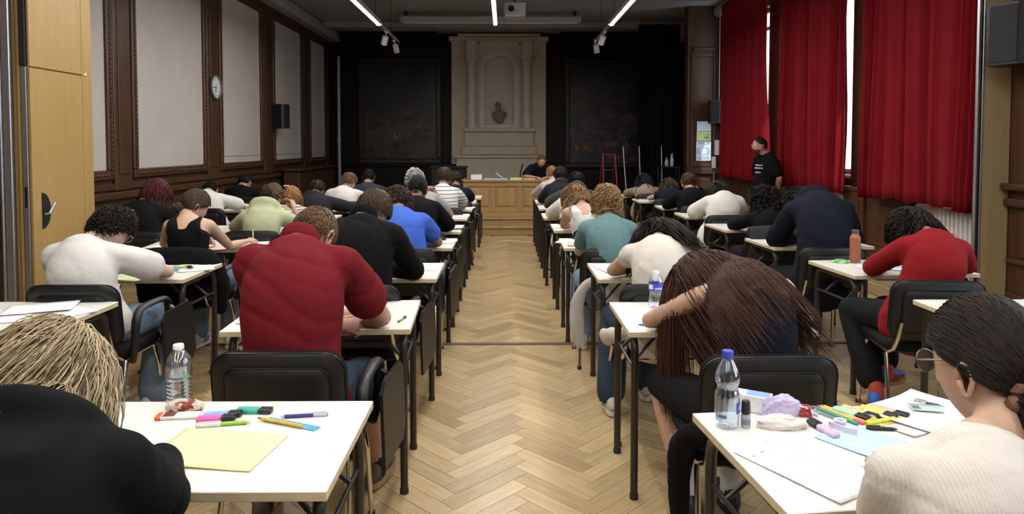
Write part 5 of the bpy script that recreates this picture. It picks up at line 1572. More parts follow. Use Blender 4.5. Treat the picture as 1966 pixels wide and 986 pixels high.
short = lambda **k: dict(dict(kind='short', n=900, length=0.04, thick=0.011, r=0.003, lift=0.12, wob=0.07, seg=5, grav=(0, 0, -0.1)), **k)
curly = lambda **k: dict(dict(kind='short', stick=0.3, n=800, length=0.065, thick=0.018, r=0.0042, lift=0.8, wob=0.35, seg=9, curl=0.010, cfreq=1.5, lump=1.0), **k)
longh = lambda **k: dict(dict(kind='long', n=900, length=0.34, thick=0.012, r=0.0048, lift=0.1, wob=0.05, seg=14, grav=(0, 0, -0.7)), **k)
bun = lambda **k: dict(dict(kind='bun', n=500, thick=0.010, r=0.0045, seg=8, bun_n=70), **k)
pony = lambda **k: dict(dict(kind='pony', n=450, thick=0.010, r=0.0045, seg=8, bun_n=60), **k)
def few(h, k=0.45):
    h = dict(h); h['n'] = int(h['n'] * k); h['r'] = h['r'] * 1.5; h['bun_n'] = int(h.get('bun_n', 60) * 0.5); return h
def A(le, lw, re, rw): return [(le, lw), (re, rw)]
def desk_arms(x, yf, lx=0.26, rx=0.26, ly=0.04, ry=0.04, z=0.785):
    return A((x - lx, yf + ly, z), (x - 0.07, yf + 0.21, 0.765), (x + rx, yf + ry, z), (x + 0.07, yf + 0.23, 0.765))

LY = [1.52, 2.87, 3.98, 5.18, 6.15, 7.24, 8.23, 9.20, 10.10]
RY = [1.456, 2.83, 3.96, 5.17, 6.23, 7.30, 8.35, 9.25, 10.2]
RXC = [1.0, 0.92, 0.945, 0.85, 0.85, 0.815, 0.82, 0.82, 0.82]
SY = {2: 2.87, 3: 4.08, 4: 5.20, 5: 6.26, 6: 7.37, 7: 8.41, 8: 9.43, 9: 10.39}
SXC = {2: 2.47, 3: 2.50, 4: 2.46, 5: 2.43, 6: 2.37, 7: 2.35, 8: 2.26, 9: 2.22}
MY = {2: 2.865, 3: 3.98, 4: 5.10, 5: 6.15, 6: 7.15, 7: 8.12, 8: 9.10, 9: 10.05}
MXC = {2: -2.34, 3: -2.28, 4: -2.36, 5: -2.25, 6: -2.24, 7: -2.22, 8: -2.22, 9: -2.2}

# ---- left of the aisle -------------------------------------------------------------
who = {}
who['L1'] = 'blonde person in the black hoodie'
who['L2'] = 'person in the crimson polo shirt'
who['L3'] = 'brown-haired person in the black sweater behind the crimson polo'
who['L4'] = 'person in the royal blue T-shirt'
who['L5'] = 'black-haired person in the black long-sleeved top'
who['L6'] = 'grey-haired person in the grey T-shirt'
who['L7'] = 'person in the white T-shirt with black stripes'
who['L8'] = 'person in navy in front of the striped T-shirt'
for k, y in enumerate(LY):
    key = 'L%d' % (k + 1)
    if key in who:
        table(-0.805, y, 'white exam table of the ' + who[key], R(2.5) if k == 1 else 0)
        chair({0: -0.76, 1: -0.775, 3: -0.70, 4: -0.72, 6: -0.71, 7: -0.65}.get(k, -0.76), y - 0.31, 'black padded armchair of the ' + who[key], arm=True)
    else:
        table(-0.76, y, 'last white exam table left of the aisle, pale pink sheet on top')
chair(-0.76, LY[8] - 0.27, 'empty black padded armchair at the last table left of the aisle', arm=True)

pL1 = person('blonde person in a black hoodie bent over the nearest left table', (-0.800, 1.120), (-0.915, 1.36, 1.05), pitch=42, yaw=8, roll=-8, hs=1.03, fem=True, build=1.02, skin='pale',
       hair=longh(n=4000, length=0.20, seg=9, r=0.0013, tip=0.0005, thick=0.013, lift=0.0, split=((-0.16, -0.10, -0.7), (-0.18, -0.30, -0.4)), split_at=-0.25, sweep=(-0.2, 0, 0), wob=0.10, curl=0.004, cfreq=0.6, front=0.3, crown=(0.1, 0.1, 1)), hairm=H_BLONDE,
       top=dict(mat=C_BLACK, sleeve='long', name='hoodie', hood=True, hoodr=0.040, inf=0.026, fold=0.018, freq=(2.6, 4, 7), smooth=6), bottom=dict(mat=C_BTROU), shoes=dict(mats=SH_BLACK),
       arms=A((-1.24, 1.42, 0.79), (-1.06, 1.66, 0.77), (-0.69, 1.34, 0.82), (-0.83, 1.62, 0.77)), vox=0.011, seed=4, hunch=1.4, c7=(-0.835, 1.20, 1.02))
pL2 = person('person in a crimson polo shirt leaning on the second left table', (-0.775, 2.530), (-0.787, 2.79, 1.155), pitch=52, yaw=-8, roll=4, hs=1.0, build=1.12, skin='rosy',
       hair=short(n=2400, length=0.020, thick=0.009, r=0.0014, lift=0.15), hairm=H_LBROWN,
       top=dict(mat=C_RED, name='polo_shirt', collar=True, inf=0.020, fold=0.015, len=0.62, flare=0.024, freq=(2.6, 4, 8), hem=-0.09, smooth=6), bottom=dict(mat=C_DJEANS, len=0.3), shoes=dict(mats=SH_TAN, dir=((0, 1, 0), (0.2, 1, 0))), sock=S_BLACK,
       arms=A((-0.97, 2.86, 0.79), (-0.715, 2.875, 0.765), (-0.525, 2.90, 0.785), (-0.74, 3.04, 0.765)), curls=(80, 45), palm=((0.1, 0.7, -0.7), (0, 0, -1)), vox=0.011, seed=5, hunch=1.3, c7=(-0.795, 2.63, 1.125), sh_up=0.03,
       legs=[((-0.16, 0.38, 0.53), (-0.2, 0.18, 0.085)), ((0.15, 0.44, 0.52), (0.20, 0.48, 0.085))])
pL3 = person('brown-haired person in a black sweater, third table left of the aisle', (-0.755, 3.650), (-0.745, 3.86, 1.155), pitch=48, yaw=-18, build=1.06, skin='light',
       hair=short(n=1600, length=0.06, thick=0.014, r=0.0019, lift=0.1, grav=(0, 0, -0.3), seg=7), hairm=H_BROWN,
       top=dict(mat=C_BLACK, sleeve='long', name='sweater', collar=True, inf=0.022, fold=0.014, freq=(2.6, 4, 8)), bottom=dict(mat=C_BTROU), shoes=dict(mats=SH_BLACK),
       arms=A((-1.14, 4.03, 0.79), (-0.95, 4.2, 0.77), (-0.535, 3.99, 0.79), (-0.76, 4.14, 0.77)), vox=0.0145, seed=6, hunch=1.2)
pL4 = person('person in a royal blue T-shirt resting an elbow on the table', (-0.690, 4.860), (-0.80, 5.08, 1.085), pitch=50, yaw=10, build=1.06, skin='tan',
       hair=curly(n=1000, length=0.08, r=0.003, lift=0.4), hairm=H_BROWN, top=dict(mat=C_BLUE, inf=0.016, fold=0.012, len=0.58), bottom=dict(mat=C_DJEANS), shoes=dict(mats=SH_WHITE),
       arms=A((-1.08, 5.2, 0.79), (-0.9, 5.36, 0.77), (-0.51, 5.17, 0.785), (-0.72, 5.34, 0.77)), vox=0.015, seed=7)
pL5 = person('black-haired person in a black long-sleeved top, right elbow on table', (-0.715, 5.830), (-0.77, 6.0, 1.135), pitch=30, yaw=0, build=1.0, skin='brown',
       hair=bun(n=420, thick=0.008, tie=(0, -0.8, -0.5), bun_r=0.026, bun_out=0.012, r=0.004), hairm=H_BLACK, top=dict(mat=C_BLACK, sleeve='long', name='top', inf=0.02), bottom=dict(mat=C_BTROU), shoes=dict(mats=SH_BLACK),
       arms=A((-1.08, 6.2, 0.79), (-0.9, 6.35, 0.77), (-0.505, 6.15, 0.80), (-0.70, 6.34, 0.77)), vox=0.016, seed=8)
pL6 = person('grey-haired person in a grey T-shirt holding the chin, head tilted', (-0.780, 6.910), (-0.942, 7.12, 1.145), pitch=25, yaw=12, build=1.02, skin='rosy',
       hair=few(curly(length=0.05, thick=0.016)), hairm=H_GREY, top=dict(mat=C_GREY, inf=0.018), bottom=dict(mat=C_JEANS), shoes=dict(mats=SH_WHITE),
       arms=A((-1.16, 7.22, 0.79), (-1.04, 7.18, 1.02), (-0.58, 7.22, 0.785), (-0.72, 7.08, 1.02)), vox=0.018, seed=9, curls=(60, 40), palm=((0.5, 0.2, 0), (-0.3, -0.5, 0)))
pL7 = person('brown-haired person in a white T-shirt with thin black stripes', (-0.700, 7.910), (-0.717, 8.03, 1.135), pitch=20, yaw=-6, build=1.04, skin='pale',
       hair=few(short(n=900, length=0.06, thick=0.014)), hairm=H_BROWN, top=dict(mat=C_STRIPE, inf=0.02, len=0.7), bottom=dict(mat=C_DJEANS), shoes=dict(mats=SH_WHITE),
       arms=A((-1.02, 8.22, 0.79), (-0.86, 8.42, 0.77), (-0.50, 8.24, 0.79), (-0.56, 8.46, 0.77)), vox=0.018, seed=10)
pL8 = person('dark-haired person in a navy T-shirt beside the oak desk', (-0.630, 8.890), (-0.655, 9.05, 1.05), pitch=28, build=1.0, skin='tan',
       hair=few(short(n=600)), hairm=H_DARK, top=dict(mat=C_NAVY, inf=0.018), bottom=dict(mat=C_DJEANS), shoes=dict(mats=SH_BLACK),
       arms=desk_arms(-0.70, 9.2, 0.26, 0.24), vox=0.02, seed=11)

# ---- second column on the left ------------------------------------------------------
wm = {3: 'person in the white T-shirt with curly brown hair', 4: 'person in the black tank top', 5: 'person in the pale green hoodie', 6: 'ginger person in the striped tank top', 7: 'person in the charcoal hooded jacket', 8: 'fair-haired person in the white T-shirt', 9: 'person in the navy T-shirt by the black wall'}
table(MXC[2], MY[2], 'white exam table with loose sheets at the left edge of the picture')
for k in range(3, 10):
    table(MXC[k], MY[k], 'white exam table of the ' + wm[k], R(7) if k == 4 else 0)
    chair({3: -2.18, 4: -2.20, 5: -2.08, 6: -2.10, 7: -2.13, 8: -2.04, 9: -1.95}[k], MY[k] - 0.30, 'black padded armchair of the ' + wm[k], arm=True)
pM3 = person('person in a white T-shirt and blue jeans with curly brown hair', (-2.175, 3.640), (-2.19, 3.80, 1.055), pitch=42, yaw=-32, build=1.0, skin='pale',
       hair=curly(n=1400, length=0.05, thick=0.016, r=0.0024, curl=0.008, lift=0.4, seg=7, stick=0.35), hairm=H_DARK,
       top=dict(mat=C_WHITE, inf=0.022, fold=0.013, len=0.66, flare=0.026, hem=0.02, freq=(4, 5, 8)), bottom=dict(mat=C_JEANS, flare=0.035, inf=0.018), shoes=dict(mats=SH_WHITE, dir=((0, 1, 0), (0.35, 1, 0))), sock=S_BLACK,
       arms=A((-2.53, 3.92, 0.79), (-2.40, 4.15, 0.77), (-1.955, 3.95, 0.79), (-2.15, 4.16, 0.77)), vox=0.0145, seed=12,
       legs=[((-0.12, 0.40, 0.52), (-0.13, 0.30, 0.085)), ((0.14, 0.42, 0.52), (0.17, 0.22, 0.085))])
glasses(pM3, M_ALU)
pM4 = person('person in a black tank top writing with a white pen', (-2.190, 4.770), (-2.245, 4.93, 1.08), pitch=30, yaw=-42, build=0.98, fem=True, skin='light',
       hair=bun(n=1100, thick=0.012, tie=(0.1, -0.9, -0.35), bun_r=0.034, r=0.002), hairm=H_BROWN, top=dict(mat=C_BLACK, sleeve='wide', name='tank_top', inf=0.014, fold=0.004), bottom=dict(mat=C_JEANS, flare=0.02), shoes=dict(mats=SH_WHITE), sock=S_WHITE,
       arms=A((-2.56, 5.12, 0.785), (-2.33, 5.2, 0.80), (-2.045, 5.06, 0.775), (-1.99, 5.26, 0.785)), vox=0.0145, seed=13, c7=(-2.23, 4.80, 1.02), curls=(55, 60), palm=((0.8, 0, -.3), (-0.3, 0.2, -1)))
pM5 = person('person in a pale green hooded sweatshirt with pinned brown hair', (-2.070, 5.830), (-2.05, 6.01, 1.06), pitch=28, yaw=-10, fem=True, build=1.04, skin='tan',
       hair=few(bun(n=700, tie=(0.1, -0.75, 0.1), bun_r=0.036), 0.7), hairm=H_BROWN, top=dict(mat=C_GREEN, sleeve='long', name='hoodie', hood=True, hoodr=0.046, hoodup=0.03, inf=0.022, len=0.3, fold=0.008), bottom=dict(mat=C_JEANS), shoes=dict(mats=SH_WHITE),
       arms=A((-2.42, 6.12, 0.79), (-2.27, 6.34, 0.77), (-1.80, 6.12, 0.79), (-1.93, 6.22, 0.95)), vox=0.018, seed=14, palm=((0, 0, -1), (-0.6, -0.2, 0)))
pM6 = person('ginger-haired person in a blue and white striped tank top', (-2.090, 6.870), (-2.20, 7.04, 0.985), pitch=36, yaw=18, fem=True, skin='light',
       hair=few(longh(n=1000, length=0.10, grav=(0, 0, -0.7), seg=8, r=0.003, thick=0.010)), hairm=H_GINGER, top=dict(mat=C_BSTRIPE, sleeve='wide', name='tank_top', inf=0.014), bottom=dict(mat=C_JEANS), shoes=dict(mats=SH_WHITE),
       arms=A((-2.46, 7.15, 0.785), (-2.28, 7.34, 0.77), (-1.91, 7.16, 0.785), (-2.06, 7.36, 0.77)), vox=0.018, seed=15)
tag(MB().box(-0.03, 0.03, -0.008, 0.008, -0.008, 0.008, bev=0.004).build('hair_clip', plain('pink_clip', (0.75, 0.45, 0.45), 0.4), pM6['root'], loc=tuple(pM6['Hc'] + pM6['Rh'] @ np.array([-0.05, -0.06, 0.105]))))
pM7 = person('person in a charcoal hooded jacket leaning on folded arms', (-2.130, 7.840), (-2.21, 8.02, 0.995), pitch=36, build=1.0, skin='tan',
       hair=few(short(n=600)), hairm=H_DARK, top=dict(mat=C_DGREY, sleeve='long', name='hooded_jacket', hood=True, inf=0.03), bottom=dict(mat=C_BTROU), shoes=dict(mats=SH_BLACK),
       arms=desk_arms(-2.18, 8.12, 0.27, 0.30), vox=0.02, seed=16)
pM8 = person('fair-haired person in a plain white T-shirt, head turned right', (-2.030, 8.790), (-2.046, 8.94, 1.04), pitch=26, yaw=-30, skin='pale',
       hair=few(short(n=900, length=0.05)), hairm=H_LBROWN, top=dict(mat=C_WHITE, inf=0.024, len=0.75), bottom=dict(mat=C_LGREY), shoes=dict(mats=SH_WHITE),
       arms=desk_arms(-2.10, 9.1, 0.28, 0.26), vox=0.02, seed=17)
pM9 = person('dark-haired person in a navy T-shirt in front of the black wall', (-1.930, 9.730), (-1.966, 9.85, 1.05), pitch=22, skin='light',
       hair=few(short(n=600)), hairm=H_BLACK, top=dict(mat=F('slate_cotton', (0.035, 0.038, 0.050)), inf=0.02), bottom=dict(mat=C_DJEANS), shoes=dict(mats=SH_BLACK),
       arms=desk_arms(-2.0, 10.05, 0.26, 0.28), vox=0.02, seed=18, build=1.05)
# ---- column along the left wall
wn_ = [('N5', -3.05, 6.12, 'wine-haired person in the black jacket'), ('N7', -3.42, 8.15, 'person in the white T-shirt stooping near the left wall'), ('N9', -3.66, 9.9, 'person in black sitting by the left wall')]
for (k, x, y, wh) in wn_:
    table(x + 0.12, y, 'white exam table of the ' + wh); chair(x + 0.07, y - 0.30, 'black padded armchair of the ' + wh, arm=(k == 'N7'))
pN5 = person('wine-haired person in a black jacket with white print on the back', (-2.980, 5.760), (-3.02, 5.90, 1.113), pitch=22, yaw=-50, fem=True, skin='pale', build=1.05,
       hair=few(longh(n=900, length=0.10, seg=7, grav=(0, 0, -0.8), thick=0.009), 0.7), hairm=H_WINE, top=dict(mat=C_BLACK, sleeve='long', name='jacket', inf=0.032, fold=0.009), bottom=dict(mat=C_BTROU), shoes=dict(mats=SH_BLACK),
       arms=desk_arms(-3.02, 6.12), vox=0.018, seed=19)
pN7 = person('dark-haired person in a white T-shirt stooping low near the left wall', (-3.330, 7.840), (-3.47, 8.04, 0.98), pitch=60, yaw=10, skin='pale',
       hair=few(short(n=600)), hairm=H_BLACK, top=dict(mat=C_WHITE, inf=0.022, len=0.7), bottom=dict(mat=C_LGREY), shoes=dict(mats=SH_WHITE),
       arms=A((-3.7, 8.2, 0.79), (-3.5, 8.36, 0.77), (-3.10, 8.16, 0.79), (-2.93, 8.28, 0.77)), vox=0.019, seed=20, hunch=1.4)
pN9 = person('person all in black sitting farthest along the left wall', (-3.650, 9.570), (-3.683, 9.70, 1.0), pitch=32, yaw=-15, skin='pale',
       hair=few(short(n=600)), hairm=H_BLACK, top=dict(mat=C_BLACK, sleeve='long', name='sweater', inf=0.022), bottom=dict(mat=C_BTROU), shoes=dict(mats=SH_BLACK),
       arms=desk_arms(-3.62, 9.9, 0.24, 0.28), vox=0.02, seed=21)

# ---- right of the aisle --------------------------------------------------------------
wr_ = {1: 'person in the cream ribbed T-shirt', 2: 'person with long chestnut hair', 3: 'person in the cream sleeveless top', 4: 'person in the teal T-shirt', 5: 'person in the white sleeveless top with wavy hair', 6: 'person in the loose white shirt', 7: 'person in the grey-green T-shirt', 8: 'person in the dark hooded jacket near the desk', 9: 'ginger person in the pale printed top'}
for k in range(1, 10):
    table(RXC[k - 1], RY[k - 1], 'white exam table of the ' + wr_[k], 0.10 if k == 1 else 0)
    cx_, cy_ = {1: (0.82, 1.14), 2: (0.885, 2.50), 3: (0.81, 3.67), 4: (0.74, 4.86)}.get(k, (RXC[k - 1] - 0.06, RY[k - 1] - 0.30))
    chair(cx_, cy_, 'black padded chair of the ' + wr_[k], arm=(k == 2))
pR1 = person('person in a cream ribbed T-shirt with dark hair in a bun and glasses', (0.810, 1.090), (0.925, 1.28, 1.10), pitch=14, yaw=20, roll=2, hs=1.02, fem=True, build=0.96, skin='light',
       hair=bun(n=2000, thick=0.013, r=0.0018, tie=(-0.12, -0.93, -0.42), bun_r=0.046, bun_out=0.034, bun_n=150, front=0.5, back=-0.5, lump=0.2, seg=9), hairm=H_DARK,
       top=dict(mat=C_RIB, inf=0.014, fold=0.008, len=0.72, flare=0.012, vox=0.009), bottom=dict(mat=C_DJEANS), shoes=dict(mats=SH_WHITE),
       arms=A((0.715, 1.24, 0.80), (0.89, 1.55, 0.775), (1.02, 1.30, 0.80), (1.12, 1.62, 0.775)), vox=0.009, seed=22, c7=(0.845, 1.175, 1.0), hunch=0.9)
pR2 = person('person with very long chestnut hair in a black top, head resting low', (0.880, 2.420), (0.815, 2.80, 0.955), pitch=62, yaw=12, roll=-14, hs=1.0, fem=True, build=1.04, skin='light',
       hair=longh(n=3800, length=0.48, seg=12, r=0.0017, tip=0.0005, thick=0.013, lift=0.0, noarm=True, split=((0.03, -0.02, -0.8), (0.19, -0.55, -0.36)), split_at=0.60, wob=0.04, front=0.25, crown=(0.1, 0.15, 1)), hairm=H_CHEST,
       top=dict(mat=C_NAVY, sleeve='none', name='tube_top', inf=0.016, fold=0.004), bottom=dict(mat=C_BTROU, len=0.0), shoes=dict(mats=SH_BLACK), sock=S_WHITE,
       arms=A((0.605, 2.845, 0.785), (0.80, 2.98, 0.77), (1.275, 2.86, 0.785), (1.02, 3.0, 0.77)), vox=0.011, seed=23, tilt=0.08, hunch=1.4, c7=(0.895, 2.64, 1.01),
       legs=[((-0.22, 0.42, 0.52), (-0.13, 0.30, 0.085)), ((0.10, 0.43, 0.52), (0.05, 0.35, 0.085))])
pR3 = person('dark-haired person in a cream sleeveless top bent over the table', (0.800, 3.620), (0.885, 3.92, 0.99), pitch=66, yaw=-8, roll=8, fem=True, skin='light', build=1.05,
       hair=longh(n=1600, length=0.27, seg=9, r=0.0024, thick=0.012, split=((0.02, 0.12, -0.7), (0.16, -0.70, -0.25)), split_at=-0.25, wob=0.06), hairm=H_DARK,
       top=dict(mat=C_CREAM, sleeve='cap', name='sleeveless_top', inf=0.016, fold=0.009, len=0.2), bottom=dict(mat=C_DJEANS, flare=0.03, inf=0.016), shoes=dict(mats=SH_WHITE),
       arms=A((0.625, 3.98, 0.785), (0.80, 4.14, 0.77), (1.22, 3.98, 0.785), (1.02, 4.15, 0.77)), vox=0.0145, seed=24, hunch=1.5,
       legs=[((-0.16, 0.40, 0.52), (-0.20, 0.20, 0.085)), ((0.13, 0.42, 0.52), (0.04, 0.42, 0.085))])
pR4 = person('person in a teal T-shirt with wavy dark-blonde hair', (0.705, 4.740), (0.727, 4.87, 1.115), pitch=16, yaw=-4, fem=True, skin='light', build=1.08,
       hair=curly(n=1500, length=0.105, thick=0.015, r=0.0028, back=-0.45, lift=0.15, grav=(0, 0, -0.5), curl=0.014, seg=10, wob=0.12, cfreq=1.1, stick=0.25, front=0.4, collide=True), hairm=H_DBLONDE,
       top=dict(mat=C_TEAL, inf=0.013, fold=0.008, len=0.62, flare=0.008), bottom=dict(mat=C_JEANS), shoes=dict(mats=SH_WHITE),
       arms=A((0.535, 4.96, 0.745), (0.60, 5.24, 0.77), (0.97, 4.98, 0.76), (0.92, 5.26, 0.77)), vox=0.015, seed=25)
pR5 = person('person in a white sleeveless top with wavy hair falling forward', (0.730, 5.960), (0.635, 6.13, 1.045), pitch=48, yaw=14, roll=-6, fem=True, skin='light',
       hair=curly(n=1100, length=0.18, thick=0.016, r=0.0032, lift=0.1, curl=0.010, seg=9, wob=0.1, cfreq=0.8, split=((-0.06, 0.02, -0.4), (-0.12, 0.08, -0.3)), collide=True), hairm=H_DBLONDE,
       top=dict(mat=C_WHITE, sleeve='wide', name='sleeveless_top', inf=0.016), bottom=dict(mat=C_LGREY, flare=0.03, inf=0.03), shoes=dict(mats=SH_WHITE),
       arms=A((0.53, 6.22, 0.785), (0.66, 6.42, 0.77), (1.0, 6.24, 0.785), (0.82, 6.44, 0.77)), vox=0.016, seed=26)
pR6 = person('person in a loose white shirt hidden behind the wavy hair', (0.680, 7.030), (0.76, 7.18, 1.03), pitch=45, yaw=0, fem=True, skin='light',
       hair=few(longh(n=700, length=0.15, seg=8)), hairm=H_BROWN, top=dict(mat=C_WHITE, sleeve='long', name='shirt', inf=0.034, fold=0.010), bottom=dict(mat=C_BTROU), shoes=dict(mats=SH_BLACK),
       arms=A((0.50, 7.30, 0.80), (0.70, 7.42, 0.77), (1.0, 7.34, 0.79), (0.86, 7.5, 0.77)), vox=0.019, seed=27)
pR7 = person('black-haired person in a grey-green T-shirt, left elbow on table', (0.780, 8.070), (0.862, 8.20, 1.075), pitch=30, yaw=-6, skin='tan', build=1.08,
       hair=few(short(n=700, length=0.05, thick=0.016)), hairm=H_BLACK, top=dict(mat=C_OLIVE, inf=0.022, len=0.75), bottom=dict(mat=C_DJEANS), shoes=dict(mats=SH_BLACK),
       arms=A((0.50, 8.30, 0.79), (0.70, 8.48, 0.77), (1.08, 8.36, 0.79), (0.90, 8.54, 0.77)), vox=0.019, seed=28)
pR8 = person('brown-haired person in a dark hooded jacket near the oak desk', (0.730, 8.960), (0.744, 9.10, 1.11), pitch=22, skin='light', build=1.0,
       hair=few(short(n=700, length=0.06, thick=0.014)), hairm=H_DARK, top=dict(mat=C_DGREY, sleeve='long', name='hooded_jacket', hood=True, inf=0.028), bottom=dict(mat=C_BTROU), shoes=dict(mats=SH_BLACK),
       arms=desk_arms(0.76, 9.25), vox=0.02, seed=29)
pR9 = person('ginger-haired person in a pale printed top at the foremost right table', (0.675, 9.910), (0.69, 10.02, 1.09), pitch=26, yaw=12, fem=True, skin='pale',
       hair=few(bun(n=600, tie=(0, -0.8, 0.0), bun_r=0.03)), hairm=H_GINGER, top=dict(mat=C_PALE, sleeve='long', name='blouse', inf=0.024), bottom=dict(mat=C_LGREY), shoes=dict(mats=SH_WHITE),
       arms=desk_arms(0.70, 10.2), vox=0.02, seed=30)
# ---- second column on the right --------------------------------------------------------
ws = {3: 'person in the scarlet sweater', 4: 'person in the navy hoodie stooping before the radiator', 5: 'black-haired person sitting before the standing person', 6: 'person in the white T-shirt near the far curtain', 7: 'person in the black sweater holding an ear', 8: 'person in the dark vest', 9: 'long-haired person in the beige top'}
table(SXC[2], SY[2], 'white exam table with a pink pen at the right picture edge')
for k in range(3, 10):
    table(SXC[k], SY[k], 'white exam table of the ' + ws[k], R(4) if k in (3, 4, 5) else 0)
    chair({3: 2.29, 4: 2.25, 5: 2.27, 6: 2.24}.get(k, SXC[k] - 0.10), SY[k] - (0.33 if k == 3 else 0.30), 'black padded chair of the ' + ws[k], R(-8) if k == 3 else 0)
pS3 = person('dark-haired person in a scarlet sweater bent sideways over the table', (2.280, 3.740), (2.375, 3.95, 1.045), pitch=52, yaw=6, roll=-6, fem=True, skin='light', build=1.05,
       hair=curly(n=1300, length=0.17, thick=0.014, r=0.0027, lift=0.1, curl=0.008, seg=9, wob=0.10, cfreq=0.8, split=((-0.05, 0.1, -0.6), (0.12, -0.15, -0.5)), split_at=-0.15, collide=True, stick=0.2), hairm=H_DARK,
       top=dict(mat=C_REDK, sleeve='long', name='sweater', inf=0.022, fold=0.011, freq=(2.6, 4, 8)), bottom=dict(mat=C_BTROU, flare=0.02, len=0.82), shoes=dict(mats=SH_BLUE, dir=((0.5, 0.9, 0), (0.9, 0.5, 0.0))), sock=S_RED,
       arms=A((2.20, 4.05, 0.79), (2.34, 4.24, 0.77), (2.78, 4.06, 0.80), (2.62, 4.26, 0.77)), vox=0.015, seed=31, tilt=-0.05, hunch=1.3,
       legs=[((-0.18, 0.36, 0.53), (-0.16, 0.10, 0.085)), ((0.05, 0.40, 0.53), (0.0, 0.28, 0.16))])
pS4 = person('person in a navy hoodie stooping with the head hidden', (2.240, 4.820), (2.27, 5.20, 1.06), pitch=62, yaw=8, build=1.12, skin='tan',
       hair=few(curly(n=800, length=0.10), 0.6), hairm=H_BLACK, top=dict(mat=C_NAVY, sleeve='long', name='hoodie', hood=True, hoodr=0.05, hoodup=0.02, inf=0.030, fold=0.016, freq=(2.6, 4, 7)), bottom=dict(mat=C_BTROU), shoes=dict(mats=SH_BLACK),
       arms=A((2.10, 5.26, 0.79), (2.3, 5.42, 0.77), (2.70, 5.24, 0.80), (2.48, 5.44, 0.77)), vox=0.016, seed=32, hunch=1.6, c7=(2.30, 5.06, 1.10))
pS5 = person('person in black with long black curls, seated before the standing person', (2.250, 5.940), (2.345, 6.10, 1.03), pitch=28, fem=True, skin='tan',
       hair=few(curly(n=1100, length=0.24, thick=0.02, lift=0.3, grav=(0, 0, -0.4), seg=12, curl=0.012, collide=True), 0.7), hairm=H_BLACK, top=dict(mat=C_BLACK, sleeve='long', name='top', inf=0.02), bottom=dict(mat=C_BTROU), shoes=dict(mats=SH_BLACK),
       arms=desk_arms(2.36, 6.26, 0.25, 0.27), vox=0.018, seed=33)
pS6 = person('dark-haired person in an oversized white T-shirt near the far curtain', (2.200, 7.070), (2.285, 7.27, 1.03), pitch=52, yaw=6, fem=True, skin='light', build=1.05,
       hair=few(longh(n=700, length=0.14, seg=8, split=((-0.1, 0.2, -0.7), (0.1, 0.2, -0.7))), 0.7), hairm=H_DARK, top=dict(mat=C_WHITE, inf=0.030, len=0.85, flare=0.03, fold=0.009), bottom=dict(mat=C_BTROU), shoes=dict(mats=SH_WHITE),
       arms=A((2.02, 7.32, 0.785), (2.18, 7.50, 0.77), (2.56, 7.36, 0.785), (2.4, 7.54, 0.77)), vox=0.019, seed=34)
pS7 = person('brown-haired person in a black sweater, right hand at the ear', (2.190, 8.140), (2.227, 8.27, 1.06), pitch=26, yaw=4, fem=True, skin='rosy', build=1.05,
       hair=few(bun(n=600, tie=(0.1, -0.8, 0.1), bun_r=0.034)), hairm=H_BROWN, top=dict(mat=C_BLACK, sleeve='long', name='sweater', inf=0.03), bottom=dict(mat=C_BTROU), shoes=dict(mats=SH_BLACK),
       arms=A((2.0, 8.42, 0.79), (2.16, 8.6, 0.77), (2.58, 8.42, 0.79), (2.36, 8.33, 0.99)), vox=0.02, seed=35, palm=((0, 0, -1), (-0.8, 0, 0)), curls=(30, 55))
pS8 = person('brown-haired person in a dark vest over a pale shirt', (2.160, 9.100), (2.24, 9.28, 0.965), pitch=45, fem=True, skin='light',
       hair=few(longh(n=600, length=0.2, seg=8), 0.6), hairm=H_BROWN, top=dict(mat=C_NAVY, sleeve='cap', name='vest', inf=0.026, len=0.25), bottom=dict(mat=C_BTROU), shoes=dict(mats=SH_BLACK),
       arms=desk_arms(2.26, 9.43), vox=0.02, seed=36)
pS9 = person('person with long black hair in a beige top at the far right', (2.050, 10.060), (2.085, 10.22, 0.985), pitch=28, fem=True, skin='tan',
       hair=few(longh(n=800, length=0.30, seg=10, split=((-0.05, -0.05, -0.8), (0.05, -0.06, -0.8))), 0.6), hairm=H_BLACK, top=dict(mat=C_BEIGE, sleeve='long', name='sweater', inf=0.024), bottom=dict(mat=C_BTROU), shoes=dict(mats=SH_BLACK),
       arms=desk_arms(2.12, 10.39, 0.26, 0.28), vox=0.02, seed=37)

# ---- invigilators -----------------------------------------------------------------------
pMan = person('standing bearded person in a black printed T-shirt, hands behind the back', (3.58, 9.5), (0.0, 0.03, 1.515), pitch=4, yaw=-16, build=1.04, skin='rosy', world=False, rz=R(102), hip_z=0.88, group='invigilators',
       hair=short(n=700, length=0.012, thick=0.004, r=0.003, front=0.62, back=-0.6, bald=0.25, lump=0.1), hairm=H_DARK,
       top=dict(mat=C_BLACK, inf=0.024, len=0.75, hem=-0.06, fold=0.007), bottom=dict(mat=C_JEANS, flare=0.01, len=0.96), shoes=dict(mats=SH_BLACK),
       arms=[((-0.275, -0.10, 1.08), (-0.08, -0.20, 0.90)), ((0.275, -0.10, 1.08), (0.08, -0.22, 0.90))], palm=((0, -1, 0), (0, -1, 0)), vox=0.0145, seed=38, hunch=0.2,
       legs=[((-0.10, 0.03, 0.48), (-0.11, -0.02, 0.085)), ((0.10, 0.03, 0.48), (0.12, 0.0, 0.085))])
glasses(pMan, M_ALU)
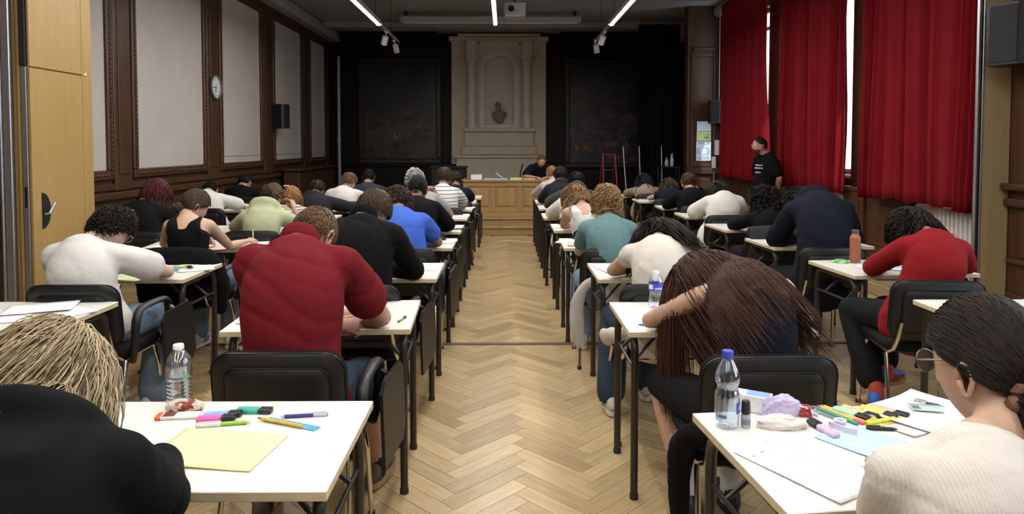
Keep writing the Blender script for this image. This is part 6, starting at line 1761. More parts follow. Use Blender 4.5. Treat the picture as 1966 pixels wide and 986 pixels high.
pDesk = person('bearded balding person in a navy shirt reading at the oak desk', (0.66, 12.78), (0.0, 0.34, 1.235 - 0.0), pitch=32, yaw=4, build=1.08, skin='rosy', world=False, rz=PI, hip_z=0.80, group='invigilators',
       hair=short(n=500, length=0.014, thick=0.004, r=0.003, front=0.66, back=-0.6, bald=0.15), hairm=H_LBROWN, top=dict(mat=C_NAVY, inf=0.024, len=0.75), bottom=dict(mat=C_BTROU), shoes=dict(mats=SH_BLACK),
       arms=[((-0.30, 0.32, 0.95), (-0.10, 0.50, 0.945)), ((0.30, 0.32, 0.95), (0.12, 0.5, 0.945))], vox=0.015, seed=39,
       legs=[((-0.12, 0.41, 0.78), (-0.12, 0.36, 0.345)), ((0.12, 0.41, 0.78), (0.12, 0.36, 0.345))])
o = chair(0.66, 12.76, 'black padded chair behind the oak desk', PI); o.location.z = 0.242
# beards: short dark locks along the jaw
def beard(pp, mat, n=260, seed=1, low=-0.2):
    rng = np.random.RandomState(seed)
    D = rng.normal(size=(n * 10, 3)); D /= np.linalg.norm(D, axis=1)[:, None]
    D = D[(D[:, 2] < low) & (D[:, 1] > 0.15) & (D[:, 2] > -0.97)][:n]
    p = head_shape(D, pp['hs'])
    paths = np.stack([p + D * (k * 0.0025 - 0.002) + np.array([0, 0, -0.003 * k]) for k in range(3)], 1) @ pp['Rh'].T + pp['Hc']
    V, Q, lv = locks_mesh(paths, np.full(len(D), 0.0028), 0.001, 3)
    link(bpy.data.objects.new('beard', fast_mesh('beard', V, Q, (), [mat], attr=('lock', lv))), pp['root'])
beard(pMan, H_BROWN, 420, low=-0.36); beard(pDesk, H_LBROWN, 260, 2, low=-0.42)
finalize_people()

# ================================================================== SMALL THINGS
TZ = 0.7405
M_CLEAR = clear('clear_plastic', (0.97, 0.985, 1.0), 0.06, 0.10)
M_WATER = clear('water', (0.88, 0.93, 0.97), 0.05, 0.05)
M_BLUECAP = plain('blue_cap', (0.05, 0.06, 0.42), 0.4); M_WCAP = plain('white_cap', (0.78, 0.78, 0.76), 0.4); M_GCAP = plain('green_cap', (0.05, 0.30, 0.16), 0.4)
P = lambda n, c, r=0.45, **k: plain(n, c, r, **k)
TEXTS = []
def print_text(body, size, mat, parent, loc, rotv, name='print'):
    o = text(name, body, size, mat, loc, rotv, parent, ext=0.0003)
    TEXTS.append(o); return o
def finish_texts():
    dg = bpy.context.evaluated_depsgraph_get()
    for o in TEXTS:
        me = bpy.data.meshes.new_from_object(o.evaluated_get(dg))
        n = bpy.data.objects.new(o.name, me); link(n, o.parent); n.location = o.location; n.rotation_euler = o.rotation_euler
        nm = o.name; bpy.data.objects.remove(o, do_unlink=True); n.name = nm
def bottle(x, y, z, prof, cap, capz, capr, lab, label, water, ribs=None, lm=None, extra=()):
    g = empty('water_bottle', (x, y, z), 0, label, 'bottle')
    pr = []
    for (r, h) in prof: pr.append((r, h))
    MB().lathe([(0.001, 0.002)] + pr, n=28).build('bottle_body', M_CLEAR, g, smooth=True, angle=60)
    if water:
        wp = [(r * 0.94, h) for (r, h) in pr if h <= water] + [(np.interp(water, [h for r, h in pr], [r for r, h in pr]) * 0.94, water), (0.001, water)]
        MB().lathe([(0.001, 0.004)] + wp, n=24).build('water', M_WATER, g, smooth=True, angle=60)
    c = MB().lathe([(0.001, capz[1]), (capr * .92, capz[1]), (capr, capz[1] - 0.002), (capr, capz[0]), (capr * 0.9, capz[0])], n=24)
    c.build('cap', cap, g, smooth=True, angle=40)
    if lab:
        z0, z1, r, m = lab
        MB().lathe([(r, z0), (r, z1)], n=32).build('bottle_label', m, g, smooth=True)
    for (nm, a0, a1, z0, z1, r, m) in extra:         # printed patches wrapped round the bottle, angles from the viewer's side
        V = []; F = []
        N = 8
        for k in range(N + 1):
            a = R(-90 + a0 + (a1 - a0) * k / N)
            V += [(r * math.cos(a), r * math.sin(a), z0), (r * math.cos(a), r * math.sin(a), z1)]
        for k in range(N): F.append((2 * k, 2 * k + 2, 2 * k + 3, 2 * k + 1))
        MB().add(V, F).build(nm, m, g, smooth=True)
    return g
def ribbed(r, z0, z1, n, d=0.0016):
    out = []
    for k in range(n):
        a = z0 + (z1 - z0) * k / n; s = (z1 - z0) / n
        out += [(r, a + 0.1 * s), (r, a + 0.55 * s), (r - d, a + 0.75 * s), (r - d, a + 0.9 * s)]
    return out
M_LABCLR = clear('printed_film', (0.82, 0.88, 0.96), 0.06, 0.25, 0.2)
B1 = [(0.031, 0.001), (0.035, 0.006)] + ribbed(0.0365, 0.008, 0.078, 6) + [(0.034, 0.082), (0.0365, 0.086), (0.0365, 0.122), (0.0365, 0.127), (0.034, 0.138), (0.027, 0.152), (0.017, 0.165), (0.0125, 0.170), (0.0125, 0.180)]
bottle(-0.985, 2.045, TZ, B1, M_WCAP, (0.170, 0.184), 0.0155, (0.088, 0.120, 0.0369, M_LABCLR), 'clear water bottle with white cap on the nearest left table', 0.0,
       extra=(('label_band', -60, 40, 0.087, 0.092, 0.0372, P('band_blue', (0.08, 0.14, 0.42))), ('label_patch', 45, 75, 0.088, 0.097, 0.0372, P('patch_green', (0.08, 0.40, 0.12))), ('label_logo', -55, -25, 0.092, 0.108, 0.0372, P('logo_crimson', (0.45, 0.08, 0.16))), ('barcode', 25, 40, 0.096, 0.116, 0.0372, P('barcode_grey', (0.30, 0.32, 0.40)))))
B2 = [(0.027, 0.001), (0.033, 0.008), (0.0335, 0.03), (0.0325, 0.075), (0.034, 0.088), (0.0335, 0.096), (0.0285, 0.106), (0.0275, 0.112), (0.030, 0.120), (0.0335, 0.128), (0.034, 0.138), (0.032, 0.150), (0.026, 0.166), (0.016, 0.186), (0.0125, 0.194), (0.0125, 0.206)]
gb = bottle(0.618, 1.868, TZ, B2, M_BLUECAP, (0.193, 0.214), 0.0155, (0.030, 0.085, 0.0338, M_LABCLR), 'water bottle with blue cap, half full, on the nearest right table', 0.135,
       extra=(('label_logo', 28, 70, 0.045, 0.075, 0.0343, P('logo_blue', (0.06, 0.07, 0.48))), ('label_patch', -60, -20, 0.033, 0.042, 0.0343, P('patch_navy', (0.12, 0.16, 0.42)))))
print_text('G', 0.020, P('white_print', (0.8, 0.8, 0.85)), gb, (0.0272, -0.0228, 0.060), (R(90), 0, R(50)))
B3 = [(0.030, 0.001), (0.034, 0.008)] + ribbed(0.0345, 0.010, 0.050, 3) + [(0.0325, 0.060), (0.031, 0.072), (0.0345, 0.085), (0.035, 0.09), (0.035, 0.122), (0.033, 0.134), (0.026, 0.150), (0.015, 0.163), (0.0125, 0.166), (0.0125, 0.176)]
gb = bottle(0.725, 3.255, TZ, B3, M_WCAP, (0.165, 0.179), 0.0155, (0.089, 0.123, 0.0356, P('label_royal', (0.085, 0.08, 0.52))), 'water bottle with royal blue label beside the long chestnut hair', 0.0,
       extra=(('label_swirl', -75, -35, 0.095, 0.117, 0.0359, P('swirl_white', (0.75, 0.76, 0.82))), ('label_patch', -20, 50, 0.094, 0.104, 0.0359, P('patch_sky', (0.45, 0.50, 0.80)))))
B4 = [(0.030, 0.001), (0.033, 0.01), (0.033, 0.15), (0.028, 0.175), (0.014, 0.205), (0.0125, 0.21), (0.0125, 0.222)]
bottle(1.155, 4.36, TZ, B4, M_GCAP, (0.21, 0.232), 0.0155, (0.06, 0.12, 0.0334, M_LABCLR), 'clear bottle with green cap behind the cream sleeveless top', 0.14)
for (x, y, h, lb) in ((2.02, 5.66, 0.0, 'small clear bottle on the floor beside the second right column'), (1.93, 5.72, 0.0, 'clear bottle on the floor next to a black bag')):
    bottle(x, y, 0.0, [(r, z * 0.95) for r, z in B4], M_BLACKPLASTIC, (0.20, 0.22), 0.015, (0.05, 0.1, 0.0334, M_LABCLR), lb, 0.1)
tb = empty('metal_flask', (2.33, 4.50, TZ), label='terracotta metal flask with grey lid on the right table', cat='flask')
MB().lathe([(0.001, 0), (0.031, 0), (0.0335, 0.003), (0.0335, 0.165), (0.031, 0.178), (0.0235, 0.186), (0.0225, 0.197), (0.001, 0.197)], n=28).build('flask_body', P('terracotta', (0.36, 0.115, 0.06), 0.45), tb, smooth=True, angle=40)
MB().lathe([(0.001, 0.221), (0.022, 0.221), (0.0235, 0.218), (0.0235, 0.198), (0.001, 0.198)], n=28).build('lid', P('flask_grey', (0.06, 0.07, 0.08)), tb, smooth=True, angle=40)
bx('sticker', 0.0325, 0.0345, -0.006, 0.006, 0.03, 0.06, M_WHITE, tb)
cn = empty('drink_can', (-0.515, 5.13, 0.0), label='tall red and yellow can with yellow lid on the aisle floor', cat='can')
def grad_can():
    m, nt, p = _nodes('red_yellow_can')
    sx = nt.nodes.new('ShaderNodeSeparateXYZ'); nt.links.new(coords(nt), sx.inputs[0])
    mr = nt.nodes.new('ShaderNodeMapRange'); mr.inputs[2].default_value = 0.19; nt.links.new(sx.outputs[2], mr.inputs[0])
    nt.links.new(ramp(nt, mr.outputs[0], [(0.15, (0.38, 0.018, 0.05)), (0.5, (0.30, 0.05, 0.03)), (0.85, (0.38, 0.30, 0.05))]), p.inputs['Base Color']); p.inputs['Roughness'].default_value = 0.35
    return m
MB().lathe([(0.001, 0), (0.034, 0), (0.037, 0.004), (0.037, 0.19), (0.001, 0.19)], n=28).build('can_body', grad_can(), cn, smooth=True, angle=40)
MB().lathe([(0.001, 0.208), (0.036, 0.208), (0.0388, 0.205), (0.0388, 0.188), (0.037, 0.188)], n=28).build('lid', P('yellow_lid', (0.72, 0.66, 0.06)), cn, smooth=True, angle=40)
bx('can_label', 0.034, 0.0385, -0.012, 0.004, 0.09, 0.115, M_WHITE, cn)

# ---- pens, highlighters
def pen(a, b, r, body, cap, label, capf=0.35, clip=True, z=TZ, cat='pen', tipm=None, group=None):
    a = np.array([a[0], a[1]]); b = np.array([b[0], b[1]])
    L = float(np.linalg.norm(b - a)); ang = math.atan2(b[1] - a[1], b[0] - a[0])
    g = empty('pen', (a[0], a[1], z + r), ang, label, cat, group)
    V, F = tube([(0.012, 0, 0), (L * 0.5, 0, 0), (L, 0, 0)], [r, r, r * 0.95], n=10, sub=1, round_caps=False)
    MB().add(V, F).build('barrel', body, g, smooth=True, angle=50)
    V, F = tube([(0, 0, 0), (0.006, 0, 0), (0.014, 0, 0)], [r * .25, r * .55, r], n=10, sub=1, round_caps=False)
    MB().add(V, F).build('tip', tipm or cap, g, smooth=True, angle=50)
    if capf > 0:
        V, F = tube([(L * (1 - capf), 0, 0), (L * 0.98, 0, 0), (L, 0, 0)], [r * 1.15, r * 1.15, r * .8], n=10, sub=1, round_caps=False)
        MB().add(V, F).build('cap', cap, g, smooth=True, angle=50)
        if clip: MB().box(L * (1 - capf), L * 0.97, -0.002, 0.002, r * 1.1, r * 1.6, bev=0.0005).build('clip', cap, g)
    return g
def highlighter(x, y, ang, body, cap, label, L=0.105, w=0.025, t=0.015, lay='flat', group='highlighters on the right table'):
    g = empty('highlighter', (x, y, TZ + t / 2), ang, label, 'highlighter', group)
    MB().box(-L / 2, L * 0.14, -w / 2, w / 2, -t / 2, t / 2, bev=0.004).build('barrel', body, g, smooth=True, angle=35)
    MB().box(L * 0.14, L / 2, -w / 2 - 0.0005, w / 2 + 0.0005, -t / 2 - 0.0003, t / 2 + 0.0006, bev=0.003).build('cap', cap, g, smooth=True, angle=35)
    MB().box(L * 0.2, L / 2 + 0.003, -w * 0.2, w * 0.2, t / 2, t / 2 + 0.002, bev=0.0008).build('clip', cap, g)
    return g
K = P('marker_black', (0.015, 0.015, 0.016), 0.4)
gL = 'pens and highlighters on the nearest left table'
highlighter(-0.735, 1.978, R(-3), P('teal_marker', (0.03, 0.42, 0.32)), K, 'teal highlighter with black cap, apart from the others', group=gL)
highlighter(-0.815, 1.948, R(9), P('skyblue_marker', (0.22, 0.45, 0.75)), K, 'pale blue highlighter behind the pink one', group=gL)
highlighter(-0.822, 1.921, R(8), P('pink_marker', (0.75, 0.12, 0.42)), K, 'bright pink highlighter on the nearest left table', group=gL)
g = pen((-0.715, 1.898), (-0.858, 1.873), 0.0055, P('lime_barrel', (0.30, 0.55, 0.05)), M_WCAP, 'green and white four-colour pen on the yellow sheet', 0.45, group=gL, tipm=P('lime_tip', (0.65, 0.75, 0.05)))
pen((-0.645, 1.935), (-0.514, 1.953), 0.0052, P('violet_barrel', (0.045, 0.03, 0.22)), P('pen_silver', (0.5, 0.5, 0.55)), 'dark violet ballpoint pen near the table edge', 0.3, group=gL)
pen((-0.705, 1.922), (-0.560, 1.862), 0.0045, P('amber_barrel', (0.75, 0.42, 0.02)), K, 'amber ballpoint pen with black cap on the blue ruler', 0.0, group=gL, tipm=K, z=TZ + 0.003)
o = MB().box(-0.045, 0.0, -0.0055, 0.0055, -0.0055, 0.0055, bev=0.002)
g = empty('ruler', (-0.60, 1.893, TZ), R(-23), 'translucent blue plastic ruler under the amber pen', 'ruler', gL)
MB().box(-0.09, 0.09, -0.014, 0.014, 0, 0.0028, bev=0.001).build('blade', P('ruler_blue', (0.10, 0.42, 0.60), 0.25), g)
for k in range(9): bx('mark', -0.08 + k * 0.02, -0.079 + k * 0.02, 0.006, 0.013, 0.0028, 0.0031, M_INK, g)
# crumpled wrappers
def crumple(name, loc, size, mats, label, cat, seed, rz=0.0, amp=0.25, flat=0.5, nn=(26, 16)):
    D, Q = sphere_dirs(nn[0], nn[1])
    n = vnoise(D * 2.2 + seed) * 1.2 + vnoise(D * 5 + seed * 2) * 0.6
    S_ = np.array(size) / 2
    V = D * S_ * (1 + amp * n)[:, None]
    V = np.sign(V) * np.minimum(np.abs(V), S_ * 1.1)
    V[:, 2] = np.maximum(V[:, 2], -S_[2] * flat) + S_[2] * flat
    me = MB().add(V, Q).mesh(name, mats)
    if isinstance(mats, (list, tuple)) and len(mats) > 1:
        c = np.array([p.center for p in me.polygons])
        k = (vnoise(c * 45 + seed) > 0.08).astype(int) + (vnoise(c * 60 + seed + 9) > 0.2).astype(int)
        me.polygons.foreach_set('material_index', np.minimum(k, len(mats) - 1).astype(np.int32))
    o = link(bpy.data.objects.new(name, me)); o.location = loc; o.rotation_euler = (0, 0, rz)
    return tag(o, label, cat)
FOIL = P('foil_silver', (0.6, 0.6, 0.62), 0.25, metal=0.8); RW = P('wrapper_brown_red', (0.22, 0.03, 0.015), 0.3)
crumple('snack_wrapper', (-0.945, 1.995, TZ), (0.105, 0.05, 0.045), [RW, P('wrapper_cream', (0.62, 0.55, 0.42), 0.4), FOIL], 'crumpled brown-red snack wrapper before the clear bottle', 'wrapper', 3.1, amp=0.35)
g = empty('chocolate_bar', (-0.935, 1.945, TZ), R(6), 'flat white and orange chocolate bar wrapper beside the crumpled one', 'wrapper')
MB().box(-0.052, 0.052, -0.018, 0.018, 0, 0.011, bev=0.003).build('wrapper', P('wrapper_white', (0.75, 0.72, 0.68), 0.35), g)
bx('wrapper_end', -0.066, -0.048, -0.018, 0.018, 0.001, 0.0115, P('wrapper_orange', (0.75, 0.12, 0.02), 0.35), g, 0.002)
bx('printed_panel', -0.045, -0.012, -0.016, 0.016, 0.011, 0.0116, P('panel_choc', (0.14, 0.03, 0.012), 0.4), g)
# right table
hz = R(-56)
mint, yel, pnk, orn, lil = P('mint_marker', (0.38, 0.78, 0.60)), P('neon_yellow', (0.78, 0.85, 0.10)), P('pastel_pink', (0.85, 0.45, 0.42)), P('pastel_orange', (0.85, 0.55, 0.28)), P('pastel_lilac', (0.62, 0.45, 0.62))
highlighter(1.000, 1.935, R(-52), mint, K, 'mint highlighter, leftmost of four side by side'); highlighter(1.030, 1.945, R(-52), orn, K, 'pale orange highlighter between the mint and yellow ones')
highlighter(1.086, 1.945, R(-50), yel, K, 'neon yellow highlighter with black cap'); highlighter(1.120, 1.952, R(-50), pnk, K, 'pastel pink highlighter, rightmost of four side by side')
highlighter(0.872, 1.835, R(105), lil, K, 'lilac highlighter lying alone and pointing away', w=0.027)
gp = 'coloured fineliners on the right table'
pen((0.915, 2.005), (0.985, 1.868), 0.0042, P('teal_fineliner', (0.03, 0.32, 0.28)), P('green_cap2', (0.04, 0.36, 0.16)), 'teal fineliner, leftmost of the coloured pens', 0.2, False, group=gp)
pen((0.934, 2.008), (1.003, 1.872), 0.0042, P('orange_fineliner', (0.85, 0.48, 0.08)), P('pink_cap2', (0.80, 0.08, 0.28)), 'orange fineliner with pink cap', 0.2, False, group=gp)
pen((0.948, 2.01), (1.016, 1.876), 0.0042, P('apricot_fineliner', (0.88, 0.58, 0.15)), P('orange_cap2', (0.80, 0.30, 0.03)), 'apricot fineliner with orange cap, rightmost of the three', 0.2, False, group=gp)
pen((1.135, 1.912), (1.008, 1.868), 0.0062, P('sun_yellow', (0.85, 0.68, 0.04)), P('lemon_cap', (0.75, 0.78, 0.05)), 'thick yellow felt pen below the black caps', 0.3, group=gp)
pen((1.075, 1.832), (0.995, 1.842), 0.005, K, K, 'black ballpoint pen at the top of the blue sheet', 0.45, group=gp)
pen((1.30, 1.98), (1.24, 2.03), 0.005, P('navy_pen', (0.04, 0.06, 0.16)), M_CHROME, 'silver and navy pen lying on the identity card', 0.4, z=TZ + 0.004, group=gp)
g = empty('ruler', (1.10, 1.892, TZ), R(20), 'olive yellow transparent ruler behind the felt pen', 'ruler'); MB().box(-0.08, 0.08, -0.014, 0.014, 0, 0.0026, bev=0.001).build('blade', P('ruler_olive', (0.48, 0.46, 0.10), 0.3), g)
g = empty('set_square', (0.925, 1.945, TZ), R(-60), 'grey metal ruler with a round hole beside the fineliners', 'ruler'); MB().box(-0.075, 0.06, -0.008, 0.008, 0, 0.0015).build('blade', P('steel_rule', (0.4, 0.4, 0.42), 0.3, metal=0.7), g)
MB().lathe([(0.009, 0), (0.017, 0), (0.017, 0.006), (0.009, 0.006), (0.009, 0)], (0.055, -0.004, 0), n=20).build('ring', M_WHITE, g, smooth=True, angle=30)
g = empty('correction_tape', (0.928, 1.838, TZ), R(-55), 'white and violet correction tape roller', 'correction tape')
MB().prism([(-0.035, -0.012), (0.012, -0.014), (0.04, -0.004), (0.04, 0.003), (0.012, 0.013), (-0.03, 0.013)], 0, 0.016).build('case', P('tape_case', (0.62, 0.58, 0.68), 0.3), g)
MB().prism([(-0.022, -0.006), (0.006, -0.007), (0.006, 0.006), (-0.02, 0.006)], 0.016, 0.018).build('window', P('tape_violet', (0.30, 0.28, 0.55), 0.3), g)
crumple('eraser', (1.040, 1.902, TZ), (0.030, 0.024, 0.022), P('eraser_grey', (0.42, 0.42, 0.38), 0.8), 'worn grey eraser beside the black caps', 'eraser', 5.0, amp=0.1)
g = empty('small_vial', (0.668, 1.862, TZ), label='small glass vial with tall black cap beside the blue-capped bottle', cat='vial')
MB().lathe([(0.001, 0), (0.0125, 0), (0.013, 0.002), (0.013, 0.034), (0.010, 0.038), (0.001, 0.038)], n=20).build('vial_body', P('vial_grey', (0.42, 0.40, 0.46), 0.2), g, smooth=True, angle=40)
MB().lathe([(0.001, 0.075), (0.010, 0.075), (0.0115, 0.072), (0.0125, 0.04), (0.001, 0.038)], n=20).build('cap', K, g, smooth=True, angle=40)
MB().lathe([(0.0133, 0.010), (0.0133, 0.026)], n=20).build('vial_label', P('vial_label', (0.22, 0.22, 0.30)), g, smooth=True)
g = empty('tissue_box', (0.735, 1.985, TZ), R(-30), 'small white and blue box behind the lilac cloth', 'box')
MB().box(-0.05, 0.05, -0.025, 0.025, 0, 0.05, bev=0.002).build('carton', P('carton_white', (0.75, 0.76, 0.8)), g); bx('printed_panel', -0.02, 0.045, -0.02, 0.02, 0.0501, 0.0507, P('carton_blue', (0.25, 0.38, 0.62)), g)
crumple('cloth', (0.80, 1.945, TZ), (0.125, 0.06, 0.082), F('lilac_cloth', (0.52, 0.46, 0.66), var=0.08), 'crumpled lilac cloth on the nearest right table', 'cloth', 7.3, R(15), 0.3, 0.45, (36, 24))
crumple('tissue', (0.765, 1.862, TZ), (0.135, 0.055, 0.048), F('white_tissue', (0.74, 0.68, 0.64), var=0.05), 'crumpled white tissue in front of the lilac cloth', 'tissue', 11.2, R(-6), 0.35, 0.45, (36, 24))
crumple('snack_wrapper', (0.865, 1.948, TZ), (0.085, 0.045, 0.04), [P('wrapper_crimson', (0.30, 0.02, 0.03), 0.3), FOIL], 'crimson and silver snack wrapper beside the lilac cloth', 'wrapper', 2.4, R(-25), 0.35)

# ---- sheets of paper
W_PRINT = paper_mat('printed_sheet', (0.80, 0.80, 0.82)); Y_SHEET = paper_mat('yellow_sheet', (0.80, 0.80, 0.42), False); B_SHEET = paper_mat('pale_blue_sheet', (0.48, 0.68, 0.82), True, (0.30, 0.42, 0.55), 1.6)
PK_SHEET = paper_mat('pink_sheet', (0.80, 0.50, 0.47), False); G_SHEET = paper_mat('pale_green_sheet', (0.68, 0.78, 0.45), False); LB_SHEET = paper_mat('bluish_print_sheet', (0.66, 0.74, 0.84), True, (0.25, 0.35, 0.6))
def sheet(x, y, rz, mat, label, w=0.21, h=0.297, z=TZ, curl=0.004, seed=0):
    n, m = 9, 11
    gx, gy = np.meshgrid(np.linspace(-w / 2, w / 2, n), np.linspace(-h / 2, h / 2, m))
    P_ = np.column_stack([gx.ravel(), gy.ravel(), np.zeros(n * m)])
    zz = curl * (np.abs(gx.ravel()) / (w / 2)) ** 3 * (0.5 + 0.5 * np.sin(gy.ravel() * 12 + seed)) + curl * 0.5 * (np.abs(gy.ravel()) / (h / 2)) ** 4
    top = P_.copy(); top[:, 2] = 0.0009 + zz
    bot = P_.copy(); bot[:, 2] = 0.0003 + zz
    Q = [(j * n + i, j * n + i + 1, (j + 1) * n + i + 1, (j + 1) * n + i) for j in range(m - 1) for i in range(n - 1)]
    N = n * m
    edge = [(j * n, (j + 1) * n, N + (j + 1) * n, N + j * n) for j in range(m - 1)] + [(j * n + n - 1, N + j * n + n - 1, N + (j + 1) * n + n - 1, (j + 1) * n + n - 1) for j in range(m - 1)] + [(i, N + i, N + i + 1, i + 1) for i in range(n - 1)] + [((m - 1) * n + i, (m - 1) * n + i + 1, N + (m - 1) * n + i + 1, N + (m - 1) * n + i) for i in range(n - 1)]
    o = link(bpy.data.objects.new('paper_sheet', fast_mesh('paper_sheet', np.vstack([top, bot]), np.array(Q + [tuple(i + N for i in q[::-1]) for q in Q] + edge), (), [mat], smooth=False)))
    o.location = (x, y, z); o.rotation_euler = (0, 0, rz)
    return tag(o, label, 'paper', 'exam sheets on the tables')
sheet(-0.745, 1.735, R(82), Y_SHEET, 'pale yellow sheet on the nearest left table', seed=1)
o = sheet(0.745, 1.628, R(30), W_PRINT, 'printed white sheet lying askew over the near right table edge', seed=2)
for (dx, dy) in ((-0.085, 0.10), (-0.05, 0.105), (-0.042, 0.105)):
    bx('bullet_mark', dx, dx + 0.004, dy, dy + 0.004, 0.0048, 0.0052, M_INK, o)
sheet(0.955, 1.752, R(35), B_SHEET, 'pale blue handwritten sheet beside the printed one', 0.165, 0.21, seed=3)
sheet(1.175, 1.945, R(-62), W_PRINT, 'white exam sheet under the identity card', seed=4); sheet(1.225, 1.952, R(-55), M_PAPER, 'white sheet under the bun-haired person\'s papers at the table corner', seed=5, z=TZ + 0.006)
g = empty('identity_card', (1.235, 1.965, TZ + 0.0125), R(-14), 'pale green identity card with a small grey portrait', 'card')
MB().box(-0.043, 0.043, -0.027, 0.027, 0, 0.0008).build('card', P('card_green', (0.48, 0.62, 0.55), 0.35), g); bx('portrait', -0.038, -0.016, -0.017, 0.012, 0.0008, 0.0011, P('portrait_grey', (0.18, 0.17, 0.16)), g); bx('header_line', -0.04, 0.04, 0.019, 0.024, 0.0008, 0.0011, M_INKB, g)
for (x, y, rz, m, lb, z) in (
    (-1.10, 3.13, R(10), W_PRINT, 'white sheet at the left of the crimson polo\'s table', TZ), (-1.08, 3.2, R(-6), M_PAPER, 'upper loose sheet left of the crimson polo', TZ + 0.006),
    (-2.10, 3.19, R(62), W_PRINT, 'printed white sheet on the far-left foreground table', TZ), (-2.30, 3.12, R(20), M_PAPER, 'plain sheet at the left picture edge', TZ), (-2.22, 3.25, R(-70), W_PRINT, 'lower white sheet under the far-left printed one', TZ + 0.006),
    (-1.99, 4.36, R(30), W_PRINT, 'white sheet with pens before the white T-shirt', TZ), (-2.17, 4.08, R(-20), G_SHEET, 'pale green sheet under the white T-shirt\'s arm', TZ),
    (-2.17, 5.20, R(-60), PK_SHEET, 'pink sheet under the tank-top writer\'s arm', TZ), (-1.98, 5.38, R(15), M_PAPER, 'white sheet at the tank-top writer\'s hand', TZ), (-2.60, 5.22, R(80), M_PAPER, 'white sheet left of the tank-top writer', TZ),
    (-0.56, 4.35, R(85), W_PRINT, 'white sheet right of the black sweater', TZ), (-0.55, 5.52, R(82), M_PAPER, 'white sheet beside the royal blue T-shirt', TZ), (-0.56, 6.42, R(85), M_PAPER, 'white sheet on the fifth left table', TZ),
    (-0.55, 7.48, R(85), M_PAPER, 'white sheet beside the grey T-shirt', TZ), (-0.53, 8.5, R(80), M_PAPER, 'white sheet beside the striped T-shirt', TZ), (-0.60, 10.3, R(84), PK_SHEET, 'pale pink sheet on the last left table', TZ),
    (0.69, 4.31, R(12), LB_SHEET, 'bluish printed sheet at the cream top\'s elbow', TZ), (0.86, 4.33, R(-20), M_PAPER, 'white sheet behind the bluish print', TZ),
    (0.57, 5.50, R(70), W_PRINT, 'printed sheet overhanging the teal T-shirt\'s table', TZ), (0.64, 5.34, R(84), PK_SHEET, 'pink sheet beside the teal T-shirt\'s arm', TZ + 0.006),
    (0.62, 6.50, R(80), M_PAPER, 'white sheet on the wavy-haired writer\'s table', TZ), (0.60, 7.55, R(80), M_PAPER, 'white sheet beside the loose white shirt', TZ), (0.60, 9.48, R(75), LB_SHEET, 'blue printed sheets near the hooded jacket', TZ), (0.58, 10.45, R(70), LB_SHEET, 'bluish sheet on the foremost right table', TZ),
    (2.42, 4.33, R(62), LB_SHEET, 'bluish printed sheet beside the scarlet sweater', TZ), (2.25, 5.47, R(70), M_PAPER, 'white sheet on the navy hoodie\'s table', TZ), (2.28, 6.50, R(78), LB_SHEET, 'pale blue sheet on the black-curls table', TZ), (2.20, 7.62, R(80), M_PAPER, 'white sheet on the table near the far curtain', TZ),
    (2.12, 8.66, R(85), M_PAPER, 'white sheet beside the black sweater', TZ), (2.06, 9.68, R(80), M_PAPER, 'white sheet beside the dark vest', TZ), (2.0, 10.62, R(80), M_PAPER, 'white sheet on the beige top\'s table', TZ)):
    sheet(x, y, rz, m, lb, z=z, seed=x * 7 + y)
gq = 'pens on the farther tables'
pen((-0.475, 2.985), (-0.452, 3.075), 0.0045, P('olive_pen', (0.22, 0.32, 0.06)), K, 'green pen on the crimson polo\'s table', 0.3, group=gq)
for (a, b, c, lb) in (((-2.12, 4.28), (-1.99, 4.33), (0.25, 0.42, 0.05), 'green pen on the white T-shirt\'s sheet'), ((-2.10, 4.33), (-1.97, 4.30), (0.42, 0.50, 0.06), 'lime pen crossing the green one')):
    pen(a, b, 0.006, P('pen%.2f' % c[0], c), K, lb, 0.3, z=TZ + 0.006, group=gq)
pen((-2.13, 4.22), (-2.03, 4.235), 0.008, P('aqua_marker', (0.12, 0.48, 0.55)), P('aqua_cap', (0.10, 0.40, 0.48)), 'aqua marker on the white T-shirt\'s sheet', 0.35, z=TZ + 0.004, group=gq)
pen((-2.21, 5.44), (-2.08, 5.43), 0.010, P('lime_marker', (0.60, 0.62, 0.06)), P('lime_cap', (0.45, 0.50, 0.03)), 'fat yellow-green marker beside the writing hand', 0.4, group=gq)
g = empty('pencil_box', (-2.41, 5.50, TZ), R(5), 'blue pencil box in front of the tank-top writer', 'box'); MB().box(-0.05, 0.05, -0.025, 0.025, 0, 0.028, bev=0.004).build('case', P('box_blue', (0.04, 0.08, 0.32)), g); MB().box(-0.05, 0.05, -0.025, 0.025, 0.0285, 0.033, bev=0.002).build('lid', P('box_blue2', (0.06, 0.12, 0.42)), g)
for (x, y, c, lb) in ((-0.50, 6.30, (0.03, 0.04, 0.2), 'blue pen on the fifth left table'), (-0.47, 6.36, (0.02, 0.02, 0.03), 'black pen on the fifth left table'), (2.49, 4.47, (0.5, 0.5, 0.52), 'grey pen beside the terracotta flask'), (2.58, 4.44, (0.4, 0.3, 0.25), 'tan pencil behind the scarlet sweater\'s sheet')):
    pen((x, y), (x + 0.13, y + 0.02), 0.005, P('pen_%.2f_%.2f' % (c[0], y), c), K, lb, 0.3, group=gq)
pen((2.60, 3.12), (2.76, 3.14), 0.006, P('hot_pink_pen', (0.75, 0.06, 0.22)), P('hot_pink_cap', (0.6, 0.03, 0.15)), 'pink pen at the right picture edge', 0.3, group=gq)
pen((0.575, 2.935), (0.64, 2.925), 0.004, P('teal_pen', (0.02, 0.30, 0.32)), P('teal_pen_cap', (0.02, 0.22, 0.25)), 'small teal pen by the resting elbow', 0.3, group=gq)
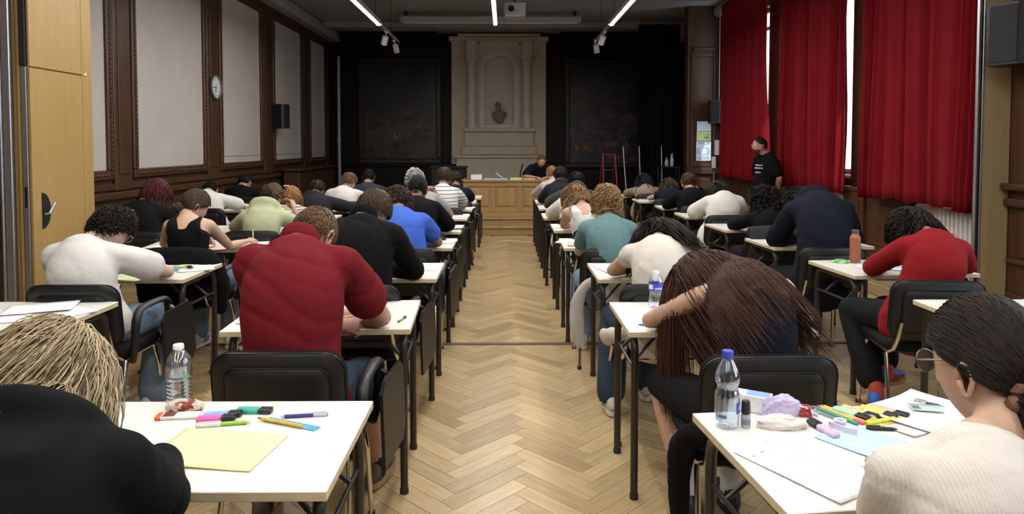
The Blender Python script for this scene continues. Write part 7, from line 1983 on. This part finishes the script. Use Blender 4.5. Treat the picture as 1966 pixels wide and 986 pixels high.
crumple('candy_bag', (2.235, 4.50, TZ), (0.115, 0.05, 0.036), [P('bag_green', (0.14, 0.42, 0.12), 0.35), P('bag_pale', (0.55, 0.62, 0.42), 0.35)], 'crumpled green candy bag beside the terracotta flask', 'bag', 6.6, R(-12), 0.3)
crumple('candy_wrapper', (2.40, 4.40, TZ + 0.004), (0.12, 0.05, 0.010), P('wrapper_green', (0.20, 0.50, 0.20), 0.35), 'flat green candy wrapper in front of the flask', 'wrapper', 8.1, 0.2, 0.25)
g = empty('lunch_box', (1.08, 5.48, TZ), 0, 'clear lunch box with green lid behind the teal T-shirt', 'box'); MB().box(-0.07, 0.07, -0.05, 0.05, 0, 0.085, bev=0.012).build('tub', P('tub_blue', (0.42, 0.55, 0.62), 0.3), g, smooth=True, angle=40); MB().box(-0.074, 0.074, -0.054, 0.054, 0.085, 0.1, bev=0.006).build('lid', P('lid_green', (0.10, 0.55, 0.14), 0.4), g)
crumple('tissue', (0.64, 6.62, TZ), (0.10, 0.05, 0.04), MATS['white_tissue'], 'crumpled tissue on the wavy-haired writer\'s table', 'tissue', 4.4, 0.3)
# pen in the writing hand
wv = pM4['WR'][1]; hd = wv + pM4['root'].location + np.array([0.02, 0.10, 0.0]) if False else np.array(pM4['root'].location) + wv
g = empty('pen', tuple(hd + np.array([0.015, 0.075, -0.01])), 0, 'white pen held upright by the tank-top writer', 'pen'); MB().tube([(0, 0.01, 0), (0.012, -0.03, 0.10)], 0.0055, n=8).build('barrel', M_WCAP, g, smooth=True); MB().tube([(0.012, -0.03, 0.10), (0.0135, -0.034, 0.112)], 0.004, n=8).build('clicker', M_ALU, g)
# ---- papers and folders on the oak desk
DZ = 0.262 + 0.655
def folder(x, y, w, d, h, m, label, rz=0, tilt=0):
    g = empty('folder_stack', (x, y, DZ), rz, label, 'folder', 'papers on the oak desk')
    bx('cover', -w / 2, w / 2, -d / 2, d / 2, 0, h * 0.25, m, g, 0.002); bx('pages', -w / 2 + 0.006, w / 2 - 0.006, -d / 2 + 0.006, d / 2 - 0.006, h * 0.25, h * 0.8, M_PAPER, g); bx('cover', -w / 2, w / 2, -d / 2, d / 2, h * 0.8, h, m, g, 0.002); return g
g = empty('paper_tray', (-0.50, 12.1, DZ), 0, 'clear tray full of white papers on the oak desk', 'tray')
bx('papers', -0.10, 0.09, -0.13, 0.13, 0.004, 0.085, M_PAPER, g); bx('tray_base', -0.11, 0.13, -0.14, 0.14, 0.0, 0.004, M_CLEAR, g)
for sx in (-0.11, 0.126): bx('tray_side', sx, sx + 0.004, -0.14, 0.14, 0.004, 0.12, M_CLEAR, g)
folder(-0.27, 12.1, 0.22, 0.26, 0.03, P('folder_grey', (0.30, 0.28, 0.32)), 'grey folder next to the clear tray'); folder(-0.06, 12.1, 0.22, 0.28, 0.03, P('folder_blue', (0.20, 0.34, 0.55)), 'blue folder in the middle of the oak desk')
g = empty('leaflet', (-0.09, 12.12, DZ + 0.06), 0, 'pale blue booklet leaning over the blue folder', 'booklet'); o = bx('cover', -0.09, 0.09, -0.1, 0.1, -0.008, 0.008, P('booklet_blue', (0.50, 0.60, 0.72)), g, 0.002); o.rotation_euler = (0, R(35), 0)
folder(0.19, 12.08, 0.22, 0.26, 0.035, P('folder_yellow', (0.55, 0.55, 0.08)), 'yellow folders stacked on the oak desk'); folder(0.42, 12.08, 0.22, 0.26, 0.03, P('folder_orange', (0.42, 0.12, 0.04)), 'orange-brown folder beside the yellow ones')
crumple('red_pouch', (0.57, 12.2, DZ), (0.07, 0.05, 0.03), P('pouch_red', (0.55, 0.05, 0.03)), 'small red pouch before the desk reader', 'pouch', 3.3)
g = empty('desk_microphone', (0.27, 12.36, DZ), 0, 'black curved desk microphone left of the reader', 'microphone'); MB().lathe([(0.001, 0.02), (0.045, 0.015), (0.05, 0)], n=16).build('base', K, g, smooth=True)
V_, F_ = tube([(0, 0, 0.01), (0.005, 0, 0.08), (0.02, 0, 0.17), (0.045, 0, 0.25)], [0.016, 0.014, 0.014, 0.017], n=10, sub=3); MB().add(V_, F_).build('neck', K, g, smooth=True)

# ---- scrunchie, glasses, clothing details
Hc, Rh = pR1['Hc'], pR1['Rh']; tie = nrm((-0.12, -0.93, -0.42)); tp = (head_shape(tie[None], 1.02, False)[0] + tie * 0.016) @ Rh.T + Hc
tw = tie @ Rh.T; u = nrm(np.cross(tw, [0.2, 0.1, 0.95])); v = np.cross(tw, u)
ring = [tp + (u * math.cos(t) + v * math.sin(t)) * (0.040 + 0.005 * math.sin(9 * t)) + tw * 0.006 * math.cos(7 * t) for t in np.linspace(0, 2 * PI, 49)]
V_, F_ = tube(ring, [0.013 + 0.0035 * math.sin(11 * t) for t in np.linspace(0, 2 * PI, 49)], n=10, sub=1, round_caps=False)
MB().add(V_, F_).build('scrunchie', F('brown_satin', (0.20, 0.10, 0.075), rough=0.45), pR1['root'], smooth=True)
glasses(pR1, P('thin_frame', (0.20, 0.16, 0.12), 0.3, metal=0.6), P('tinted_lens', (0.10, 0.085, 0.07), 0.1))
# lettering on the standing person's shirt (too small to read: three short white lines)
Sm, rxm, rym = pMan['S'], pMan['rx'], pMan['ry']
for i, (z, wd, nseg) in enumerate(((1.245, 0.17, 9), (1.205, 0.18, 10), (1.145, 0.12, 7))):
    cy_ = np.interp(z, Sm[:, 2], Sm[:, 1]); a_ = np.interp(z, Sm[:, 2], rxm) + 0.024; b_ = np.interp(z, Sm[:, 2], rym) + 0.024
    for k in range(nseg):
        x = -wd / 2 + wd * (k + 0.5) / nseg - 0.01
        y = cy_ + b_ * math.sqrt(1 - (x / a_) ** 2); hw = wd / nseg * 0.33; dz = 0.004 * ((k * 7) % 3 - 1)
        o = MB().box(-hw, hw, -0.025, 0.006, z - 0.008 + dz, z + 0.008 + dz * .5, bev=0.002).build('shirt_lettering', M_WHITE, pMan['root'])
        o.location = (x, y, 0); o.rotation_euler = (0, 0, -math.atan2(x * b_, a_ * a_) * 1.0)
# white print on the black jacket's back
b0 = pN5['S'][5] + np.array([-0.02, -pN5['ry'][5] - 0.036, 0.0])
for (dx, dz, w_, h_) in ((0.02, 0.06, 0.05, 0.006), (-0.05, -0.02, 0.012, 0.07), (-0.03, -0.05, 0.012, 0.05), (0.0, -0.12, 0.05, 0.012), (0.02, -0.10, 0.012, 0.04), (0.03, -0.14, 0.03, 0.01)):
    o = MB().box(-w_ / 2, w_ / 2, -0.012, 0.02, -h_ / 2, h_ / 2, bev=0.003).build('back_print', P('print_offwhite', (0.5, 0.5, 0.42)), pN5['root']); o.location = tuple(b0 + np.array([dx, 0, dz])); o.rotation_euler = (0, R(dx * 400), 0)

# ---- garments hung over chairs
def hung(name, x, y, rz, mat, label, w=0.44, drop_b=0.30, drop_f=0.12, sleeve=None, seed=1, top=0.825, thick=0.024, z0=0.0):
    g = empty(name, (x, y, 0), rz, label, 'jacket')
    A_ = Parts()
    yb = -0.262
    V, F = tube([(0, yb - 0.055, top - drop_b), (0, yb - 0.05, top - drop_b * .5), (0, yb - 0.032, top - 0.03), (0, yb + 0.002, top + 0.004), (0, yb + 0.05, top - 0.03), (0, yb + 0.065, top - drop_f)],
                [(w / 2 * .92, thick), (w / 2, thick), (w / 2 * 1.02, thick), (w / 2, thick * .8), (w / 2 * .98, thick * .8), (w / 2 * .9, thick * .8)], lat=(1, 0, 0), n=22, sub=3)
    A_.add((V, F))
    if sleeve:
        for (pts, rr) in sleeve: A_.add(tube(pts, rr, n=12, sub=3))
    solid('cloth', A_, g, mat, 0.012, 4, folds(0.012, (7, 7, 9), seed * 3.3))
    return g
cxr4, cyr4 = 0.74, 4.86
hung('sweatshirt', cxr4, cyr4, 0, C_LGREY, 'light grey sweatshirt hanging from the teal T-shirt\'s chair', top=0.66, w=0.16, drop_b=0.2, thick=0.018, sleeve=[([(-0.10, -0.30, 0.62), (-0.20, -0.30, 0.58), (-0.255, -0.29, 0.44), (-0.25, -0.28, 0.28), (-0.225, -0.27, 0.16)], [(0.03, 0.03), (0.03, 0.04), (0.032, 0.052), (0.03, 0.055), (0.022, 0.042)])], seed=2)
hung('sweatshirt', 0.81, 3.67, 0, C_CREAM, 'white sweatshirt bunched low on the cream top\'s chair', top=0.60, drop_b=0.13, w=0.40, thick=0.02, sleeve=[([(-0.18, -0.27, 0.58), (-0.25, -0.22, 0.555), (-0.275, -0.13, 0.52), (-0.27, -0.03, 0.485), (-0.24, 0.05, 0.47)], [(0.03, 0.035), (0.03, 0.045), (0.028, 0.05), (0.026, 0.045), (0.02, 0.03)])], seed=3)
hung('jacket', -2.20, MY[4] - 0.30, 0, C_BLACK, 'black jacket slung over the tank-top writer\'s chair', drop_b=0.34, w=0.5, sleeve=[([(0.22, -0.28, 0.78), (0.28, -0.24, 0.62), (0.27, -0.2, 0.42)], [0.06, 0.07, 0.05])], seed=4)
hung('jacket', 2.27, SY[5] - 0.30, 0, fabric('dark_grey_jacket', (0.035, 0.035, 0.038)), 'dark grey jacket over the black-curls person\'s chair', drop_b=0.26, w=0.46, seed=5)
hung('jacket', 0.885, 2.50, 0, C_BLACK, 'black cardigan sleeve hanging at the chestnut-haired person\'s chair', top=0.60, drop_b=0.10, w=0.34, sleeve=[([(-0.18, -0.26, 0.56), (-0.262, -0.20, 0.52), (-0.272, -0.14, 0.38), (-0.265, -0.12, 0.22)], [0.04, 0.045, 0.045, 0.04])], seed=6)
# bags on the floor
def bag(x, y, rz, label, m, s=1.0):
    g = empty('backpack', (x, y, 0), rz, label, 'bag', 'bags on the floor')
    A_ = Parts(); A_.add(tube([(0, 0, 0.012), (0, 0, 0.05 * s), (0, 0, 0.20 * s), (0, 0.012, 0.31 * s), (0, 0.02, 0.38 * s)], [(0.135 * s, 0.085 * s), (0.15 * s, 0.10 * s), (0.148 * s, 0.095 * s), (0.135 * s, 0.075 * s), (0.10 * s, 0.04 * s)], lat=(1, 0, 0), n=16, sub=3, round_caps=False))
    solid('bag_body', A_, g, m, 0.014, 3, folds(0.012, (9, 9, 9), x * 3))
    A_ = Parts(); A_.add(tube([(0, -0.10 * s, 0.06 * s), (0, -0.115 * s, 0.13 * s), (0, -0.105 * s, 0.20 * s)], [(0.11 * s, 0.03 * s), (0.12 * s, 0.035 * s), (0.10 * s, 0.02 * s)], lat=(1, 0, 0), n=12, sub=2)); solid('pocket', A_, g, m, 0.012, 2)
    V, F = tube([(-0.05 * s, 0.0, 0.39 * s), (-0.03 * s, 0, 0.45 * s), (0.03 * s, 0, 0.45 * s), (0.05 * s, 0, 0.39 * s)], 0.010, n=8, sub=3); MB().add(V, F).build('handle', M_BLACKPLASTIC, g, smooth=True)
bag(1.86, 5.98, 0.4, 'black backpack on the floor beside the second right column', C_BLACK); bag(1.62, 7.3, -0.3, 'dark backpack under the white T-shirt\'s table', C_DGREY, 0.9); bag(1.62, 8.6, 0.2, 'black bag on the floor near the far right tables', C_BLACK, 0.9)
finalize_people()
finish_texts()
